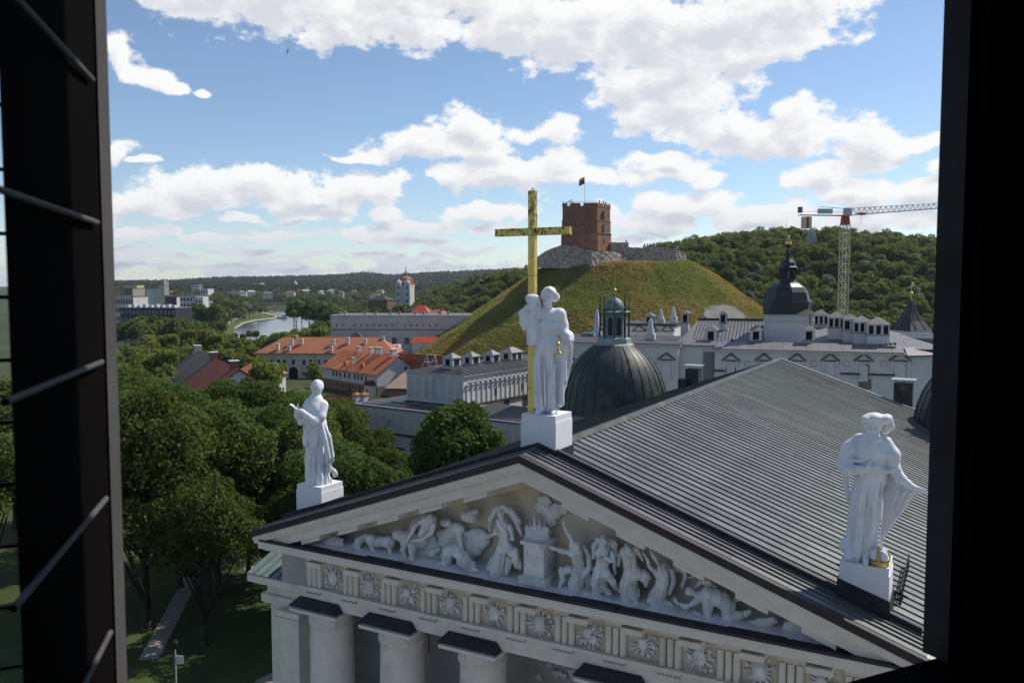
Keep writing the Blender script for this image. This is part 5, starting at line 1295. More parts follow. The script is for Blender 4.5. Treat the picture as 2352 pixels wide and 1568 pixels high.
def castle():
    D0 = 325.0
    p0 = ground((1290.7 + 1369.5) / 2, D0)
    F = Frame(p0, 9.0)
    t = F.thing('castle_tower', 'red brick octagonal castle tower on top of the grassy hill', 'tower')
    s = D0 / FPX
    w = 79 * s / 2
    def poly(g):
        return [(-w - g, -g), (w + g * .6, -g), (w + 4.5 + g, 8.5), (w + 4.5 + g, 12.5), (w + 1, 19 + g), (-w + 3, 19 + g), (-w - g, 14)]
    zr = [zat(y, D0) for y in (590, 535.5, 506.5, 474, 466)]
    for i, g in enumerate((.55, .2, 0.0)):
        MB().prism(poly(g), zr[i], zr[i + 1], .985 if i == 0 else 1).build('storey', 'castle_brick', t)
        MB().prism(poly(g + .12), zr[i + 1] - .12, zr[i + 1] + .18).build('string_course', 'brick_trim', t)
    P = poly(.1); n = len(P)
    MB().prism(poly(-.6), zr[3], zr[3] + .1).build('roof_deck', 'castle_stone', t)
    cuts = {0: (.18, .56), 1: (.55,), 2: (.5,)}
    for i in range(n):
        a = np.array(P[i]); b = np.array(P[(i + 1) % n]); e = (b - a) / np.linalg.norm(b - a); nn = np.array([-e[1], e[0]])
        L = np.linalg.norm(b - a); cs = [0.0] + [c * L for c in cuts.get(i, (.5,)) for _ in (0, 1)] + [L]
        for k in range(1, len(cs) - 1, 2): cs[k] -= .55; cs[k + 1] += .55
        for k in range(0, len(cs), 2):
            q0, q1 = a + e * cs[k], a + e * cs[k + 1]
            MB().prism([tuple(q0), tuple(q1), tuple(q1 + nn * .55), tuple(q0 + nn * .55)], zr[3] + .05, zr[4]).build('battlement', 'castle_brick', t)
    def window(px, py, w_, h_, x=None, kind='window'):
        if x is None:
            lx, lz = F.on(px, py, -.25)
            f = MB().arch(lx, w_ + .35, lz - h_ / 2 - .1, lz + h_ / 2 - w_ / 2, -.5, .05).build(kind, 'brick_trim', t)
            MB().arch(lx, w_, lz - h_ / 2, lz + h_ / 2 - w_ / 2, -.56, 0).build('pane', 'glass_dark', f)
    for px, py, a, b in ((1311, 493, 1.0, 2.6), (1349, 493, 1.0, 2.6), (1349, 522, 1.0, 2.5), (1310, 552, 1.5, 1.9), (1348, 550, 1.5, 1.9)): window(px, py, a, b)
    # windows on the sunlit right face
    a = np.array(P[1]); b = np.array(P[2]); e = (b - a) / np.linalg.norm(b - a); ang = math.atan2(e[1], e[0])
    for py, h_ in ((493, 2.8), (522, 2.6), (551, 1.9)):
        c = a + e * 4.8; z = zat(py, D0 + 4)
        f = MB().arch(0, 1.7, z - h_ / 2, z + h_ / 2 - .6, -.5, .1).build('window', 'brick_trim', t)
        MB().arch(0, 1.25, z - h_ / 2 + .1, z + h_ / 2 - .6, -.56, 0).build('pane', 'glass_dark', f)
        f.location = (c[0], c[1], 0); f.rotation_euler = (0, 0, ang)
    for px in (1300, 1322, 1340, 1352): 
        lx, lz = F.on(px, 516, -.1); MB().box(lx - .25, lx + .25, -.3, .1, lz - .25, lz + .25).build('putlog_hole', 'dark_void', t)
    # roof railing, stair cover
    g = MB()
    for i in range(n):
        a = Vector((*P[i], zr[4])); b = Vector((*P[(i + 1) % n], zr[4])); c = (a + b) / 2
        g.tube(a + Vector((0, .8, .55)), b + Vector((0, .8, .55)), .07); 
    g.build('railing', 'black_iron', t)
    x0, z0 = F.on(1298, 470); x1, z1 = F.on(1312, 459)
    m = MB().tube((x0, 3, z0 + .6), (x1, 3, z1 + .4), .12).tube((x1, 3, z1 + .4), (x1, 3, z0), .1).tube((x0, 3, z0), (x0, 3, z0 + .6), .1)
    for k in range(4): m.tube((x0 + (x1 - x0) * k / 4, 3, z0 - .3), (x0 + (x1 - x0) * k / 4, 3, z0 + .6 + (z1 - z0 - .2) * k / 4), .06)
    m.build('stair_cover', 'black_iron', t)
    # flag on its pole
    fx, fz = F.on(1343, 408, 6.0); 
    ft = F.thing('flag', 'yellow, green and red flag flying from the castle tower', 'flag')
    MB().tube((fx, 6, zr[3]), (fx, 6, fz + .3), .10, .06, 8).build('flagpole', 'white_trim', ft)
    for k, mt in enumerate(('flag_yellow', 'flag_green', 'flag_red')):
        m = MB(); vs = []; nx = 8
        for j in (0, 1):
            for i in range(nx + 1):
                u = i / nx; vs.append((fx - .1 - 2.1 * u, 6 + .35 * math.sin(u * 6), fz + .15 - (k + j) * .92 - .9 * u * u + .1 * math.sin(u * 7)))
        m.add(vs, [(i, i + 1, nx + 2 + i, nx + 1 + i) for i in range(nx)]); m.build('stripe', mt, ft, smooth=True)
    for i, (px, py) in enumerate(((1316, 469), (1377, 465), (1386, 467), (1391, 469))):
        person_at(atD(px, py + 4, D0 + 3), 'visitor in dark clothes at the castle tower parapet', 'people on the castle tower roof', .95)

surf('cloth_dark', (.03, .03, .035), None, rough=.9); surf('cloth_red', (.35, .05, .04), None, rough=.9); surf('cloth_blue', (.06, .10, .22), None, rough=.9); surf('cloth_pale', (.55, .54, .52), None, rough=.9); surf('skin', (.45, .28, .20), None, rough=.7)
PERSON = {}
def person_at(p, label, group, s=1.0, mat='cloth_dark', rz=0.0):
    """a walker a few pixels tall: one continuous body with a head, arms and legs"""
    if mat not in PERSON:
        S = Solid((-.42, -.32, -.02), (.42, .34, 1.82), .04)
        for e in (-1, 1):
            S.path([(e * .10, 0, .9), (e * .11, -.03 * e, .48), (e * .11, .03, .06)], [.11, .08, .06], .05); S.cone((e * .11, .03, .05), (e * .12, -.14, .04), .055, .04, .03)
            S.path([(e * .20, 0, 1.40), (e * .27, .02, 1.12), (e * .25, -.08, .88)], [.07, .055, .045], .04)
        S.path([(0, 0, .92), (0, 0, 1.15), (0, 0, 1.38)], [.15, .15, .17], .06); S.cone((0, 0, 1.42), (0, 0, 1.56), .06, .06, .04); S.ell((0, -.01, 1.67), (.09, .10, .12), .03)
        PERSON[mat] = S.mesh('person', mat)
    o = link('person', PERSON[mat]); o.location = p; o.scale = (s, s, s); o.rotation_euler = (0, 0, rz)
    return tag(o, label, 'person', group)
castle()

def ruins():
    """stone bastion under the tower and the curtain wall running right along the hilltop"""
    D = 320.0
    def wall(name, label, pts, depth0, thick=3.0):
        """pts: (px, top y, bottom y, depth)"""
        t = thing(name, label, 'wall', ground(pts[0][0], pts[0][3]))
        o = np.array(t.location)
        T = []; B = []; T2 = []; B2 = []
        for px, yt, yb, d in pts:
            a = ground(px, d, zat(yt, d)) - o; b = ground(px, d, zat(yb, d) - 1.5) - o
            c = ground(px, d + thick, zat(yt, d)) - o; e = ground(px, d + thick, zat(yb, d) - 1.5) - o
            T.append(a); B.append(b); T2.append(c); B2.append(e)
        # subdivided, roughened faces
        n = len(T)
        m = MB()
        def grid(P0, P1, nv, rough):
            nu = 8
            G = []
            for i in range(n - 1):
                for u in range(nu if i < n - 2 else nu + 1):
                    f = u / nu
                    top = T_(P0, i, f); bot = T_(P1, i, f)
                    G.append([top + (bot - top) * v / nv for v in range(nv + 1)])
            vs = []
            for ci, colm in enumerate(G):
                for v, q in enumerate(colm):
                    q = q + np.array([mnoise.noise((q[0] * .9, q[1] * .9, q[2] * .9)), mnoise.noise((q[0] * .9 + 9, q[1] * .9, q[2] * .9)), mnoise.noise((q[0] * .6, q[1] * .6, 5 + q[2] * .3))]) * rough
                    vs.append(q)
            k = nv + 1
            m.add(vs, [(c * k + v, c * k + v + 1, (c + 1) * k + v + 1, (c + 1) * k + v) for c in range(len(G) - 1) for v in range(nv)])
        def T_(P, i, f): return P[i] + (P[i + 1] - P[i]) * f
        grid(T, B, 6, .35); grid(T2, B2, 2, .3)
        nn = len(T)
        m.add(T + T2, [(i, i + 1, nn + i + 1, nn + i) for i in range(nn - 1)])
        m.add([T[0], B[0], B2[0], T2[0]], [(0, 1, 2, 3)]); m.add([T[-1], B[-1], B2[-1], T2[-1]], [(0, 1, 2, 3)])
        m.build('masonry', 'castle_stone', t)
        return t
    wall('bastion', 'shaded rough stone bastion at the left foot of the castle tower', [(1232, 592, 604, 330), (1250, 578, 606, 326), (1270, 569, 607, 322), (1290, 563, 608, 319), (1320, 566, 608, 317), (1343, 574, 608, 316)], 12, 9)
    wall('bastion', 'sunlit stone bastion jutting out below the castle tower', [(1343, 573, 607.5, 316.2), (1358, 575, 609, 312), (1390, 576, 606, 317), (1422, 579, 597, 324), (1430, 590, 594, 326)], 10, 9)
    wall('curtain_wall', 'ruined stone curtain wall along the right rim of the hilltop', [(1400, 557, 585, 330), (1441, 557, 586, 328), (1442, 568, 588, 328), (1474, 569, 588, 327), (1475, 565, 588, 327), (1510, 567, 590, 328), (1551, 571, 592, 330), (1570, 582, 598, 334), (1575, 592, 604, 338)], 3, 2.5)
    for i, (px, py, d) in enumerate(((1478, 566, 329.5), (1484, 566, 329.5), (1490, 566, 330), (1502, 566, 330), (1511, 568, 330), (1528, 569, 331), (1548, 571, 332), (1553, 572, 332), (1436, 557, 330), (1227, 596, 331))):
        person_at(ground(px, d, zat(py + 3, d)), 'visitor standing on the castle hill ramparts', 'people on the castle hill ramparts', 1.0, ('cloth_dark', 'cloth_red', 'cloth_blue', 'cloth_pale')[i % 4])
    for px, py in ((1424, 601), (1433, 598), (1393, 607)):
        d = 312; o = person_at(ground(px, d, zat(py + 4, d)), 'walker in pale clothes on the grass below the rampart', 'people on the castle hill grass', 1.0, 'cloth_pale')
ruins()
# worn pale scar low on the right of the hill: a sheet of bare soil following the slope is part of the hill's own colour
# ------------------------------------------------------------------ buildings
surf('plaster_white', (.60, .595, .59), (.53, .525, .52), .35, .9, c3=(.44, .43, .415), scale3=.25, c3r=(.6, .8))
surf('plaster_cream', (.58, .52, .40), (.52, .465, .36), .3, .9)
surf('plaster_dirty', (.55, .51, .48), (.45, .42, .40), .25, .95, c3=(.38, .36, .345), scale3=.12, c3r=(.55, .75))
surf('tile_orange', (.46, .135, .048), (.37, .105, .04), .5, .85, bump=.6, bscale=4, stretch=(1, 1, 1), c3=(.52, .19, .08), scale3=.12, c3r=(.5, .7))
surf('tile_faded', (.40, .145, .075), (.33, .12, .065), .4, .85, bump=.6, bscale=4, c3=(.36, .15, .09), scale3=.1)
surf('tile_maroon', (.17, .038, .026), (.13, .03, .022), .5, .85, bump=.5, bscale=4)
surf('tile_grey', (.090, .082, .078), (.065, .06, .058), .5, .85, bump=.6, bscale=3, stretch=(1, 1, 4))
surf('roof_zinc', (.20, .195, .20), (.155, .15, .155), .3, .5, metal=.2)
surf('roof_zinc_dark', (.060, .056, .060), (.045, .042, .046), .3, .55, metal=.15)
surf('dome_black', (.028, .030, .036), (.040, .042, .048), 1.2, .42, metal=.2)
surf('stone_brown', (.26, .19, .13), (.20, .145, .10), .8, .95, bump=.6, bscale=2)
surf('brick_orange', (.32, .115, .055), (.25, .09, .045), .5, .9, bump=.5, bscale=4)
surf('panel_grey', (.17, .175, .19), None, rough=.6)
surf('window_blue', (.03, .04, .05), None, rough=.15, spec=.6)
surf('concrete', (.42, .40, .37), (.36, .345, .32), .1, .9)
surf('tower_yellow', (.55, .42, .20), (.50, .38, .18), .1, .9)
surf('clad_black', (.022, .024, .028), (.035, .037, .042), .3, .5)
surf('clad_brown', (.16, .10, .065), (.13, .085, .055), .2, .8)
surf('clad_green', (.10, .14, .125), None, rough=.4)
surf('crane_red', (.42, .06, .03), None, rough=.6); surf('crane_cream', (.62, .55, .40), None, rough=.6); surf('crane_grey', (.5, .5, .5), None, rough=.6)

def z5(x, y): return ((1350 + x / 3.612) / 1.06293, (660 + y / 3.612) / 1.06293)
def z6(x, y): return ((1850 + x / 4.694) / 1.06293, (700 + y / 4.694) / 1.06293)
def z4(x, y): return ((1700 + x / 3.612) / 1.06293, (460 + y / 3.612) / 1.06293)
def z8(x, y): return ((620 + x / 5.8075) / 1.06293, (740 + y / 5.8075) / 1.06293)
def z2(x, y): return ((800 + x / 3.612) / 1.06293, (600 + y / 3.612) / 1.06293)
def zc(x, y): return ((270 + x / 5.227) / 1.06293, (640 + y / 5.227) / 1.06293)
def z3(x, y): return ((1250 + x / 3.612) / 1.06293, (400 + y / 3.612) / 1.06293)

def win(t, x, z, w, h, y=0.0, side=None, frame='white_trim', arched=False, fr=.12):
    """window with a frame and a pane; side='x' puts it on a wall facing +x at x, with x giving the position along y"""
    def mk(name, mat, e, d, par):
        m = MB()
        if side == 'x': m.box(y - .02, y + d, x - w / 2 - e, x + w / 2 + e, z - h / 2 - e, z + h / 2 + e)
        elif arched: m.arch(x, w + 2 * e, z - h / 2 - e, z + h / 2 - w / 2, y - d, y + .02)
        else: m.box(x - w / 2 - e, x + w / 2 + e, y - d, y + .02, z - h / 2 - e, z + h / 2 + e)
        return m.build(name, mat, par)
    f = mk('window', frame, fr, .05, t); mk('pane', 'window_blue', 0, .07, f)
    return f

def vent_chimney(t, x, y, z0, z1, w, d, nx=1, ny=2, roof='roof_zinc'):
    """white chimney head with louvred openings under a small hipped metal cap"""
    c = MB().box(x - w / 2, x + w / 2, y - d / 2, y + d / 2, z0, z1).build('chimney', 'plaster_white', t)
    ho = min(1.1, (z1 - z0) * .36); hb = z1 - ho - .2
    MB().box(x - w / 2 - .08, x + w / 2 + .08, y - d / 2 - .08, y + d / 2 + .08, hb - .2, hb - .1).build('chimney_band', 'roof_zinc_dark', c)
    for i in range(nx):
        xc = x - w / 2 + w * (i + .5) / nx; ww = min(.62 * w / nx, .8)
        MB().box(xc - ww / 2, xc + ww / 2, y - d / 2 - .04, y - d / 2 + .05, hb, hb + ho).build('louvre', 'dark_void', c)
    for i in range(ny):
        yc = y - d / 2 + d * (i + .5) / ny; ww = .6 * d / ny
        MB().box(x + w / 2 - .05, x + w / 2 + .04, yc - ww / 2, yc + ww / 2, hb, hb + ho).build('louvre', 'dark_void', c)
    e = .18; h = .32 * min(w, d) + .15
    MB().add([(x - w / 2 - e, y - d / 2 - e, z1), (x + w / 2 + e, y - d / 2 - e, z1), (x + w / 2 + e, y + d / 2 + e, z1), (x - w / 2 - e, y + d / 2 + e, z1),
              (x - max(0, w - d) / 2, y - max(0, d - w) / 2, z1 + h), (x + max(0, w - d) / 2, y + max(0, d - w) / 2, z1 + h)],
             [(0, 1, 5, 4), (1, 2, 5), (2, 3, 4, 5), (3, 0, 4), (3, 2, 1, 0)]).build('chimney_cap', roof, c)
    return c

def gablet(t, xc, zb, w, h, y, n=0):
    """blind window head: raking bars, sill line and a round-headed panel, standing off the wall"""
    g = MB().ext([(xc - w / 2, zb), (xc + w / 2, zb), (xc, zb + h)], 'y', y - .06, y + .02).build('gablet', 'plaster_white', t)
    for s in (-1, 1):
        MB().hexa([(xc, y - .3, zb + h), (xc + s * (w / 2 + .15), y - .3, zb - .08), (xc + s * (w / 2 + .15), y, zb - .08), (xc, y, zb + h)], [(xc, y - .3, zb + h + .2), (xc + s * (w / 2 + .15), y - .3, zb + .12), (xc + s * (w / 2 + .15), y, zb + .12), (xc, y, zb + h + .2)]).build('gablet_roof', 'roof_zinc_dark', g)
        MB().box(xc + s * w * .42 - .12, xc + s * w * .42 + .12, y - .16, y + .02, zb - 2.3, zb - .02).build('gablet_pilaster', 'plaster_white', g)
    MB().box(xc - w * .36, xc + w * .36, y - .22, y - .05, zb - .04, zb + .10).build('gablet_sill', 'roof_zinc_dark', g)
    MB().arch(xc, w * .55, zb - 2.6, zb - 1.0, y - .12, y + .02).build('blind_arch', 'plaster_white', g)
    return g

# ---- palace behind the cathedral
PW = Frame(atZ(1559, 791, 23.0), 17.7)
PAL = PW.thing('palace', 'white palace with metal roofs and rows of tall chimneys behind the cathedral', 'palace')
def palace():
    F, t = PW, PAL
    X = lambda px, py=800, y=0.0: F.on(px, py, y)[0]
    # wall A in front left, recess B, long wall C, sunlit end D
    xa0 = X(1250); xb1 = X(1641); xc1 = X(2078); xd1 = X(2420)
    MB().box(xa0, 0, 0, 20, 0, 22.75).build('wall', 'plaster_white', t)
    MB().box(0.01, xb1, 1.6, 20, 0, 22.75).build('wall', 'plaster_white', t)
    MB().box(xb1 + .01, xc1, .6, 20, 0, 22.2).build('wall', 'plaster_white', t)
    D = MB().hexa([(xc1 + .01, .6, 0), (xd1, 10.5, 0), (xd1 + 4, 24, 0), (xc1 + .01, 20, 0)], [(xc1 + .01, .6, 22.0), (xd1, 10.5, 22.0), (xd1 + 4, 24, 22.0), (xc1 + .01, 20, 22.0)]).build('wall', 'plaster_white', t)
    MB().box(xa0, .25, -.35, 20, 22.752, 22.95).build('cornice', 'plaster_white', t)
    MB().box(xb1 + .01, xc1 + .2, .2, 2, 22.2, 22.45).build('cornice', 'plaster_white', t)
    MB().box(xa0, .3, -.45, 19, 22.952, 23.05).build('roof_edge', 'roof_zinc_dark', t)
    MB().hexa([(.31, 1.2, 22.752), (xb1, 1.2, 22.752), (xb1, 3.2, 22.76), (.31, 3.2, 22.76)], [(.31, 1.2, 22.9), (xb1, 1.2, 22.9), (xb1, 3.2, 23.5), (.31, 3.2, 23.5)]).build('roof_edge', 'roof_zinc', t)
    # metal coping strip above the long wall, sheet by sheet
    k = 0; x = xb1 + .02
    while x < xc1:
        x2 = min(x + 1.45, xc1 + .3)
        MB().hexa([(x, .05, 22.452), (x2 - .03, .05, 22.452), (x2 - .03, 3.4, 22.46), (x, 3.4, 22.46)], [(x, .05, 22.55), (x2 - .03, .05, 22.55), (x2 - .03, 3.4, 23.35), (x, 3.4, 23.35)]).build('coping_sheet', 'roof_zinc', t); x = x2
    MB().hexa([(xc1 + .4, .3, 22.002), (xd1, 10.2, 22.002), (xd1, 13, 22.1), (xc1 + .4, 3.5, 22.1)], [(xc1 + .4, .3, 22.2), (xd1, 10.2, 22.2), (xd1, 13, 23.0), (xc1 + .4, 3.5, 23.0)]).build('coping_sheet', 'roof_zinc', t)
    for px in (1302, 1379, 1455, 1531):
        lx, lz = F.on(px, 812); gablet(t, lx, lz - .85, 2.1, .85, 0)
    for px in (1679, 1755, 1831, 1907, 1984):
        lx, lz = F.on(px, 813.5, .6); gablet(t, lx, lz - .85, 2.0, .85, .6)
    for px in (2078 - 6,):
        lx, lz = F.on(px, 813, .6); gablet(t, lx - .2, lz - .85, 2.3, .9, .6)
    for px in (1717, 1793, 1869, 1945, 2030):
        lx, lz = F.on(px, 835, .6)
        m = MB()
        for i in range(16):
            a0, a1 = R(22.5 * i), R(22.5 * i + 22.5); m.tube((lx + .4 * math.cos(a0), .58, lz + .4 * math.sin(a0)), (lx + .4 * math.cos(a1), .58, lz + .4 * math.sin(a1)), .07, n=5)
        m.build('roundel', 'plaster_dirty', t)
    for a, b, y in ((1640, 1665, 850), (1695, 1745, 853), (1930, 1975, 857), (1995, 2055, 859)):
        x0, zz = F.on(a, y, .6); x1, _ = F.on(b, y, .6); MB().box(x0, x1, .3, .62, zz - .12, zz + .1).build('string_course', 'roof_zinc_dark', t)
    x0, zz = F.on(1679, 868, .6); win(t, x0, zz + .2, 1.5, 2.9, .6, arched=True, frame='plaster_dirty')
    x0, zz = F.on(1987, 870, .6); win(t, x0, zz + .3, 1.5, 3.2, .6, arched=True, frame='plaster_dirty')
    x0, z0 = F.on(1630, 870, 1.6); MB().box(x0 - .9, x0 + .7, 1.5, 1.6, 14, 22.0).build('service_panel', 'panel_grey', t)
    x0, zz = F.on(1462, 852, 0); MB().box(x0 - 1.2, x0 + 1.8, -.25, .02, zz - .1, zz + .1).build('string_course', 'roof_zinc_dark', t)
    # main roof slope facing the viewer with standing seams
    xr0 = X(1540, 760, 6); xr1 = X(1756, 760, 6); zr = zat(740, 120)
    m = MB().hexa([(xr0 + 1.2, 4, 23.0), (xr1, 4, 23.0), (xr1, 17, 23.0), (xr0 + 1.2, 17, 23.0)], [(xr0 + 3.0, 15.5, zr), (xr1, 15.5, zr), (xr1, 16.5, zr), (xr0 + 3.0, 16.5, zr)]).build('roof_slope', 'roof_zinc', t)
    for i in range(20):
        x = xr0 + 3.2 + (xr1 - xr0 - 3.2) * i / 20
        MB().hexa([(x, 4, 23.0), (x + .07, 4, 23.0), (x + .07, 15.5, zr), (x, 15.5, zr)], [(x, 4, 23.12), (x + .07, 4, 23.12), (x + .07, 15.5, zr + .12), (x, 15.5, zr + .12)]).build('seam', 'roof_zinc_dark', m)
    MB().box(xr0 + 3, X(1756, 740, 16), 15.6, 16.6, zr + .01, zr + .35).build('ridge', 'roof_zinc_dark', t)
    def ch(px, y0, y1, wpx, yl, nx, zb=None, d=1.4):
        lx, z1 = F.on(px, y0, yl); _, z0 = F.on(px, y1, yl)
        s = np.linalg.norm(F.o + F.e2 * yl - CAM) / FPX
        return vent_chimney(t, lx, yl, (z0 - 1.2) if zb is None else zb, z1, wpx * s, d, nx)
    ch(1575, 719, 765, 15, 11, 1); ch(1661.5, 719, 766, 15, 11, 1)
    ch(1634, 757, 790, 26, 4.5, 1, d=2.2); ch(1737, 757, 790, 24, 4.5, 1, d=2.0); ch(1858, 757, 790, 22, 4.5, 1, d=2.0)
    for px in (1597, 1682):
        lx, z1 = F.on(px, 785, 5); MB().add([(lx - .9, 4.6, z1 - .4), (lx + .9, 4.6, z1 - .4), (lx, 4.6, z1 + .5), (lx, 7, z1 + .5)], [(0, 1, 2), (1, 3, 2), (0, 2, 3)]).build('dormer', 'roof_zinc_dark', t)
    # upper storey left of the roof, with gablets, chimney and obelisks
    x0, z1 = F.on(1368, 741, 24); x1, _ = F.on(1548, 741, 24)
    MB().box(x0, x1, 24, 34, 20, z1 - .4).build('upper_storey', 'plaster_white', t)
    MB().box(x0 - .3, x1 + .3, 23.6, 34.4, z1 - .4, z1).build('roof_edge', 'roof_zinc_dark', t)
    for px in (1372, 1468, 1497, 1534):
        lx, lz = F.on(px, 757, 24); gablet(t, lx, lz - .3, 2.0, .9, 24)
    def obelisk(px, y0, y1, yl, w=1.0):
        lx, zt = F.on(px, y0, yl); _, zb = F.on(px, y1, yl)
        o = MB().hexa([(lx - w * .5, yl - w * .5, zb), (lx + w * .5, yl - w * .5, zb), (lx + w * .5, yl + w * .5, zb), (lx - w * .5, yl + w * .5, zb)], [(lx - w * .5, yl - w * .5, zb + .8), (lx + w * .5, yl - w * .5, zb + .8), (lx + w * .5, yl + w * .5, zb + .8), (lx - w * .5, yl + w * .5, zb + .8)]).build('obelisk', 'plaster_white', t)
        a, b = w * .36, w * .17
        MB().hexa([(lx - a, yl - a, zb + .8), (lx + a, yl - a, zb + .8), (lx + a, yl + a, zb + .8), (lx - a, yl + a, zb + .8)], [(lx - b, yl - b, zt), (lx + b, yl - b, zt), (lx + b, yl + b, zt), (lx - b, yl + b, zt)]).ball((lx, yl, zt + .1), .2, 8, 5).build('shaft', 'plaster_white', o)
    obelisk(1371, 715, 772, 16, 1.3); obelisk(1494, 736, 779, 8, 1.4); obelisk(1518, 713, 743, 26, 1.2); obelisk(1547, 709, 738, 28, 1.2)
    ch(1493, 725, 742, 18, 30, 1, d=2)
    x0, z1 = F.on(1352, 770, 14); MB().box(x0 - 1, x0 + 1, 13, 15, 22.9, z1 + .4).build('roof_unit', 'copper_green', t)
    # tower block with the black octagonal dome
    yl = 7.0
    q = lambda x, y: F.on(*z4(x, y), yl)
    (xl, zb), (xr, _) = q(592, 1390), q(1030, 1390); zt = q(800, 1110)[1]
    w = xr - xl; xm = (xl + xr) / 2
    tb = MB().box(xl, xr, yl, yl + w, 18, zt).build('tower_block', 'plaster_white', t)
    MB().box(xl - .15, xr + .15, yl - .15, yl + w + .15, q(800, 1172)[1], q(800, 1172)[1] + .14).build('string_course', 'plaster_dirty', tb)
    MB().hexa([(xl - .4, yl - .4, zt + .001), (xr + .4, yl - .4, zt + .001), (xr + .4, yl + w + .4, zt + .001), (xl - .4, yl + w + .4, zt + .001)], [(xl + .9, yl + .9, zt + .75), (xr - .9, yl + .9, zt + .75), (xr - .9, yl + w - .9, zt + .75), (xl + .9, yl + w - .9, zt + .75)]).build('tower_roof', 'roof_zinc_dark', tb)
    MB().tube((xr - .5, yl - .12, zt), (xr - .5, yl - .12, 23), .06).build('downpipe', 'roof_zinc_dark', tb)
    yc = yl + w / 2
    s = (np.linalg.norm(F.o + F.e2 * yc - CAM) + 2) / FPX * 2352 / 2352 / 3.612 / 1.06293
    qc = lambda x, y: F.on(*z4(x, y), yc)
    xm = qc(803, 900)[0]
    zz = lambda y: qc(800, y)[1]
    r8 = lambda px: px * s / math.cos(R(22.5))
    MB().lathe([(r8(172), zz(1088)), (r8(172), zz(1005)), (r8(183), zz(1003)), (r8(180), zz(995))], 8, (xm, yc, 0), R(12)).build('dome_drum', 'dome_black', tb)
    MB().lathe([(r8(168), zz(995)), (r8(160), zz(960)), (r8(150), zz(915)), (r8(125), zz(870)), (r8(92), zz(838)), (r8(66), zz(822))], 8, (xm, yc, 0), R(12)).build('dome', 'dome_black', tb)
    MB().lathe([(r8(66), zz(822)), (r8(60), zz(812)), (r8(58), zz(800))], 8, (xm, yc, 0), R(12)).build('lantern_base', 'dome_black', tb)
    for i in range(8):
        a = R(12 + 45 * i); r_ = r8(52); MB().box(-.17, .17, -.17, .17, zz(802), zz(702)).build('lantern_post', 'dome_black', tb).location = (xm + r_ * math.cos(a), yc + r_ * math.sin(a), 0)
    MB().lathe([(r8(74), zz(705)), (r8(72), zz(695)), (r8(58), zz(685)), (r8(54), zz(655)), (r8(40), zz(632)), (r8(16), zz(618)), (r8(14), zz(608)), (r8(26), zz(602)), (r8(12), zz(596)), (r8(20), zz(572)), (r8(10), zz(545)), (r8(6), zz(525)), (r8(16), zz(508)), (r8(18), zz(498))], 8, (xm, yc, 0), R(12)).build('lantern_cap', 'dome_black', tb)
    g = MB().lathe([(r8(18), zz(497)), (r8(24), zz(490)), (r8(22), zz(470))], 8, (xm, yc, 0))
    for i in range(6):
        a = R(60 * i); g.tube((xm + r8(22) * math.cos(a), yc + r8(22) * math.sin(a), zz(472)), (xm + r8(8) * math.cos(a), yc + r8(8) * math.sin(a), zz(436)), .05)
    g.ball((xm, yc, zz(428)), .22, 8, 6).build('gilded_crown', 'gold', tb)
    # right-hand roofs and the group of big chimneys
    for (xx, y0, y1, wz, yl2, nx) in ((1100, 1112, 1222, 108, 16, 3), (1235, 1133, 1330, 124, 9, 3), (1360, 1152, 1370, 112, 7.5, 2), (1458, 1172, 1400, 128, 6.2, 3), (1600, 1192, 1404, 158, 4.6, 3)):
        lx, z1 = F.on(*z4(xx, y0), yl2); _, z0 = F.on(*z4(xx, y1), yl2)
        sd = np.linalg.norm(F.o + F.e2 * yl2 + F.e1 * lx - CAM) / FPX / 3.612 / 1.06293
        vent_chimney(t, lx, yl2, 22, z1, wz * sd, 2.2, nx, 2)
    x0, z0 = F.on(*z4(1040, 1390), 4); x1, z1 = F.on(*z4(1300, 1225), 14)
    MB().add([(x0, 3.4, 22.8), (x0 + 16, 3.4, 22.8), (x0 + 16, 18, 22.8), (x0, 18, 22.8), (x0 + .1, 15, z1), (x0 + 9, 15, z1)], [(0, 1, 5, 4), (1, 2, 5), (2, 3, 4, 5), (3, 0, 4)]).build('roof_slope', 'roof_zinc', t)
    xq, zq = F.on(*z4(1900, 1315), 14)
    MB().box(xq - 7, xq + 9, 12, 26, 20, zq).build('roof_flat', 'roof_zinc', t)
    for yy, zz_ in ((12, zq + .3), (16, zq + .5)): MB().box(xq - 6, xq + 9, yy, yy + .3, zq - .1, zz_).build('parapet', 'plaster_white', t)
    x0, z0 = F.on(*z4(1640, 1390), 2); 
    m = MB()
    for i in range(4): m.ball((x0 + .5 * i, 2.2, z0 + .2 + .05 * i), .22, 8, 6)
    m.box(x0 - .8, x0 + 1.6, 2.0, 2.5, z0 - .25, z0 + .02).build('roof_lamp', 'panel_grey', t)
    # small pyramid-roofed tower
    yl3 = 30
    ax, az = F.on(*z4(1890, 975), yl3); bl, bz = F.on(*z4(1690, 1238), yl3); br, _ = F.on(*z4(2085, 1238), yl3)
    hw = (br - bl) / 2 * .78; cx = (bl + br) / 2
    pt = MB().box(cx - hw * .86, cx + hw * .86, yl3 - hw * .86, yl3 + hw * .86, 10, bz).build('corner_tower', 'plaster_white', t); pt.location = (cx, yl3, 0)
    for o in [pt]:
        me = o.data
        for v in me.vertices: v.co.x -= cx; v.co.y -= yl3
    pt.rotation_euler = (0, 0, R(38))
    m = MB()
    prof = [(1.06, bz - .15), (.62, bz + (az - bz) * .28), (.34, bz + (az - bz) * .58), (.10, bz + (az - bz) * .96), (.03, az)]
    m.lathe([(hw * a * 1.2, b) for a, b in prof], 4, (0, 0, 0), R(45)); m.build('spire_roof', 'roof_zinc_dark', pt)
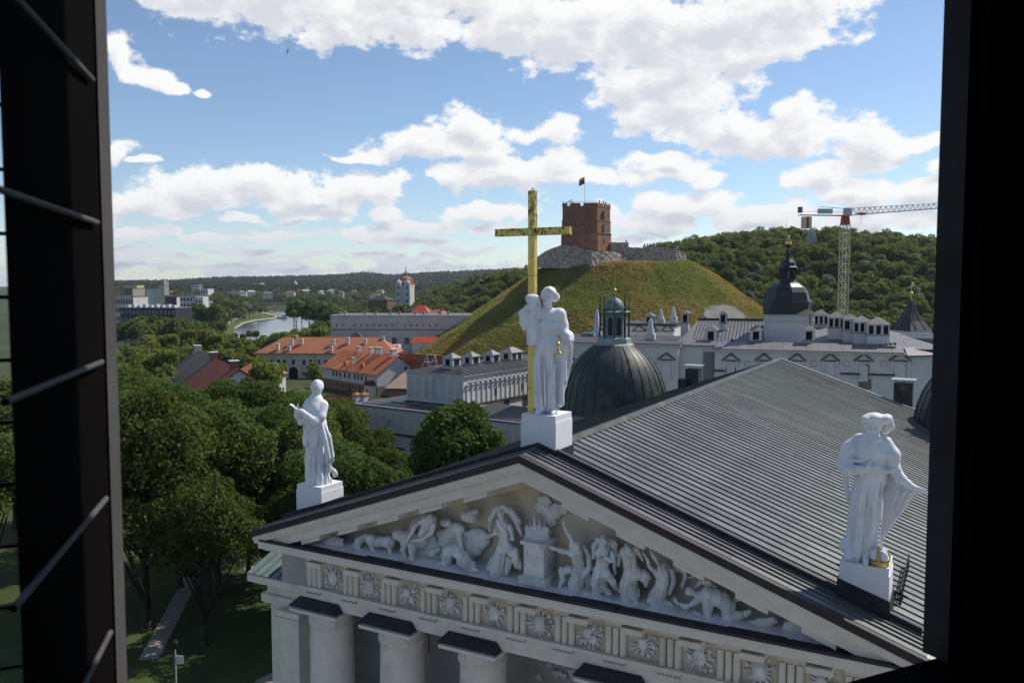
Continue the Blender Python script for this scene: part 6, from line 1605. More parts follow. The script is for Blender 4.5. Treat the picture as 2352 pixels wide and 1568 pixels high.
    for i in range(16):
        a = R(45) + 2 * math.pi * i / 16
        k = math.cos(R(45)) / math.cos(((a - R(45) + R(45)) % R(90)) - R(45))
        mm = MB()
        for j in range(3):
            (r0, h0), (r1, h1) = prof[j], prof[j + 1]
            mm.tube((hw * 1.2 * r0 * k * math.cos(a), hw * 1.2 * r0 * k * math.sin(a), h0 + .03), (hw * 1.2 * r1 * k * math.cos(a), hw * 1.2 * r1 * k * math.sin(a), h1 + .03), .05, n=4)
        mm.build('seam', 'roof_zinc', pt)
    MB().lathe([(.06, az - .2), (.05, az + 2.5)], 6).ball((0, 0, az + .9), .28, 10, 6).box(-.02, .5, -.02, .02, az + 2.0, az + 2.7).build('weathervane', 'gold', pt)
palace()

def small_flag():
    p = atD(2150, 737, 128)
    t = thing('banner', 'orange-red banner at the right edge beside the pyramid roof', 'flag', (p[0], p[1], 0), YAW)
    MB().tube((2.0, 0, 0), (2.0, 0, p[2] + 1.6), .06).build('pole', 'panel_grey', t)
    m = MB(); vs = []
    for j in range(5):
        for i in range(7): vs.append((1.9 - i * .36, .18 * math.sin(i * 1.1 + j), p[2] + 1.4 - j * .55 - .3 * (i / 6) ** 2))
    m.add(vs, [(j * 7 + i, j * 7 + i + 1, (j + 1) * 7 + i + 1, (j + 1) * 7 + i) for j in range(4) for i in range(6)]); m.build('cloth', 'flag_red', t, smooth=True)
small_flag()

# ---- north wing of the palace with the arcaded frieze
def north_wing():
    F = Frame(atZ(1064, 859, 18.0), 35.0)
    t = F.thing('palace_wing', 'white palace wing with arcaded frieze, one face sunlit, behind the tree', 'palace')
    xl = F.on(934, 847)[0]; L = 34.0
    MB().box(xl, 0, 0, L, 0, 17.6).build('wall', 'plaster_white', t)
    MB().box(xl - .3, .3, -.3, L, 17.602, 17.8).build('cornice', 'plaster_white', t)
    MB().hexa([(xl - .35, -.35, 17.802), (.35, -.35, 17.802), (.35, L, 17.802), (xl - .35, L, 17.802)], [(xl + 2.4, 2.4, 18.5), (-2.4, 2.4, 18.5), (-2.4, L, 18.5), (xl + 2.4, L, 18.5)]).build('roof', 'roof_zinc_dark', t)
    for i in range(24):
        y = 1.0 + 1.3 * i
        MB().hexa([(.33, y, 17.81), (.33, y + .08, 17.81), (-2.4, y + .08, 18.49), (-2.4, y, 18.49)], [(.37, y, 17.93), (.37, y + .08, 17.93), (-2.4, y + .08, 18.6), (-2.4, y, 18.6)]).build('seam', 'roof_zinc', t)
    zs = 13.2
    for (x0, x1, y0, y1) in ((xl - .25, .25, -.3, 0), (0.001, .3, 0, L)):
        MB().box(x0, x1, y0, y1, zs - .12, zs + .12).build('string_course', 'roof_zinc_dark', t)
    MB().box(.001, .16, 0, L, 11.0, 11.3).build('string_course', 'plaster_dirty', t)
    # pilasters and little arches of the frieze
    n = 7
    for i in range(n):
        x = xl + (0 - xl) * (i + .5) / n; w = -xl / n
        MB().arch(x, w * .72, zs + .6, 16.6, -.02, .05).build('blind_arch', 'plaster_dirty', t)
    for i in range(22):
        y = .8 + 1.25 * i
        MB().box(0, .14, y - .09, y + .09, zs + .1, 16.3).build('pilaster', 'plaster_white', t)
        m = MB()
        for k in range(7):
            a0, a1 = math.pi * k / 7, math.pi * (k + 1) / 7
            m.tube((.10, y + .62 - .5 * math.cos(a0), 16.3 + .5 * math.sin(a0)), (.10, y + .62 - .5 * math.cos(a1), 16.3 + .5 * math.sin(a1)), .12, n=5)
        m.build('frieze_arch', 'plaster_white', t)
        MB().hexa([(0, y - .25, 16.0), (.3, y - .1, 16.0), (.3, y + .1, 16.0), (0, y + .25, 16.0)], [(0, y - .35, 16.35), (.42, y - .2, 16.35), (.42, y + .2, 16.35), (0, y + .35, 16.35)]).build('corbel', 'plaster_white', t)
    for y in (8.0, 15.2): win(t, y, 14.6, .5, 1.3, 0.001, side='x')
    for px, py in (z2(1577, 1412), z2(1740, 1392)):
        yy, zz = F.onx(px, py); win(t, yy, zz, 1.5, 2.4, .001, side='x', frame='plaster_dirty')
    for i, (xx, y0, y1, wz) in enumerate(((1095, 985, 1085, 72), (1265, 970, 1065, 72), (1445, 955, 1055, 72), (1622, 935, 1045, 98))):
        px, py = z2(xx, y0)
        xq = -4.5 + .2 * i
        d = ray(px, py); k = ((F.o + F.e1 * xq - CAM) @ F.e1) / (d @ F.e1); P = CAM + d * k
        yl = (P - F.o) @ F.e2
        vent_chimney(t, xq, yl, 17.5, P[2], 1.9 if i < 3 else 2.2, 2.0 if i < 3 else 3.2, 1 if i < 3 else 1, 1 if i < 3 else 2)
    # roof ladder rails
    x0, z0 = F.on(*z2(875, 1090), 3)
    m = MB()
    for k in (0, .9):
        m.tube((x0 + k - 1.0, 3 + k, 18.1), (x0 + k, 3 + k, 20.2), .05).tube((x0 + k, 3 + k, 20.2), (x0 + k + .4, 3 + k, 18.4), .05).tube((x0 + k - .6, 3 + k, 19.0), (x0 + k + .25, 3 + k, 19.2), .05)
    m.tube((x0, 3, 20.2), (x0 + .9, 3.9, 20.2), .05).tube((x0 - .6, 3, 19.0), (x0 + .3, 3.9, 19.0), .05)
    m.build('roof_ladder', 'white_trim', t)
    # lower wing in front, same style, in shade
    G = Frame(atZ(969, 942, 13.0), 36.0)
    u = G.thing('palace_annex', 'lower white palace annex with arcaded parapet in shade behind the tree', 'palace')
    x0 = G.on(818, 923)[0]; x1 = x0 + 44
    MB().box(x0, x1, 0, 12, 0, 12.7).build('wall', 'plaster_white', u)
    MB().box(x0 - .3, x1, -.3, 12.3, 12.702, 12.9).build('cornice', 'roof_zinc', u)
    MB().box(x0 + .5, x1, .6, 11.6, 12.902, 13.0).build('roof', 'roof_zinc_dark', u)
    for k in range(5): MB().box(x0 + 4 + 3.1 * k, x0 + 6.4 + 3.1 * k, 3.5, 9, 13.002, 13.14).build('roof_hatch', 'roof_zinc', u)
    MB().box(x0 - .25, x1, -.3, 0, 8.9, 9.15).build('string_course', 'roof_zinc_dark', u)
    MB().box(x0 - .05, x1, -.08, 0, 7.9, 8.05).build('string_course', 'plaster_dirty', u)
    for i in range(24):
        x = x0 + .9 + 1.75 * i
        MB().arch(x, 1.1, 9.6, 11.5, -.02, .05).build('blind_arch', 'plaster_dirty', u)
        MB().box(x + .8, x + .95, -.1, 0, 9.2, 12.4).build('pilaster', 'plaster_white', u)
    for i in range(3): win(u, x0 + 7.0 + 8 * i, 10.6, .5, 1.1, 0)
    for px, py in ((891, 1030), (918, 1036), (1006, 1045), (1120, 1060)):
        lx, lz = G.on(px, py); w = win(u, lx, 5.4, 1.25, 2.4, 0, frame='plaster_dirty'); MB().box(lx - 1.0, lx + 1.0, -.35, 0, 6.85, 7.05).build('window_hood', 'roof_zinc_dark', w)
north_wing()

# ---- orange-roofed arsenal with the gateway
def hip_roof(t, x0, x1, y0, y1, z, h, over=.6, mat='tile_orange', inset=None, name='roof'):
    i = (y1 - y0) / 2 + over if inset is None else inset
    a, b, c, d = (x0 - over, y0 - over, z), (x1 + over, y0 - over, z), (x1 + over, y1 + over, z), (x0 - over, y1 + over, z)
    ym = (y0 + y1) / 2
    return MB().add([a, b, c, d, (x0 - over + i, ym, z + h), (x1 + over - i, ym, z + h)], [(0, 1, 5, 4), (1, 2, 5), (2, 3, 4, 5), (3, 0, 4), (3, 2, 1, 0)]).build(name, mat, t)
def stack(t, x, y, z0, z1, w=.8, mat='plaster_white', cap='white_trim'):
    c = MB().box(x - w / 2, x + w / 2, y - w / 2, y + w / 2, z0, z1).build('chimney', mat, t)
    MB().box(x - w / 2 - .1, x + w / 2 + .1, y - w / 2 - .1, y + w / 2 + .1, z1, z1 + .18).build('chimney_cap', cap, c)
    for k in (-1, 1): MB().box(x + k * w * .22 - w * .1, x + k * w * .22 + w * .1, y - w / 2 - .03, y - w / 2 + .05, z1 - .5, z1 - .12).build('flue', 'dark_void', c)

def arsenal_yellow():
    F = Frame(ground(680, 279), 3.0)
    t = F.thing('arsenal', 'long cream two-storey arsenal with faded orange hipped roof and arched gateway', 'building')
    xl, ze = F.on(588, 812.5); xr = F.on(905, 813)[0]; dp = 13.0
    MB().box(xl, xr, 0, dp, 0, ze).build('wall', 'plaster_cream', t)
    MB().box(xl - .3, xr + .3, -.3, dp + .3, ze + .002, ze + .25).build('cornice', 'plaster_cream', t)
    zr = F.on(760, 774, dp / 2)[1]
    xr0, xr1 = F.on(653, 773, dp / 2)[0], F.on(873, 774, dp / 2)[0]
    o = .8; z0 = ze + .25
    MB().add([(xl - o, -o, z0), (xr + o, -o, z0), (xr + o, dp + o, z0), (xl - o, dp + o, z0), (xr0, dp / 2, zr), (xr1, dp / 2, zr)], [(0, 1, 5, 4), (1, 2, 5), (2, 3, 4, 5), (3, 0, 4), (3, 2, 1, 0)]).build('roof', 'tile_faded', t)
    MB().box(xl - o, xr + o, -o - .1, -o, z0 - .08, z0 + .06).build('gutter', 'brick_trim', t)
    MB().box(xl, xr, -.1, 0, 4.2, 4.4).build('string_course', 'white_trim', t)
    for x in (140, 240, 352, 433, 560, 710, 807, 920, 1020, 1120):
        lx, lz = F.on(*z8(x, 838)); win(t, lx, lz, 1.05, 1.85, 0, frame='plaster_white')
    for x in (140, 240, 352, 710, 810, 922, 1020, 1120):
        lx, lz = F.on(*z8(x, 996)); win(t, lx, lz, .85, 1.2, 0, frame='plaster_white')
    x0, z1 = F.on(*z8(455, 885)); x1, _ = F.on(*z8(662, 885))
    g = MB().box(x0, x1, -.5, .02, 0, z1).build('gateway', 'plaster_white', t)
    MB().box(x0 - .2, x1 + .2, -.7, .02, z1, z1 + .3).build('gateway_cornice', 'plaster_white', g)
    gx, _ = F.on(*z8(567, 1000)); MB().arch(gx, 3.1, 0, 2.3, -.55, -.45).build('arch_opening', 'dark_void', g)
    for x in (285, 865):
        lx, _ = F.on(*z8(x, 800)); MB().tube((lx, -.15, 0), (lx, -.15, ze), .09).build('downpipe', 'brick_trim', t)
    for x, y, h in ((340, 660, 1.9), (500, 665, 1.3), (540, 585, 1.7), (680, 580, 1.7), (1098, 675, 1.5), (1130, 585, 1.6), (1335, 570, 2.0), (1580, 570, 1.4), (600, 478, .5), (1830, 500, .5)):
        # stand the chimney where that pixel meets the roof slope
        best = None
        for k in range(40):
            yl = -o + (dp / 2 + o) * k / 39; lx, lz = F.on(*z8(x, y), yl)
            zroof = z0 + (zr - z0) * (yl + o) / (dp / 2 + o)
            if best is None or abs(lz - zroof) < best[0]: best = (abs(lz - zroof), lx, yl, zroof)
        stack(t, best[1], best[2], best[3] - .6, best[3] + h, .85)
arsenal_yellow()

def white_house():
    F = Frame(atZ(866.5, 912, 0), 49.0)
    t = F.thing('house', 'white two-storey house with bright orange tiled roof and small dormers', 'house')
    L, ze = 30.6, 6.3; W = 14.0; zr = 11.0
    MB().box(-L, 0, 0, W, 2.9, ze).build('wall', 'plaster_white', t)
    MB().box(-L, 0, .03, W, 0, 2.9).build('wall', 'stone_brown', t)
    MB().ext([(0, ze), (W, ze), (W / 2, zr - .3)], 'x', -L + .02, -.02).build('gable', 'plaster_white', t)
    q = lambda x, y, z: (x, y, z)
    for s in (0, 1):
        y0, y1 = (-.6, W / 2) if s == 0 else (W + .6, W / 2)
        sl = (zr - ze) / (W / 2); zb = ze - .6 * sl * .8
        MB().hexa([q(-L - .5, y0, zb), q(.5, y0, zb), q(.5, y1, zr), q(-L - .5, y1, zr)], [q(-L - .5, y0, zb + .22), q(.5, y0, zb + .22), q(.5, y1, zr + .22), q(-L - .5, y1, zr + .22)]).build('roof', 'tile_orange', t)
    sl = (zr - ze) / (W / 2)
    for x, y, h, w in ((1490, 640, 1.4, 1.0), (1660, 640, 1.5, 1.0), (1745, 640, 1.7, .9), (1795, 655, 1.7, .9), (1975, 680, 1.6, 1.5), (1405, 845, 2.0, .8)):
        best = None
        for k in range(60):
            yl = -.6 + (W / 2 + .6) * k / 59; lx, lz = F.on(*z8(x, y + 25), yl); zf = ze + .2 + sl * yl
            if best is None or abs(lz - zf) < best[0]: best = (abs(lz - zf), lx, yl, zf)
        stack(t, min(best[1], -.8), best[2], best[3] - .8, best[3] + h, w)
    for x, y in ((1330, 850), (1575, 880)):
        best = None
        for k in range(60):
            yl = -.6 + (W / 2 + .6) * k / 59; lx, lz = F.on(*z8(x, y), yl); zf = ze + .2 + sl * yl
            if best is None or abs(lz - zf) < best[0]: best = (abs(lz - zf), lx, yl, zf)
        lx, yl, zf = best[1:]
        MB().add([(lx - 1.1, yl - .9, zf - .75), (lx + 1.1, yl - .9, zf - .75), (lx, yl - .9, zf + .75), (lx, yl + 1.0, zf + .75)], [(0, 1, 2), (1, 3, 2), (0, 2, 3)]).build('dormer', 'tile_orange', t)
    for x, y in ((1355, 720), (1510, 742), (1718, 775), (1247, 802)):
        best = None
        for k in range(60):
            yl = (W / 2) * k / 59; lx, lz = F.on(*z8(x, y), yl); zf = ze + .25 + sl * yl
            if best is None or abs(lz - zf) < best[0]: best = (abs(lz - zf), lx, yl, zf)
        lx, yl, zf = best[1:]
        MB().hexa([(lx - .5, yl - .5, zf - .5 * sl), (lx + .5, yl - .5, zf - .5 * sl), (lx + .5, yl + .5, zf + .5 * sl), (lx - .5, yl + .5, zf + .5 * sl)], [(lx - .5, yl - .5, zf - .5 * sl + .1), (lx + .5, yl - .5, zf - .5 * sl + .1), (lx + .5, yl + .5, zf + .5 * sl + .1), (lx - .5, yl + .5, zf + .5 * sl + .1)]).build('skylight', 'panel_grey', t)
    for x, y in ((1128, 995), (1175, 1005), (1228, 1015), (1290, 1027), (1355, 1040), (1432, 1058), (1480, 1068), (1530, 1078), (1587, 1090)):
        lx, lz = F.on(*z8(x, y)); win(t, lx, 4.75, .95, 1.45, 0, frame='plaster_white')
    for x, y in ((1185, 1145), (1235, 1155), (1272, 1165), (1302, 1172), (1405, 1195), (1443, 1205)):
        lx, lz = F.on(*z8(x, y)); win(t, lx, 1.75, .95, 1.3, .03, frame='plaster_dirty')
    for x in (1358, 1500): 
        lx, _ = F.on(*z8(x, 1240)); MB().box(lx - .5, lx + .5, -.03, .04, 0, 2.2).build('door', 'tile_maroon', t)
    # porch with its own little roof at the near corner
    p = MB().box(-3.6, -.6, -2.0, 0, 0, 3.3).build('porch', 'plaster_white', t)
    MB().add([(-3.9, -2.3, 3.3), (-.3, -2.3, 3.3), (-.3, .0, 3.3), (-3.9, .0, 3.3), (-2.1, -2.3, 4.6), (-2.1, 0, 4.6)], [(0, 1, 4), (1, 2, 5, 4), (2, 3, 5), (3, 0, 4, 5)]).build('porch_roof', 'tile_maroon', p)
    MB().box(-2.5, -1.6, -2.05, -1.98, 0, 2.3).build('porch_door', 'panel_grey', p)
    win(t, 8.5, 3.6, .9, 1.6, .001, side='x', frame='panel_grey'); win(t, 9.5, 7.2, .8, 1.4, .001, side='x', frame='plaster_dirty')
white_house()

def retaining():
    t = thing('retaining_wall', 'orange brick retaining wall at the foot of the grassy hill', 'wall', (0, 0, 0))
    P = [atD(*z2(628, 955), 243), atD(*z2(1060, 985), 226), atD(*z2(1800, 985), 205)]
    m = MB()
    for i in range(2):
        a, b = P[i], P[i + 1]; off = FH * .8
        m.hexa([(a[0], a[1], 0), (b[0], b[1], 0), (b[0] + off[0], b[1] + off[1], 0), (a[0] + off[0], a[1] + off[1], 0)], [(a[0], a[1], a[2]), (b[0], b[1], b[2]), (b[0] + off[0], b[1] + off[1], b[2]), (a[0] + off[0], a[1] + off[1], a[2])])
    m.build('brickwork', 'brick_orange', t)
    m = MB()
    for i in range(2):
        a, b = P[i], P[i + 1]; off = FH * 1.0; o2 = -FH * .2
        m.hexa([(a[0] + o2[0], a[1] + o2[1], a[2]), (b[0] + o2[0], b[1] + o2[1], b[2]), (b[0] + off[0], b[1] + off[1], b[2]), (a[0] + off[0], a[1] + off[1], a[2])], [(a[0] + o2[0], a[1] + o2[1], a[2] + .3), (b[0] + o2[0], b[1] + o2[1], b[2] + .3), (b[0] + off[0], b[1] + off[1], b[2] + .3), (a[0] + off[0], a[1] + off[1], a[2] + .3)])
    m.build('coping', 'tile_maroon', t)
    # brown lean-to roof over ruins between the house and the palace wing
    F = Frame(atD(*z2(600, 1250), 172), 20)
    u = F.thing('ruin_shelter', 'ruined brick walls under a plain brown lean-to roof', 'ruin')
    a = F.on(*z2(500, 1255)); b = F.on(*z2(720, 1255)); c = F.on(*z2(690, 1040), 10)
    MB().add([(a[0], 0, a[1]), (b[0] + 8, 0, b[1]), (b[0] + 8, 16, c[1] - 2), (c[0] - 3, 16, c[1] - 2)], [(0, 1, 2, 3)]).add([(a[0], 0, a[1] - .3), (b[0] + 8, 0, b[1] - .3), (b[0] + 8, 16, c[1] - 2.3), (c[0] - 3, 16, c[1] - 2.3)], [(0, 1, 2, 3)]).build('lean_to_roof', 'stone_brown', u)
    MB().box(a[0] + .5, b[0] + 7, 1, 15, 0, a[1] - .4).build('wall', 'stone_brown', u)
    a0 = F.on(*z2(440, 1300))[0]; m = MB().box(a0, a0 + 2.2, -2, 3, 0, F.on(440, 1290)[1] * 0 + 4.5).box(a0 - 2.5, a0 + 1, -4.5, -2.2, 0, 2.8).build('buttress', 'brick_orange', u)
    H = Frame(atZ(*z2(200, 1500), 6.0), 40)
    v = H.thing('low_house', 'low house with maroon tiled roof and two white chimneys behind the left statue', 'house')
    MB().box(-14, 6, 0, 9, 0, 4.5).build('wall', 'plaster_white', v)
    hip_roof(v, -14, 6, 0, 9, 4.5, 4.2, .6, 'tile_maroon', 1.5)
    for x in (255, 322):
        lx, lz = H.on(*z2(x, 1375), 4); c = MB().box(lx - .6, lx + .6, 3.4, 4.6, 5, lz + 1.0).build('chimney', 'plaster_white', v)
        MB().add([(lx - .8, 3.2, lz + 1.5), (lx + .8, 3.2, lz + 1.5), (lx + .8, 4.8, lz + 1.5), (lx - .8, 4.8, lz + 1.5), (lx, 4, lz + 2.0)], [(0, 1, 4), (1, 2, 4), (2, 3, 4), (3, 0, 4), (3, 2, 1, 0)]).build('chimney_cap', 'tile_faded', c)
        for e in (-.45, .45): MB().box(lx + e - .12, lx + e + .12, 3.45, 4.55, lz + 1.0, lz + 1.5).build('chimney_post', 'plaster_white', c)
retaining()

def old_arsenal():
    F = Frame(ground(760, 345), 2.0)
    t = F.thing('old_arsenal', 'long pale fortress-like arsenal with a row of small loopholes at the foot of the hill', 'building')
    zt = F.on(760, 725)[1]; L = F.on(1090, 725)[0] + 10
    MB().box(0, L, 0, 16, 0, F.on(760, 756)[1]).build('wall', 'plaster_dirty', t)
    zs = F.on(760, 756)[1]
    MB().box(0, L, .15, 16, zs + .002, zt).build('attic', 'plaster_dirty', t)
    MB().box(-.25, L, -.3, .2, zs - .2, zs).build('string_course', 'roof_zinc_dark', t)
    MB().box(-.2, L, -.1, 16.2, zt, zt + .25).build('coping', 'plaster_dirty', t)
    MB().hexa([(.5, .8, zt + .252), (L, .8, zt + .252), (L, 15, zt + .252), (.5, 15, zt + .252)], [(4, 7.4, zt + .9), (L, 7.4, zt + .9), (L, 8.6, zt + .9), (4, 8.6, zt + .9)]).build('roof', 'roof_zinc', t)
    for x in (78, 133, 187, 240, 295, 348, 403, 458, 513, 568, 623, 678, 733, 788, 845, 900, 957):
        lx, lz = F.on(*z2(x, 701)); MB().box(lx - .22, lx + .22, .08, .2, lz - .42, lz + .42).build('loophole', 'dark_void' if x not in (187, 623) else 'plaster_dirty', t)
    for i in range(34):
        lx, lz = F.on(760 + 8.6 * i, 738); MB().arch(lx, .95, lz - .35, lz, .10, .16, 5).build('blind_arch', 'plaster_white' if i % 3 else 'plaster_dirty', t)
    for x in (588, 698): 
        lx, lz = F.on(*z2(x, 835)); win(t, lx, lz, 1.5, 2.2, 0, frame='brick_trim', fr=.25)
    for x in (110, 155, 330, 425, 555, 635, 775, 848, 995, 1065):
        lx, lz = F.on(*z2(x, 600), 3); c = MB().box(lx - .6, lx + .6, 2.4, 3.6, zt, lz + .2).build('chimney', 'plaster_white', t); MB().ball((lx, 3, lz + .5), (.7, .7, .35), 8, 5).build('chimney_cap', 'roof_zinc', c)
    lx, lz = F.on(*z2(255, 800), -8)
    tw = MB().box(lx - 3, lx + 3, -11, -5, 0, lz - 1).build('gate_tower', 'plaster_white', t)
    ap = F.on(*z2(255, 752), -8)[1]
    MB().add([(lx - 3.4, -11.4, lz - 1), (lx + 3.4, -11.4, lz - 1), (lx + 3.4, -4.6, lz - 1), (lx - 3.4, -4.6, lz - 1), (lx, -8, ap)], [(0, 1, 4), (1, 2, 4), (2, 3, 4), (3, 0, 4), (3, 2, 1, 0)]).build('tower_roof', 'roof_zinc_dark', tw)
    G = Frame(ground(905, 330), 10); u = G.thing('annex', 'small annex with a red roof and arched openings beside the pale arsenal', 'building')
    x0, z0 = G.on(*z8(2180, 570)); MB().box(x0, x0 + 10, 6, 12, 0, z0).build('wall', 'plaster_white', u); MB().hexa([(x0 - .5, 5.5, z0), (x0 + 10, 5.5, z0), (x0 + 10, 12, z0), (x0 - .5, 12, z0)], [(x0, 9, z0 + 2.0), (x0 + 10, 9, z0 + 2.0), (x0 + 10, 10, z0 + 2.0), (x0, 10, z0 + 2.0)]).build('roof', 'crane_red', u)
    x0, z1 = G.on(*z8(1960, 590)); x1, z0 = G.on(*z8(2045, 690)); b = MB().box(x0, x1, 0, 4, 0, z1).build('stair_tower', 'plaster_white', u)
    for k in range(3): MB().arch(x0 + (x1 - x0) * (k + .5) / 3, .8, z1 - 2, z1 - 1, -.04, .05).build('arch_opening', 'dark_void', b)
old_arsenal()

def left_house():
    a, b = atZ(549, 849, 12.0), atZ(454, 805.5, 12.0)
    d = b - a; L = np.linalg.norm(d[:2]); ang = math.atan2(-(d @ RT), 1) 
    rz = math.atan2(-d[1], -d[0])
    t = thing('manor', 'long house with steep roof, part grey boarding and part maroon tiles, under repair', 'house', (b[0], b[1], 0), rz)
    # local x runs from the far end to the near end, y away from the viewer's left
    W, ze = 8.0, 6.0
    MB().box(0, L, -W, W, 0, ze).build('wall', 'plaster_white', t)
    x1 = L * .52
    for s, y in ((-1, -W - .8), (1, W + .8)):
        for (xa, xb, mt) in ((-.4, x1, 'tile_grey'), (x1 + .01, L + .4, 'tile_maroon')):
            MB().hexa([(xa, y, ze - .5), (xb, y, ze - .5), (xb, 0, 12.0), (xa, 0, 12.0)], [(xa, y, ze - .2), (xb, y, ze - .2), (xb, 0, 12.3), (xa, 0, 12.3)]).build('roof', mt, t)
    MB().ext([(-W, ze), (W, ze), (0, 11.9)], 'x', .02, L - .02).build('gable', 'plaster_white', t)
    for i in range(13):   # roof battens on the stripped part
        f = (i + 1) / 15; y = -(W + .8) * (1 - f); z = ze - .2 + (12.5 - ze) * f
        MB().box(0, x1 * .98, y - .06, y + .06, z + .02 - .2, z + .12 - .2).build('batten', 'stone_brown', t)
    MB().box(-1, L * .55, -W - 2.4, -W - .9, ze - .9, ze - .7).build('scaffold_deck', 'concrete', t)
    MB().box(-1, L * .55, -W - 2.4, -W - 2.3, ze - .7, ze + .3).build('scaffold_rail', 'stone_brown', t)
    for x in (2.0, L * .48, L * .93):
        c = MB().box(x - .9, x + .9, -1.2, .6, 10.5, 13.6).build('chimney', 'brick_trim' if x > 3 else 'plaster_dirty', t)
        MB().box(x - 1.1, x + 1.1, -1.4, .8, 13.6, 13.8).build('chimney_cap', 'white_trim', c)
        for k in range(3): MB().box(x - .6 + .5 * k, x - .35 + .5 * k, -1.24, -1.1, 12.8, 13.4).build('flue', 'dark_void', c)
    F = Frame(atZ(567, 862, 5.5), 20)
    u = F.thing('house', 'small white house with pale orange hipped roof beside the maroon roof', 'house')
    MB().box(-5, 6, 0, 10, 0, 5.4).build('wall', 'plaster_white', u)
    hip_roof(u, -5, 6, 0, 10, 5.4, F.on(567, 830, 5)[1] - 5.4, .7, 'tile_faded', 4.2)
    for k in range(3): MB().box(-3.6 + 3.2 * k, -1.9 + 3.2 * k, -.05, .05, .5, 4.0).build('garage_door', 'clad_brown', u)
left_house()
# ------------------------------------------------------------------ far town, crane, bridge
def far_block(name, label, px0, px1, yt, depth, zb, mat, side_mat=None, split=None, ang=15.0, rows=0, cols=0, sidecols=0, dp=18.0, pane='window_blue', roof='roof_zinc', fin='plaster_white', group=None):
    """block seen corner-on: the left face from px0 to split, the right face from split to px1"""
    d0 = depth
    F = Frame(ground(px1 if split is None else split, d0), ang)
    t = F.thing(name, label, 'building', group)
    zt = zat(yt, d0)
    x0 = F.on(px0, yt)[0]
    yr = dp
    if split is not None: yr = max(4.0, min(60.0, F.onx(px1, yt)[0]))
    MB().box(x0, 0, 0, yr, zb, zt).build('wall', mat, t)
    if side_mat: MB().box(0.001, .15, .05, yr - .05, zb, zt - .2).build('side_wall', side_mat, t)
    MB().box(x0 - .25, .35, -.25, yr + .25, zt, zt + .5).build('roof', roof, t)
    h = (zt - zb) / max(rows, 1)
    for r_ in range(rows):
        zc_ = zt - h * (r_ + .55)
        for c in range(cols):
            xx = x0 + (0 - x0) * (c + .5) / cols; w = -x0 / cols * .55
            MB().box(xx - w / 2, xx + w / 2, -.12, .05, zc_ - h * .28, zc_ + h * .25).build('window', pane, t)
        for c in range(sidecols):
            yy = yr * (c + .5) / sidecols; w = yr / sidecols * .55
            MB().box(.1, .28, yy - w / 2, yy + w / 2, zc_ - h * .28, zc_ + h * .25).build('window', pane, t)
    return t, F, x0, yr, zt
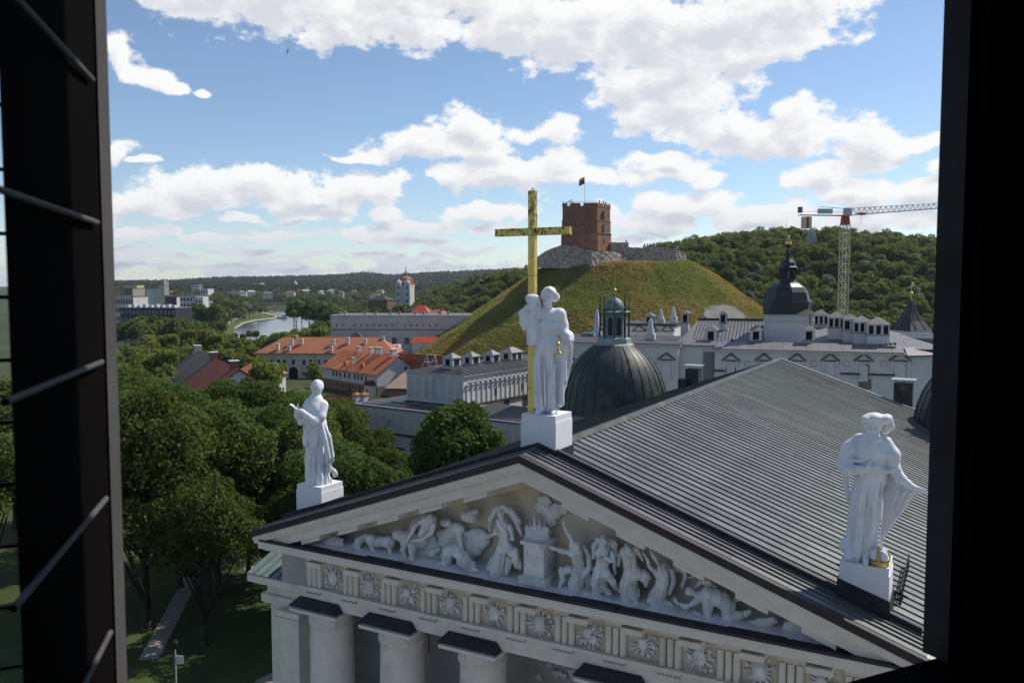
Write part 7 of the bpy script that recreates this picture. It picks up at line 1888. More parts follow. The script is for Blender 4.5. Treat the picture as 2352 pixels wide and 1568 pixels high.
def town():
    G = 'city blocks on the left riverside'
    far_block('apartment_block', 'beige office block with brown end wall in the far left town', 285, 333, 662, 1000, -4, 'clad_brown', 'plaster_cream', 308, 42, 0, 0, 7, group=G)
    t, F, x0, yr, zt = far_block('apartment_block', 'low cream block with a flat roof above the beige office block', 284, 318, 655, 1250, -4, 'tower_yellow', None, None, 10, 3, 6, group=G)
    t, F, x0, yr, zt = far_block('office_block', 'tall plain white block with a grey-green side in the left town', 336, 377, 664, 880, -4, 'plaster_white', 'clad_green', 355, 30, group=G)
    far_block('apartment_block', 'white and grey flats at the very left edge of the town', 258, 309, 681, 640, -4, 'plaster_dirty', None, None, 12, 4, 8, group=G)
    far_block('apartment_block', 'black-glazed flats with white frames left of the river', 380, 413, 682, 700, -4, 'clad_black', 'plaster_white', 408, 20, 4, 6, group=G)
    far_block('apartment_block', 'grey and black balcony flats beside the black-glazed flats', 412, 453, 680, 740, -4, 'plaster_white', None, None, 15, 5, 5, pane='clad_black', group=G)
    far_block('apartment_block', 'narrow white tower flats with dark windows at the end of the row', 446, 466, 684, 690, -4, 'plaster_white', None, 458, 40, 5, 1, 2, group=G)
    far_block('apartment_block', 'small white and maroon flats peeping through riverside trees', 469, 488, 691, 800, -4, 'tile_maroon', 'plaster_white', 478, 35, 4, 2, 2, group=G)
    t, F, x0, yr, zt = far_block('office_block', 'long low black office building behind dark trees on the left', 276, 404, 708, 560, -4, 'clad_black', None, None, 8, 4, 14, dp=22, pane='panel_grey', group=G)
    for k in range(9):
        xx = x0 * (1 - (k + .6) / 9.5); MB().box(xx - 1.3, xx + 1.3, 4, 8, zt + .5, zt + 2.0 + .5 * (k % 2)).build('roof_unit', 'plaster_white', t)
    t, F, x0, yr, zt = far_block('tower_block', 'tower block under construction with grey top and yellow lower floors', 365, 388, 656, 1500, -4, 'tower_yellow', 'concrete', 380, 35, 0, group=G)
    MB().box(x0, -.3, .2, yr, zt + .5, zt + 8).build('concrete_core', 'concrete', t); MB().box(x0 * .7, x0 * .2, 2, yr * .7, zt + 8, zt + 12).build('concrete_core', 'concrete', t)
    for k in range(3): MB().box(x0 + .3, -.5, -.2, .1, zt + 1.5 + 2.2 * k, zt + 2.6 + 2.2 * k).build('opening', 'dark_void', t)
    far_block('apartment_block', 'white and grey pair of flats before the far wooded hills', 439, 465, 654, 1700, -4, 'plaster_white', 'concrete', 459, 30, 6, 3, 2, group=G)
    far_block('apartment_block', 'low white block right of the far flats', 461, 480, 663, 1500, -4, 'plaster_white', None, None, 15, 3, 3, group=G)
    far_block('office_block', 'stepped pale block on the far slope below the hills', 576, 607, 650, 2100, 4, 'concrete', 'plaster_cream', 600, 30, 3, 5, 2, group=G)
    far_block('church', 'distant white church with a small dome left of the river bend', 630, 690, 657.5, 2200, 8, 'plaster_white', None, None, 8, 0, 0)[0]['category'] = 'church'
    o = [x for x in COL.objects if x.name == 'church'][0]
    MB().lathe([(5, 0), (5.5, 3), (5, 8), (3, 12), (1, 14), (.5, 18)], 12, (-14, 6, zat(658, 2200)), cap=True).build('dome', 'plaster_white', o)
    # scattered suburb houses
    rnd = random.Random(21)
    spots = [(541, 666, 1500), (551, 666, 1480), (560, 667, 1500), (580, 666, 1450), (618, 669, 1400), (668, 668, 1450), (690, 664, 1700), (705, 664, 1650), (716, 660, 1900), (735, 666, 1500), (757, 664, 1600), (771, 662, 1700), (785, 667, 1400), (812, 664, 1600), (824, 658, 2000), (835, 660, 1900), (848, 657, 2100), (872, 664, 1500), (860, 673, 1150), (630, 664, 1700), (400, 667, 1600), (415, 662, 1800)]
    for i, (px, py, d) in enumerate(spots):
        F = Frame(ground(px, d), rnd.uniform(-30, 50)); z = float(height(F.o[0], F.o[1]))
        z = zat(py, d) - 6
        t = F.thing('suburb_house', 'small pale suburban house among distant trees', 'house', 'houses of the far suburb')
        w, dd = rnd.uniform(3.5, 7.5), rnd.uniform(5, 8)
        MB().box(-w, w, 0, dd, z - 8, z + 3).build('wall', rnd.choice(['plaster_white', 'plaster_cream', 'plaster_white']), t)
        hip_roof(t, -w, w, 0, dd, z + 3, 2.6, .5, rnd.choice(['tile_faded', 'tile_maroon', 'roof_zinc', 'tile_faded', 'roof_zinc', 'plaster_dirty']), 2.0)
    # low dark hall and red-roofed villa before the wood
    F = Frame(ground(868, 640), 15); t = F.thing('hall', 'low dark-roofed hall among trees below the twin-towered church', 'building')
    x0, z0 = F.on(845, 683); x1, _ = F.on(889, 683); MB().box(x0, x1, 0, 16, -2, z0 - 2).build('wall', 'clad_brown', t); hip_roof(t, x0, x1, 0, 16, z0 - 2, 4, .6, 'roof_zinc_dark')
    F = Frame(ground(962, 480), 10); t = F.thing('villa', 'brick villa with a bright red hipped roof behind the pale arsenal', 'house')
    x0, z0 = F.on(946, 717); x1, _ = F.on(981, 717); MB().box(x0, x1, 0, 9, 0, z0).build('wall', 'brick_orange', t); hip_roof(t, x0, x1, 0, 9, z0, F.on(962, 701, 4.5)[1] - z0, .7, 'crane_red', 3.5)
    F = Frame(ground(1000, 470), 25); t = F.thing('villa', 'small pink house with brown roof right of the red-roofed villa', 'house')
    x0, z0 = F.on(983, 719); x1, _ = F.on(1015, 719); MB().box(x0, x1, 0, 8, 0, z0 - .5).build('wall', 'plaster_dirty', t); hip_roof(t, x0, x1, 0, 8, z0 - .5, 2.6, .5, 'tile_faded', 2.5); MB().box(x1 - 2.2, x1 - 1.2, 3, 4, z0, z0 + 3.2).build('chimney', 'brick_orange', t)
town()

def baroque_church():
    F = Frame(ground(928, 760), 8)
    t = F.thing('church', 'baroque church with twin towers and a red and white dome under scaffolding', 'church')
    q = lambda x, y, yl=0.0: F.on(*z2(x, y), yl)
    x0, x1 = q(612, 380)[0], q(705, 380)[0]; zt = q(650, 352)[1]
    MB().box(x0, x1, 0, 24, 0, zt).build('facade', 'plaster_dirty', t)
    for x in (622, 700):
        lx, z1 = q(x, 340); w = 2.6
        tw = MB().box(lx - w, lx + w, -.5, 4.7, 0, z1).build('bell_turret', 'plaster_dirty', t)
        zt2 = q(x, 292)[1]; h = zt2 - z1
        MB().lathe([(w * .95, 0), (w * 1.05, h * .3), (w * .8, h * .6), (w * .3, h * .8), (.3, h)], 10, (lx, 2.1, z1)).build('turret_dome', 'plaster_white', tw)
        for k in range(3): MB().arch(lx, 1.2, z1 - 4.5 - 6 * k, z1 - 2.2 - 6 * k, -.6, -.4, 6).build('window', 'dark_void', tw)
    lx, z1 = q(690, 345, 18); z2_, z3_ = q(690, 300, 18)[1], q(690, 272, 18)[1]
    r_ = 6.0
    d = MB().lathe([(r_, 0), (r_, z2_ - z1)], 16, (lx, 18, z1)).build('dome_drum', 'plaster_white', t)
    MB().lathe([(r_ * 1.05, 0), (r_ * .95, (z3_ - z2_) * .5), (r_ * .55, z3_ - z2_), (r_ * .3, z3_ - z2_ + .5)], 16, (lx, 18, z2_)).build('dome', 'tile_faded', d)
    MB().lathe([(r_ * .3, 0), (r_ * .3, 3), (.5, 5), (.2, 9)], 10, (lx, 18, z3_)).build('lantern', 'copper_green', d)
    for k in range(5):
        z = z1 + (z2_ - z1) * (k + .3) / 5; MB().lathe([(r_ * 1.15, z), (r_ * 1.15, z + .35)], 16, (lx, 18, 0)).build('scaffold_ring', 'crane_cream' if k % 2 else 'crane_red', d)
    MB().add([(x0, 3, zt), (x1, 3, zt), (x1, 30, zt), (x0, 30, zt), ((x0 + x1) / 2, 3, zt + 4), ((x0 + x1) / 2, 30, zt + 4)], [(0, 1, 4), (1, 2, 5, 4), (2, 3, 5), (3, 0, 4, 5)]).build('roof', 'tile_faded', t)
baroque_church()

def crane():
    D = 236.0
    F = Frame(ground(1934, D), -6.0)
    t = F.thing('tower_crane', 'cream lattice tower crane with a long jib behind the palace', 'crane')
    q = lambda x, y: F.on(*z4(x, y))
    zt = q(1287, 322)[1]; w = 1.0
    m = MB()
    for sx in (-1, 1):
        for sy in (-1, 1): m.tube((sx * w, sy * w, 0), (sx * w, sy * w, zt), .13, n=5)
    m.build('mast', 'crane_cream', t)
    n = 22; mb = MB()
    for i in range(n):
        z0, z1 = zt * i / n, zt * (i + 1) / n
        for s in (-1, 1):
            a = 1 if i % 2 else -1
            mb.tube((-w * a, s * w, z0), (w * a, s * w, z1), .075, n=4); mb.tube((s * w, -w * a, z0), (s * w, w * a, z1), .075, n=4)
            mb.tube((-w, s * w, z1), (w, s * w, z1), .065, n=4); mb.tube((s * w, -w, z1), (s * w, w, z1), .065, n=4)
    tag(mb.build('mast_bracing', 'crane_cream', t), kind='stuff')
    zs = q(1287, 240)[1]; zu = q(1287, 178)[1]
    MB().hexa([(-w, -w, zt), (w, -w, zt), (w, w, zt), (-w, w, zt)], [(-.8, -.8, zs), (.8, -.8, zs), (.8, .8, zs), (-.8, .8, zs)]).build('slewing_head', 'crane_red', t)
    MB().box(-.9, .9, -1.9, -.4, zs - .2, zs + 2.0).build('cab', 'crane_grey', t)
    # jib rises slightly to the right
    xj, zj = q(2150, 175); xk, zk = q(2150, 130); sl = (zj - zs) / xj
    L = xj + 26
    j = MB()
    for dy in (-.6, .6): j.tube((0, dy, zs), (L, dy, zs + sl * L), .11, n=5)
    zr = zu; slt = (zk - zu) / xj
    j.tube((-7.5, 0, zs + 2.4), (0, 0, zr), .1, n=5).tube((0, 0, zr), (L, 0, zr + slt * L), .1, n=5)
    j.build('jib', 'crane_grey', t)
    jb = MB(); nn = 34
    for i in range(nn):
        xa, xb = L * i / nn, L * (i + .5) / nn; xc = L * (i + 1) / nn
        for dy in (-.6, .6):
            jb.tube((xa, dy, zs + sl * xa), (xb, 0, zr + slt * xb), .06, n=4); jb.tube((xb, 0, zr + slt * xb), (xc, dy, zs + sl * xc), .06, n=4)
    tag(jb.build('jib_bracing', 'crane_grey', t), kind='stuff')
    xl, zl = q(905, 235)
    cj = MB()
    for dy in (-.6, .6): cj.tube((0, dy, zs), (xl, dy, zl), .13, n=5)
    for k in range(7): cj.tube((xl * k / 7, -.6, zs + (zl - zs) * k / 7), (xl * (k + 1) / 7, .6, zs + (zl - zs) * (k + 1) / 7), .06, n=4)
    cj.tube((0, .6, zs + 1.1), (xl, .6, zl + 1.1), .05).build('counter_jib', 'crane_red', t)
    xw, zw = q(972, 250); MB().box(xw - 1.2, xw + 1.2, -.8, .8, zw - 3.2, zw).build('counterweight', 'crane_cream', t)
    MB().box(xw - .35, xw + .35, -.85, .85, zw - 3.2, zw + .02).build('counterweight_band', 'crane_red', t)
    xw, zw = q(1135, 222); MB().box(xw - 2, xw + 2, -.5, .5, zw, zw + 1.3).build('winch_house', 'crane_grey', t)
    xw, zw = q(915, 215); MB().box(xw - .5, xw + .5, -.5, .5, zw, zw + 1.6).build('winch', 'panel_grey', t)
    xt, ztt = q(1455, 215); MB().box(xt - 1, xt + 1, -.7, .7, ztt - .6, ztt).tube((xt, 0, ztt - .6), (xt, 0, ztt - 3), .05).build('trolley', 'crane_red', t)
crane()

def bridge():
    D = 1250.0
    F = Frame(ground(586, D), 4.0)
    t = F.thing('bridge', 'grey road bridge with a shallow arch and lamp posts over the river', 'bridge')
    z = zat(696.5, D); x1 = F.on(760, 697)[0]
    MB().box(-30, x1, 0, 14, z - 1.2, z).build('deck', 'concrete', t)
    n = 14; m = MB(); L = x1 * .62
    pts = [(L * i / n, z - 1.2 - 3.6 * (2 * i / n - 1) ** 2 - .5) for i in range(n + 1)]
    m.ext([(0, z - 1.2), (L, z - 1.2)][::-1] + [(a, b) for a, b in pts], 'y', 1, 13); m.build('arch', 'panel_grey', t)
    for x in (0, L): MB().box(x - 2, x + 2, 1, 13, -6, z - 1.2).build('pier', 'concrete', t)
    MB().box(-30, x1, -.1, .1, z, z + 1.0).build('railing', 'concrete', t)
    for k in range(7):
        x = -6 + k * 11; MB().tube((x, 2, z), (x, 2, z + 9), .18, .12, 5).tube((x, 2, z + 9), (x + 2, 2, z + 9.4), .12, n=5).build('lamp_post', 'panel_grey', t)
bridge()

def three_crosses():
    D = 575.0
    F = Frame(ground(1862, D), 12)
    t = F.thing('monument', 'white monument of three crosses rising from the wooded hilltop', 'monument')
    q = lambda x, y: F.on(*z4(x, y))
    zb = q(1010, 490)[1]; zt = q(1030, 352)[1]
    x0, x1 = q(940, 488)[0], q(1085, 488)[0]
    xm = (x0 + x1) / 2
    MB().prism([(x0, -3), (x1, -3), (x1, 3), (x0, 3)], zb - 6, zb + 2.5, .55).build('base', 'plaster_white', t)
    for k, (dx, s) in enumerate(((-2.2, .92), (2.6, .95), (.4, 1.0))):
        h = zb + (zt - zb) * s
        c = MB().hexa([(xm + dx - 2.0, -1 + k * .4, zb), (xm + dx + 2.0, -1 + k * .4, zb), (xm + dx + 2.0, 1 + k * .4, zb), (xm + dx - 2.0, 1 + k * .4, zb)], [(xm + dx * .7 - .55, -.5 + k * .4, h), (xm + dx * .7 + .55, -.5 + k * .4, h), (xm + dx * .7 + .55, .5 + k * .4, h), (xm + dx * .7 - .55, .5 + k * .4, h)]).build('cross', 'plaster_white', t)
        MB().box(xm + dx * .7 - 1.7, xm + dx * .7 + 1.7, -.45 + k * .4, .45 + k * .4, h - 2.6, h - 1.7).build('arm', 'plaster_white', c)
    lx, z1 = q(806, 265); MB().tube((lx, 6, zb - 10), (lx, 6, z1), .12, .06, 5).build('mast', 'panel_grey')
    o = bpy.data.objects['mast'] if bpy.data.objects.get('mast') and bpy.data.objects['mast'].parent is None else [x for x in COL.objects if x.name.startswith('mast') and x.parent is None and x.type == 'MESH'][0]
    o.name = 'radio_mast'; o.location = F.o; o.rotation_euler = (0, 0, F.rz); tag(o, 'thin radio mast sticking up from the wooded hilltop', 'mast')
three_crosses()

surf('boat_white', (.7, .7, .68), None, rough=.5); surf('boat_red', (.45, .06, .04), None, rough=.5)
def boat(px, py, label, mat, s):
    p = atZ(px, py, -3.8)
    t = thing('boat', label, 'boat', p, YAW + R(70), 'boats on the river')
    pr = [(-.5, -1), (.5, -1), (.62, .2), (.35, 1.2), (0, 1.8), (-.35, 1.2), (-.62, .2)]
    MB().prism([(a * s * 1.6, b * s * 2.2) for a, b in pr], 0, .9 * s, 1.12).build('hull', mat, t)
    c = MB().box(-.6 * s, .6 * s, -1.6 * s, .8 * s, .9 * s, 1.9 * s).build('cabin', 'boat_white', t)
    MB().box(-.8 * s, .8 * s, -2.0 * s, 1.0 * s, 1.9 * s, 2.05 * s).build('canopy', 'crane_cream' if mat == 'boat_white' else 'boat_white', c)
boat(651, 731, 'white river boat with a canopy near the far bank', 'boat_white', 2.0)
boat(621, 719, 'small red boat upstream by the bridge', 'boat_red', 1.3)

def lamp_post():
    p = ground(383, 59.0)
    t = thing('lamp_post', 'pale lamp post with a small sign on the shaded lawn at lower left', 'street lamp', p, YAW)
    MB().lathe([(.09, 0), (.06, .4), (.045, 4.6)], 10).build('pole', 'crane_grey', t)
    MB().lathe([(.07, 4.6), (.2, 4.75), (.24, 5.05), (.16, 5.22), (.03, 5.28)], 12).build('lantern', 'black_iron', t)
    MB().box(.05, .55, -.02, .02, 3.5, 4.1).build('sign', 'plaster_white', t)
lamp_post()

def bird():
    p = atD(661, 118, 70)
    t = thing('bird', 'tiny dark swift flying under the big cloud', 'bird', p, YAW + .6)
    S = Solid((-.3, -.3, -.35), (.3, .3, .35), .012)
    S.path([(0, -.14, 0), (0, 0, 0), (0, .16, 0)], [.03, .045, .015], .03)
    S.path([(0, -.03, 0), (.03, .0, .14), (.02, .09, .3)], [.035, .025, .008], .02)
    S.path([(0, -.03, 0), (-.03, .0, -.12), (.0, .1, -.26)], [.035, .025, .008], .02)
    S.cone((0, .12, 0), (.05, .26, .01), .016, .006, .01); S.cone((0, .12, 0), (-.05, .26, -.01), .016, .006, .01)
    link('body', S.mesh('body', 'black_iron'), t)
bird()
# ------------------------------------------------------------------ trees
leafmat('leaf_dark', (.060, .100, .022), (.112, .155, .040), .45, .25)
leafmat('leaf_bright', (.120, .165, .034), (.205, .240, .068), .48, .2)
leafmat('leaf_wood', (.080, .120, .030), (.150, .190, .058), .45, .32)
leafmat('leaf_grey', (.14, .175, .105), (.19, .22, .14), .42, .15)
surf('bark', (.050, .042, .034), (.035, .03, .025), 4, .95, bump=.5, bscale=8)
surf('conifer_far', (.014, .028, .014), (.028, .046, .020), .03, .95)

def leaves(seed, H, Rr, th, n, leaf, K=28, flat=1.0, lob=.36):
    """leaf clumps over many lobes: returns verts (N*4,3)"""
    rs = np.random.RandomState(seed)
    zc_, rz_ = th + (H - th) * .5, (H - th) * .5
    d = rs.normal(size=(K, 3)); d /= np.linalg.norm(d, axis=1)[:, None]
    d[:, 2] = np.where(d[:, 2] < -.55, -d[:, 2] * .5, d[:, 2])
    f = rs.uniform(.35, .74, K)
    c = d * f[:, None] * np.array([Rr, Rr, rz_]); c[:, 2] += zc_
    lr = rs.uniform(.75, 1.25, K) * lob * Rr
    pick = rs.choice(K, n, p=lr ** 2 / (lr ** 2).sum())
    v = rs.normal(size=(n, 3)); v /= np.linalg.norm(v, axis=1)[:, None]
    v[:, 2] = np.where(v[:, 2] < -.3, -v[:, 2], v[:, 2])
    rad = lr[pick] * (1 - .35 * rs.uniform(0, 1, n) ** 2.2) * (1 + .18 * np.sin(v[:, 0] * 7 + pick) * np.sin(v[:, 2] * 6 + pick * 2))
    p = c[pick] + v * rad[:, None] * np.array([1, 1, flat])
    nn = v * .8 + rs.normal(size=(n, 3)) * .75; nn /= np.linalg.norm(nn, axis=1)[:, None]
    tt = rs.normal(size=(n, 3)); tt -= nn * (tt * nn).sum(1)[:, None]; tt /= np.linalg.norm(tt, axis=1)[:, None]
    bb = np.cross(nn, tt)
    s = leaf * rs.uniform(.6, 1.35, n)
    a = p + tt * s[:, None] * .62; b = p + bb * s[:, None] * .42; cc = p - tt * s[:, None] * .62; e = p - bb * s[:, None] * .42
    return np.stack([a, b, cc, e], 1).reshape(-1, 3), c, lr
def quads(name, V_, mat, extra=None):
    n = len(V_) // 4
    me = bpy.data.meshes.new(name)
    me.vertices.add(len(V_)); me.vertices.foreach_set('co', V_.astype(np.float32).ravel())
    me.loops.add(n * 4); me.loops.foreach_set('vertex_index', np.arange(n * 4, dtype=np.int32))
    me.polygons.add(n); me.polygons.foreach_set('loop_start', np.arange(0, n * 4, 4, dtype=np.int32)); me.polygons.foreach_set('loop_total', np.full(n, 4, dtype=np.int32))
    me.materials.append(MATS[mat]); me.update(calc_edges=True)
    return me
def limbs(seed, H, th, c, r0, nl):
    rnd = random.Random(seed); m = MB()
    top = (rnd.uniform(-.4, .4), rnd.uniform(-.4, .4), H * .72)
    k1 = (top[0] * .3, top[1] * .3, th)
    m.tube((0, 0, -.3), (0, 0, .6), r0 * 1.35, r0 * 1.05, 9).tube((0, 0, .6), k1, r0 * 1.05, r0 * .8, 9).tube(k1, top, r0 * .8, r0 * .22, 7)
    order = sorted(range(len(c)), key=lambda i: c[i][2])
    for i in order[:nl]:
        t = rnd.uniform(.0, .6); s = tuple(k1[j] + (top[j] - k1[j]) * t for j in range(3))
        e = c[i]; mid = tuple((s[j] + e[j]) / 2 + rnd.uniform(-.4, .4) + (.5 if j == 2 else 0) for j in range(3))
        m.tube(s, mid, r0 * .38, r0 * .24, 6).tube(mid, tuple(e), r0 * .24, r0 * .08, 5)
    return m

def tree_proto(seed, H, Rr, th, n, leaf, mat, K=28, r0=.45, nl=14, flat=1.0, lob=.36):
    V_, c, lr = leaves(seed, H, Rr, th, n, leaf, K, flat, lob)
    root = bpy.data.objects.new('tree', None); COL.objects.link(root)
    link('crown', quads('crown', V_, mat), root)
    limbs(seed, H, th, c, r0, nl).build('trunk', 'bark', root, smooth=True, fix=False)
    return root
USED = {}
def plant(proto, p, s, label, group=None, rz=None, name='tree', sz=None):
    if proto in USED: o = copy_tree(proto)
    else: o = proto; USED[proto] = 1
    o.name = name
    o.location = tuple(float(v) for v in p); o.scale = (s, s, sz or s); o.rotation_euler = (0, 0, random.Random(int(p[0] * 7 + p[1] * 13)).uniform(0, 6.28) if rz is None else rz)
    return tag(o, label, 'tree', group)

def park_trees():
    P = [tree_proto(11, 20, 7.0, 1.6, 34000, .31, 'leaf_dark', 34), tree_proto(12, 20, 6.8, 2.2, 32000, .31, 'leaf_dark', 30), tree_proto(13, 19, 6.8, 1.2, 34000, .31, 'leaf_dark', 38, lob=.32)]
    L = 'tall dark green tree of the shady park clump left of the cathedral'
    G = 'park trees left of the cathedral'
    special = {0: 'big dark tree at the left edge whose crown touches the window frame', 1: 'large park tree with a thick bare trunk rising from the shaded lawn', 7: 'dark round tree just behind the praying statue'}
    spots = [(318, 74, 20.5, 7.2), (487, 82, 20, 7.4), (622, 96, 17.5, 6.2), (405, 104, 20.5, 7), (552, 112, 19, 6.8), (690, 112, 17.5, 6), (286, 110, 21, 7), (772, 118, 16.5, 5.6), (838, 104, 13.5, 5.0),
             (885, 96, 11.5, 4.4), (640, 134, 18.5, 6.6), (505, 140, 19.5, 6.8), (366, 138, 20.5, 7.2), (728, 142, 17, 6), (262, 146, 21, 7), (800, 132, 15, 5.4), (430, 168, 18.5, 6.5), (575, 165, 17.5, 6.2), (320, 172, 18.5, 6.6),
             (690, 168, 15, 5.6), (190, 92, 20, 7), (560, 88, 13.0, 5.0), (940, 102, 10, 4), (100, 120, 19, 6.5), (20, 105, 18, 6.5), (-40, 82, 17, 6), (762, 78, 16.5, 5.6), (824, 72, 15.5, 5.2), (884, 74, 14.5, 5), (936, 72, 13, 4.6), (702, 86, 17, 5.8), (452, 70, 15, 5.6), (395, 84, 19, 6.8), (985, 68, 12, 4.4), (655, 78, 12, 4.6)]
    for i, (px, d, h, r_) in enumerate(spots):
        pr = P[i % 3]
        h = min(h, zat(np.interp(px, [250, 330, 400, 450, 500, 560, 600, 640, 700, 780, 840, 900, 960], [848, 858, 888, 884, 866, 858, 866, 884, 902, 905, 960, 1000, 1035]), d) - .3)
        r_ = min(r_, h * .42)
        s = (h / 20.0 + r_ / 7.0) / 2
        plant(pr, ground(px, d), s, special.get(i, L), None if i in special else G, sz=h / 18.2)
    # the full-crowned tree in front of the palace wing
    c = tree_proto(31, 22.0, 5.6, 6.0, 27000, .32, 'leaf_dark', 36, .4, 18, lob=.34)
    plant(c, ground(1046, 80), 1.0, 'full round green tree standing in front of the white palace wing', None, 0.7)
park_trees()

def mid_trees():
    B = [tree_proto(41, 14, 5.0, 2.5, 3400, .72, 'leaf_bright', 24, .3, 6), tree_proto(42, 14, 5.2, 2.0, 3400, .72, 'leaf_bright', 22, .3, 6), tree_proto(43, 16, 4.2, 2.0, 3000, .72, 'leaf_bright', 26, .3, 6)]
    Dk = [tree_proto(51, 18, 6.0, 1.0, 3000, .95, 'leaf_wood', 26, .35, 6), tree_proto(52, 18, 5.4, 1.0, 3000, .95, 'leaf_wood', 24, .35, 6)]
    Gy = tree_proto(55, 16, 6.5, 2.0, 3200, .85, 'leaf_grey', 26, .35, 6)
    rnd = random.Random(77)
    L = 'sunlit bright green tree in the belt beyond the park'
    G = 'sunlit trees beyond the park'
    spots = []
    for px in range(258, 390, 22): spots.append((px + rnd.uniform(-6, 6), rnd.uniform(195, 240), rnd.uniform(13, 16)))
    for px in range(262, 440, 24): spots.append((px + rnd.uniform(-6, 6), rnd.uniform(262, 310), rnd.uniform(12, 15.5)))
    for px in range(430, 600, 19): spots.append((px + rnd.uniform(-6, 6), rnd.uniform(285, 350), rnd.uniform(13, 16)))
    for px in range(395, 600, 24): spots.append((px + rnd.uniform(-6, 6), rnd.uniform(252, 276), rnd.uniform(11, 14)))
    for px in range(560, 740, 17): spots.append((px + rnd.uniform(-6, 6), rnd.uniform(318, 380), rnd.uniform(13, 16.5)))
    for px, d, h in ((748, 372, 14), (735, 395, 16), (712, 400, 17), (640, 262, 8.5), (612, 240, 10.5), (625, 232, 11)): spots.append((px, d, h))
    for i, (px, d, h) in enumerate(spots):
        if px > 540 and d > 280: h = min(h, zat(np.interp(px, [540, 600, 640, 680, 720, 760], [776, 772, 756, 748, 738, 730]), d) + 1)
        plant(B[i % 3], ground(px, d, -1.0), h / 14.5 * rnd.uniform(.9, 1.1), L, G, sz=h / 14.5)
    plant(B[0], ground(606, 205), 1.0, 'yellow-green tree in front of the arsenal gateway', None)
    plant(B[2], ground(722, 240), .55, 'slim young tree beside the arsenal gateway', None, sz=.62)
    L2 = 'dark riverside tree before the left town'; G2 = 'dark trees before the left town'
    sp = []
    for px in range(262, 600, 13): sp.append((px + rnd.uniform(-5, 5), rnd.uniform(430, 560), rnd.uniform(13, 19) - max(0, (px - 470)) * .075))
    for px in range(300, 430, 20): sp.append((px + rnd.uniform(-5, 5), rnd.uniform(425, 470), rnd.uniform(16, 20)))
    for px in (436, 452, 470, 486, 500): sp.append((px, rnd.uniform(610, 690), rnd.uniform(19, 25)))
    for px in (505, 520, 535, 550, 562, 574): sp.append((px, rnd.uniform(880, 1060), rnd.uniform(18, 26)))
    for i, (px, d, h) in enumerate(sp):
        if 520 < px < 600 and d < 600: h = min(h, 8)
        plant(Dk[i % 2], ground(px, d, -4), h / 18 * rnd.uniform(.95, 1.15), L2, G2, sz=h / 18)
    L3 = 'big willow on the right bank of the river'; G3 = 'willows on the right river bank'
    for px, d, h in ((676, 700, 24), (682, 640, 26), (712, 600, 26), (730, 560, 25), (752, 540, 25), (772, 560, 24), (792, 600, 22), (694, 760, 22), (740, 680, 24), (815, 560, 20), (840, 600, 19), (760, 470, 16), (745, 455, 15)):
        plant(Dk[(px // 7) % 2], ground(px, d, -3), h / 17, L3, G3, sz=h / 18)
    for px, d, h in ((556, 820, 15), (565, 840, 18), (610, 960, 13), (598, 930, 14), (583, 880, 15), (545, 780, 11)):
        plant(Gy if px % 2 else B[1], ground(px, d, -3.3), h / 15, 'tree on the grassy river promontory', 'trees on the promontory', sz=h / 15)
    # behind the arsenals, up to the foot of the wood
    for px, d, h in ((780, 420, 13), (810, 440, 14), (835, 430, 13), (870, 420, 12), (905, 430, 14), (930, 450, 13), (890, 520, 18), (860, 540, 19), (830, 520, 19), (915, 560, 20), (1020, 440, 12), (1035, 470, 16), (985, 520, 15), (950, 540, 18)):
        plant(Dk[px % 2], ground(px, d, -1), h / 16, 'green tree between the pale arsenal and the wooded slope', 'trees behind the pale arsenal', sz=h / 17)
mid_trees()

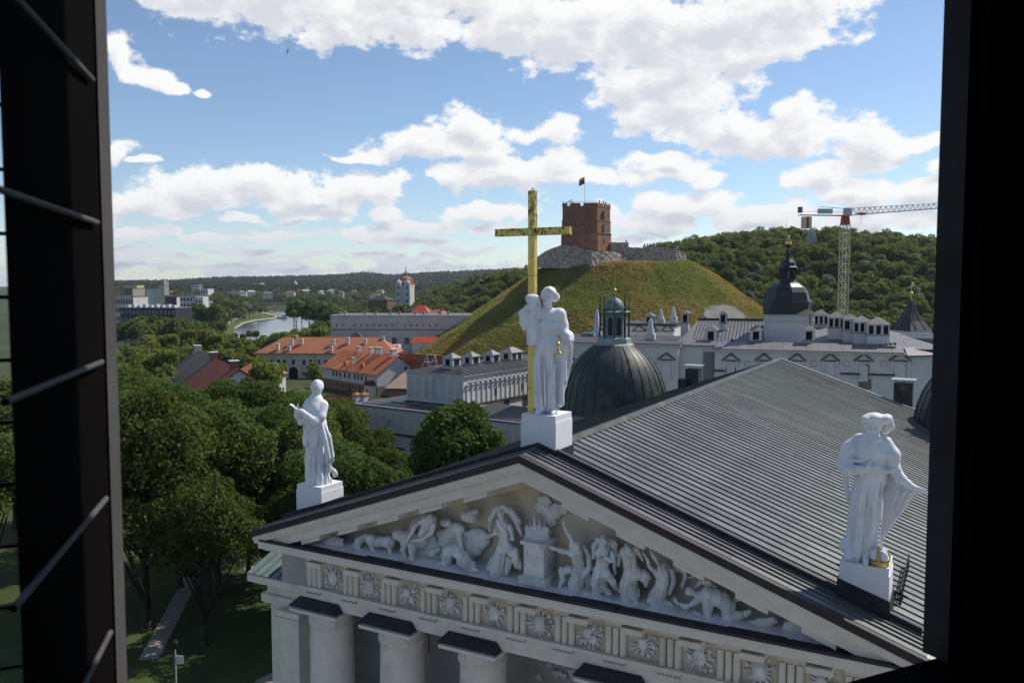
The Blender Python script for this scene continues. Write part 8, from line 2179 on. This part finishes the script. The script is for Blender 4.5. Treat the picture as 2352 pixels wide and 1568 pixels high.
def hillside():
    """wood on the slopes behind the castle hill: the nearest as single trees, the rest as one mass"""
    protos = []
    for k in range(5):
        V_, c, lr = leaves(60 + k, 15, 5.4, 1.0, 2200, .80, 16 + k, 1.0, .40)
        protos.append(V_)
    mats = ['leaf_wood', 'leaf_wood', 'leaf_wood', 'leaf_wood', 'leaf_grey']
    meshes = [quads('hillside_tree', v, m) for v, m in zip(protos, mats)]
    rs = np.random.RandomState(9)
    cand = []
    def add(px0, px1, d0, d1, sp):
        d = d0
        while d < d1:
            w = sp / d * FPX
            px = px0 + rs.uniform(0, w)
            while px < px1:
                p = ground(px + rs.uniform(-.4, .4) * w, d + rs.uniform(-.45, .45) * sp)
                z = float(height(p[0], p[1])); h = rs.uniform(10, 17)
                q = p - CAM; dd = q @ FH; pxx = IW / 2 + FPX * (q @ RT) / dd
                ytop = 656 - (z + h - CAM[2]) / dd * FPX
                if pxx < 1219: lim = np.interp(pxx, [919, 1219], [810, 604])
                elif pxx < 1573: lim = 578
                else: lim = np.interp(pxx, [1573, 1753, 1760], [600, 730, 745])
                if 1836 < pxx < 1892 and dd < 578 and ytop < 552: h = max(3.0, h - (552 - ytop) * dd / FPX)
                if ytop < lim + 2: cand.append((dd, p[0], p[1], z, h, pxx, ytop))
                px += w
            d += sp * .85
    add(1395, 2260, 372, 640, 8.6)
    add(880, 1225, 400, 1000, 10.5)
    cand.sort()
    L = 'leafy tree in the dense wood on the hillside behind the castle hill'; G = 'trees of the hillside wood'
    mass = []
    for i, (dd, x, y, z, h, pxx, yt) in enumerate(cand):
        k = rs.randint(0, 20) % 5 if rs.uniform() < .97 else 4
        if k == 4 and rs.uniform() < .55: k = 0
        s = h / 14.5 * rs.uniform(.9, 1.15)
        if i < 285:
            o = link('hillside_tree', meshes[k]); o.location = (x, y, z - 1); o.scale = (s, s, h / 14.5); o.rotation_euler = (0, 0, rs.uniform(0, 6.28))
            tag(o, L, 'tree', G)
        else:
            a = rs.uniform(0, 6.28); c_, s_ = math.cos(a), math.sin(a)
            V_ = protos[k % 4][: 4 * 1300] * np.array([s * 1.04, s * 1.04, h / 14.5])
            mass.append(np.stack([V_[:, 0] * c_ - V_[:, 1] * s_ + x, V_[:, 0] * s_ + V_[:, 1] * c_ + y, V_[:, 2] + z - 1], 1))
    print('hillside trees', len(cand))
    if mass: tag(link('hillside_wood', quads('hillside_wood', np.concatenate(mass), 'leaf_mass')), 'mass of trees covering the upper slopes behind the castle hill', 'woodland', kind='stuff')
def mass_mat(name, c1, c2, sc):
    m = leafmat(name, c1, c2, .42, 0.0)
    for n in m.node_tree.nodes:
        if n.type == 'TEX_NOISE': n.inputs['Scale'].default_value = sc; n.inputs['Detail'].default_value = 4
        if n.type == 'HUE_SAT' and not n.inputs['Value'].is_linked: pass
mass_mat('leaf_mass', (.068, .105, .026), (.155, .195, .058), .085)
mass_mat('leaf_far', (.052, .080, .028), (.115, .145, .052), .03)
mass_mat('leaf_ridge', (.026, .042, .022), (.050, .068, .034), .006)
hillside()

def far_woods():
    """woods of the valley and the far hills"""
    rs = np.random.RandomState(5)
    def mass(n, px0, px1, d0, d1, hh, leaf, per, skip=None):
        px = rs.uniform(px0, px1, n); d = np.sqrt(rs.uniform(d0 ** 2, d1 ** 2, n))
        out = []
        base = [leaves(80 + k, 1.0, .42, .0, per, leaf, 7, 1.0, .5)[0] for k in range(6)]
        for i in range(n):
            if skip and skip(px[i], d[i]): continue
            p = ground(px[i], d[i]); z = float(height(p[0], p[1])); h = rs.uniform(*hh)
            V_ = base[i % 6] * h * np.array([1.05, 1.05, 1]); a = rs.uniform(0, 6.28); c_, s_ = math.cos(a), math.sin(a)
            out.append(np.stack([V_[:, 0] * c_ - V_[:, 1] * s_ + p[0], V_[:, 0] * s_ + V_[:, 1] * c_ + p[1], V_[:, 2] + z - 1], 1))
        return np.concatenate(out)
    def river(px, d):
        y = 656 + 34.8 / d * FPX
        if y > 772: return True
        if 572 < px < 700 and d < 1290: return True
        if 705 < y and px < 760 and px > np.interp(y, [705, 722, 735, 757, 775], [590, 625, 575, 520, 500]): return True
        if d < 1000 and px < 470 and rs.uniform() < .8: return True
        return False
    V1 = mass(2600, 230, 1230, 640, 1700, (10, 19), .20, 70, river)
    tag(link('valley_woods', quads('valley_woods', V1, 'leaf_far')), 'belt of mixed trees filling the river valley towards the hills', 'woodland', kind='stuff')
    V2 = mass(4200, 200, 1260, 1700, 2700, (13, 22), .28, 26)
    V3 = mass(6500, 200, 1300, 2600, 4400, (16, 26), .40, 14)
    tag(link('distant_woods', quads('distant_woods', np.concatenate([V2, V3]), 'leaf_ridge')), 'dark wooded hills along the far horizon', 'woodland', kind='stuff')
far_woods()

# tussocky grass standing on the castle hill
def tussocks():
    rs = np.random.RandomState(14)
    me = [o for o in COL.objects if o.name == 'hill'][0].data
    V_ = np.array([v.co for v in me.vertices]); F_ = np.array([p.vertices[:] for p in me.polygons])
    a, b, c, d = (V_[F_[:, i]] for i in range(4))
    ar = np.linalg.norm(np.cross(b - a, d - a), axis=1)
    n = 270000
    w = ar * ((a[:, 2] > 1) & (((a - HC) @ FH) < 25))
    i = rs.choice(len(F_), n, p=w / w.sum()); u, v = rs.uniform(0, 1, (2, n, 1))
    p = a[i] * (1 - u) * (1 - v) + b[i] * u * (1 - v) + c[i] * u * v + d[i] * (1 - u) * v
    v_ = p - CAM; dd = v_ @ FH; pxx = IW / 2 + FPX * (v_ @ RT) / dd; pyy = 656 - v_[:, 2] / dd * FPX
    keep = ((pxx - 1662) / 44) ** 2 + ((pyy - 722) / 19) ** 2 > 1
    p = p[keep]; n = len(p)
    th = rs.uniform(0, 6.28, n); h = rs.uniform(.20, .55, n) ** 1.25; wd = rs.uniform(.14, .36, n)
    t = np.stack([np.cos(th), np.sin(th), np.zeros(n)], 1) * wd[:, None]
    up = np.stack([rs.normal(0, .3, n), rs.normal(0, .3, n), np.ones(n)], 1) * h[:, None]
    Q = np.stack([p - t - [0, 0, .1], p + t - [0, 0, .1], p + t * .5 + up, p - t * .5 + up], 1).reshape(-1, 3)
    m = leafmat('tussock', (.18, .195, .05), (.34, .31, .14), .5, 0.0)
    nt = m.node_tree
    nz = [n for n in nt.nodes if n.type == 'TEX_NOISE'][0]; nz.inputs['Scale'].default_value = .16; nz.inputs['Detail'].default_value = 8; nz.inputs['Roughness'].default_value = .75
    big = nt.nodes.new('ShaderNodeTexNoise'); big.inputs['Scale'].default_value = .028; big.inputs['Detail'].default_value = 5
    nt.links.new([n for n in nt.nodes if n.type == 'TEX_COORD'][0].outputs['Object'], big.inputs['Vector'])
    mr = nt.nodes.new('ShaderNodeMapRange'); mr.inputs[1].default_value = .42; mr.inputs[2].default_value = .60; nt.links.new(big.outputs['Fac'], mr.inputs[0])
    old = [n for n in nt.nodes if n.type == 'MIX'][0]
    mx = nt.nodes.new('ShaderNodeMix'); mx.data_type = 'RGBA'; mx.blend_type = 'MULTIPLY'; mx.inputs[0].default_value = 1.0
    tint = nt.nodes.new('ShaderNodeMix'); tint.data_type = 'RGBA'; tint.inputs[6].default_value = (.72, .86, .72, 1); tint.inputs[7].default_value = (1.15, .98, .98, 1); nt.links.new(mr.outputs[0], tint.inputs[0])
    nt.links.new(old.outputs[2], mx.inputs[6]); nt.links.new(tint.outputs[2], mx.inputs[7])
    hs = [n for n in nt.nodes if n.type == 'HUE_SAT' and n.inputs['Value'].is_linked][0]; nt.links.new(mx.outputs[2], hs.inputs['Color'])
    tag(link('hill_grass', quads('hill_grass', Q, 'tussock')), 'dry tussocky grass growing on the castle hill', 'grass', kind='stuff')
tussocks()

# ------------------------------------------------------------------ air between here and the far hills
def haze():
    m = bpy.data.materials.new('haze_air'); m.use_nodes = True
    nt = m.node_tree; nt.nodes.clear()
    v = nt.nodes.new('ShaderNodeVolumePrincipled'); v.inputs['Density'].default_value = 4.2e-5; v.inputs['Color'].default_value = (.80, .88, 1, 1); v.inputs['Anisotropy'].default_value = .25
    o = nt.nodes.new('ShaderNodeOutputMaterial'); nt.links.new(v.outputs[0], o.inputs['Volume'])
    MATS['haze_air'] = m
    tag(MB().box(-9700, 9700, -9700, 9700, -12, 240).build('haze', 'haze_air'), 'thin blue air over the valley and hills', 'haze', kind='stuff')
haze()
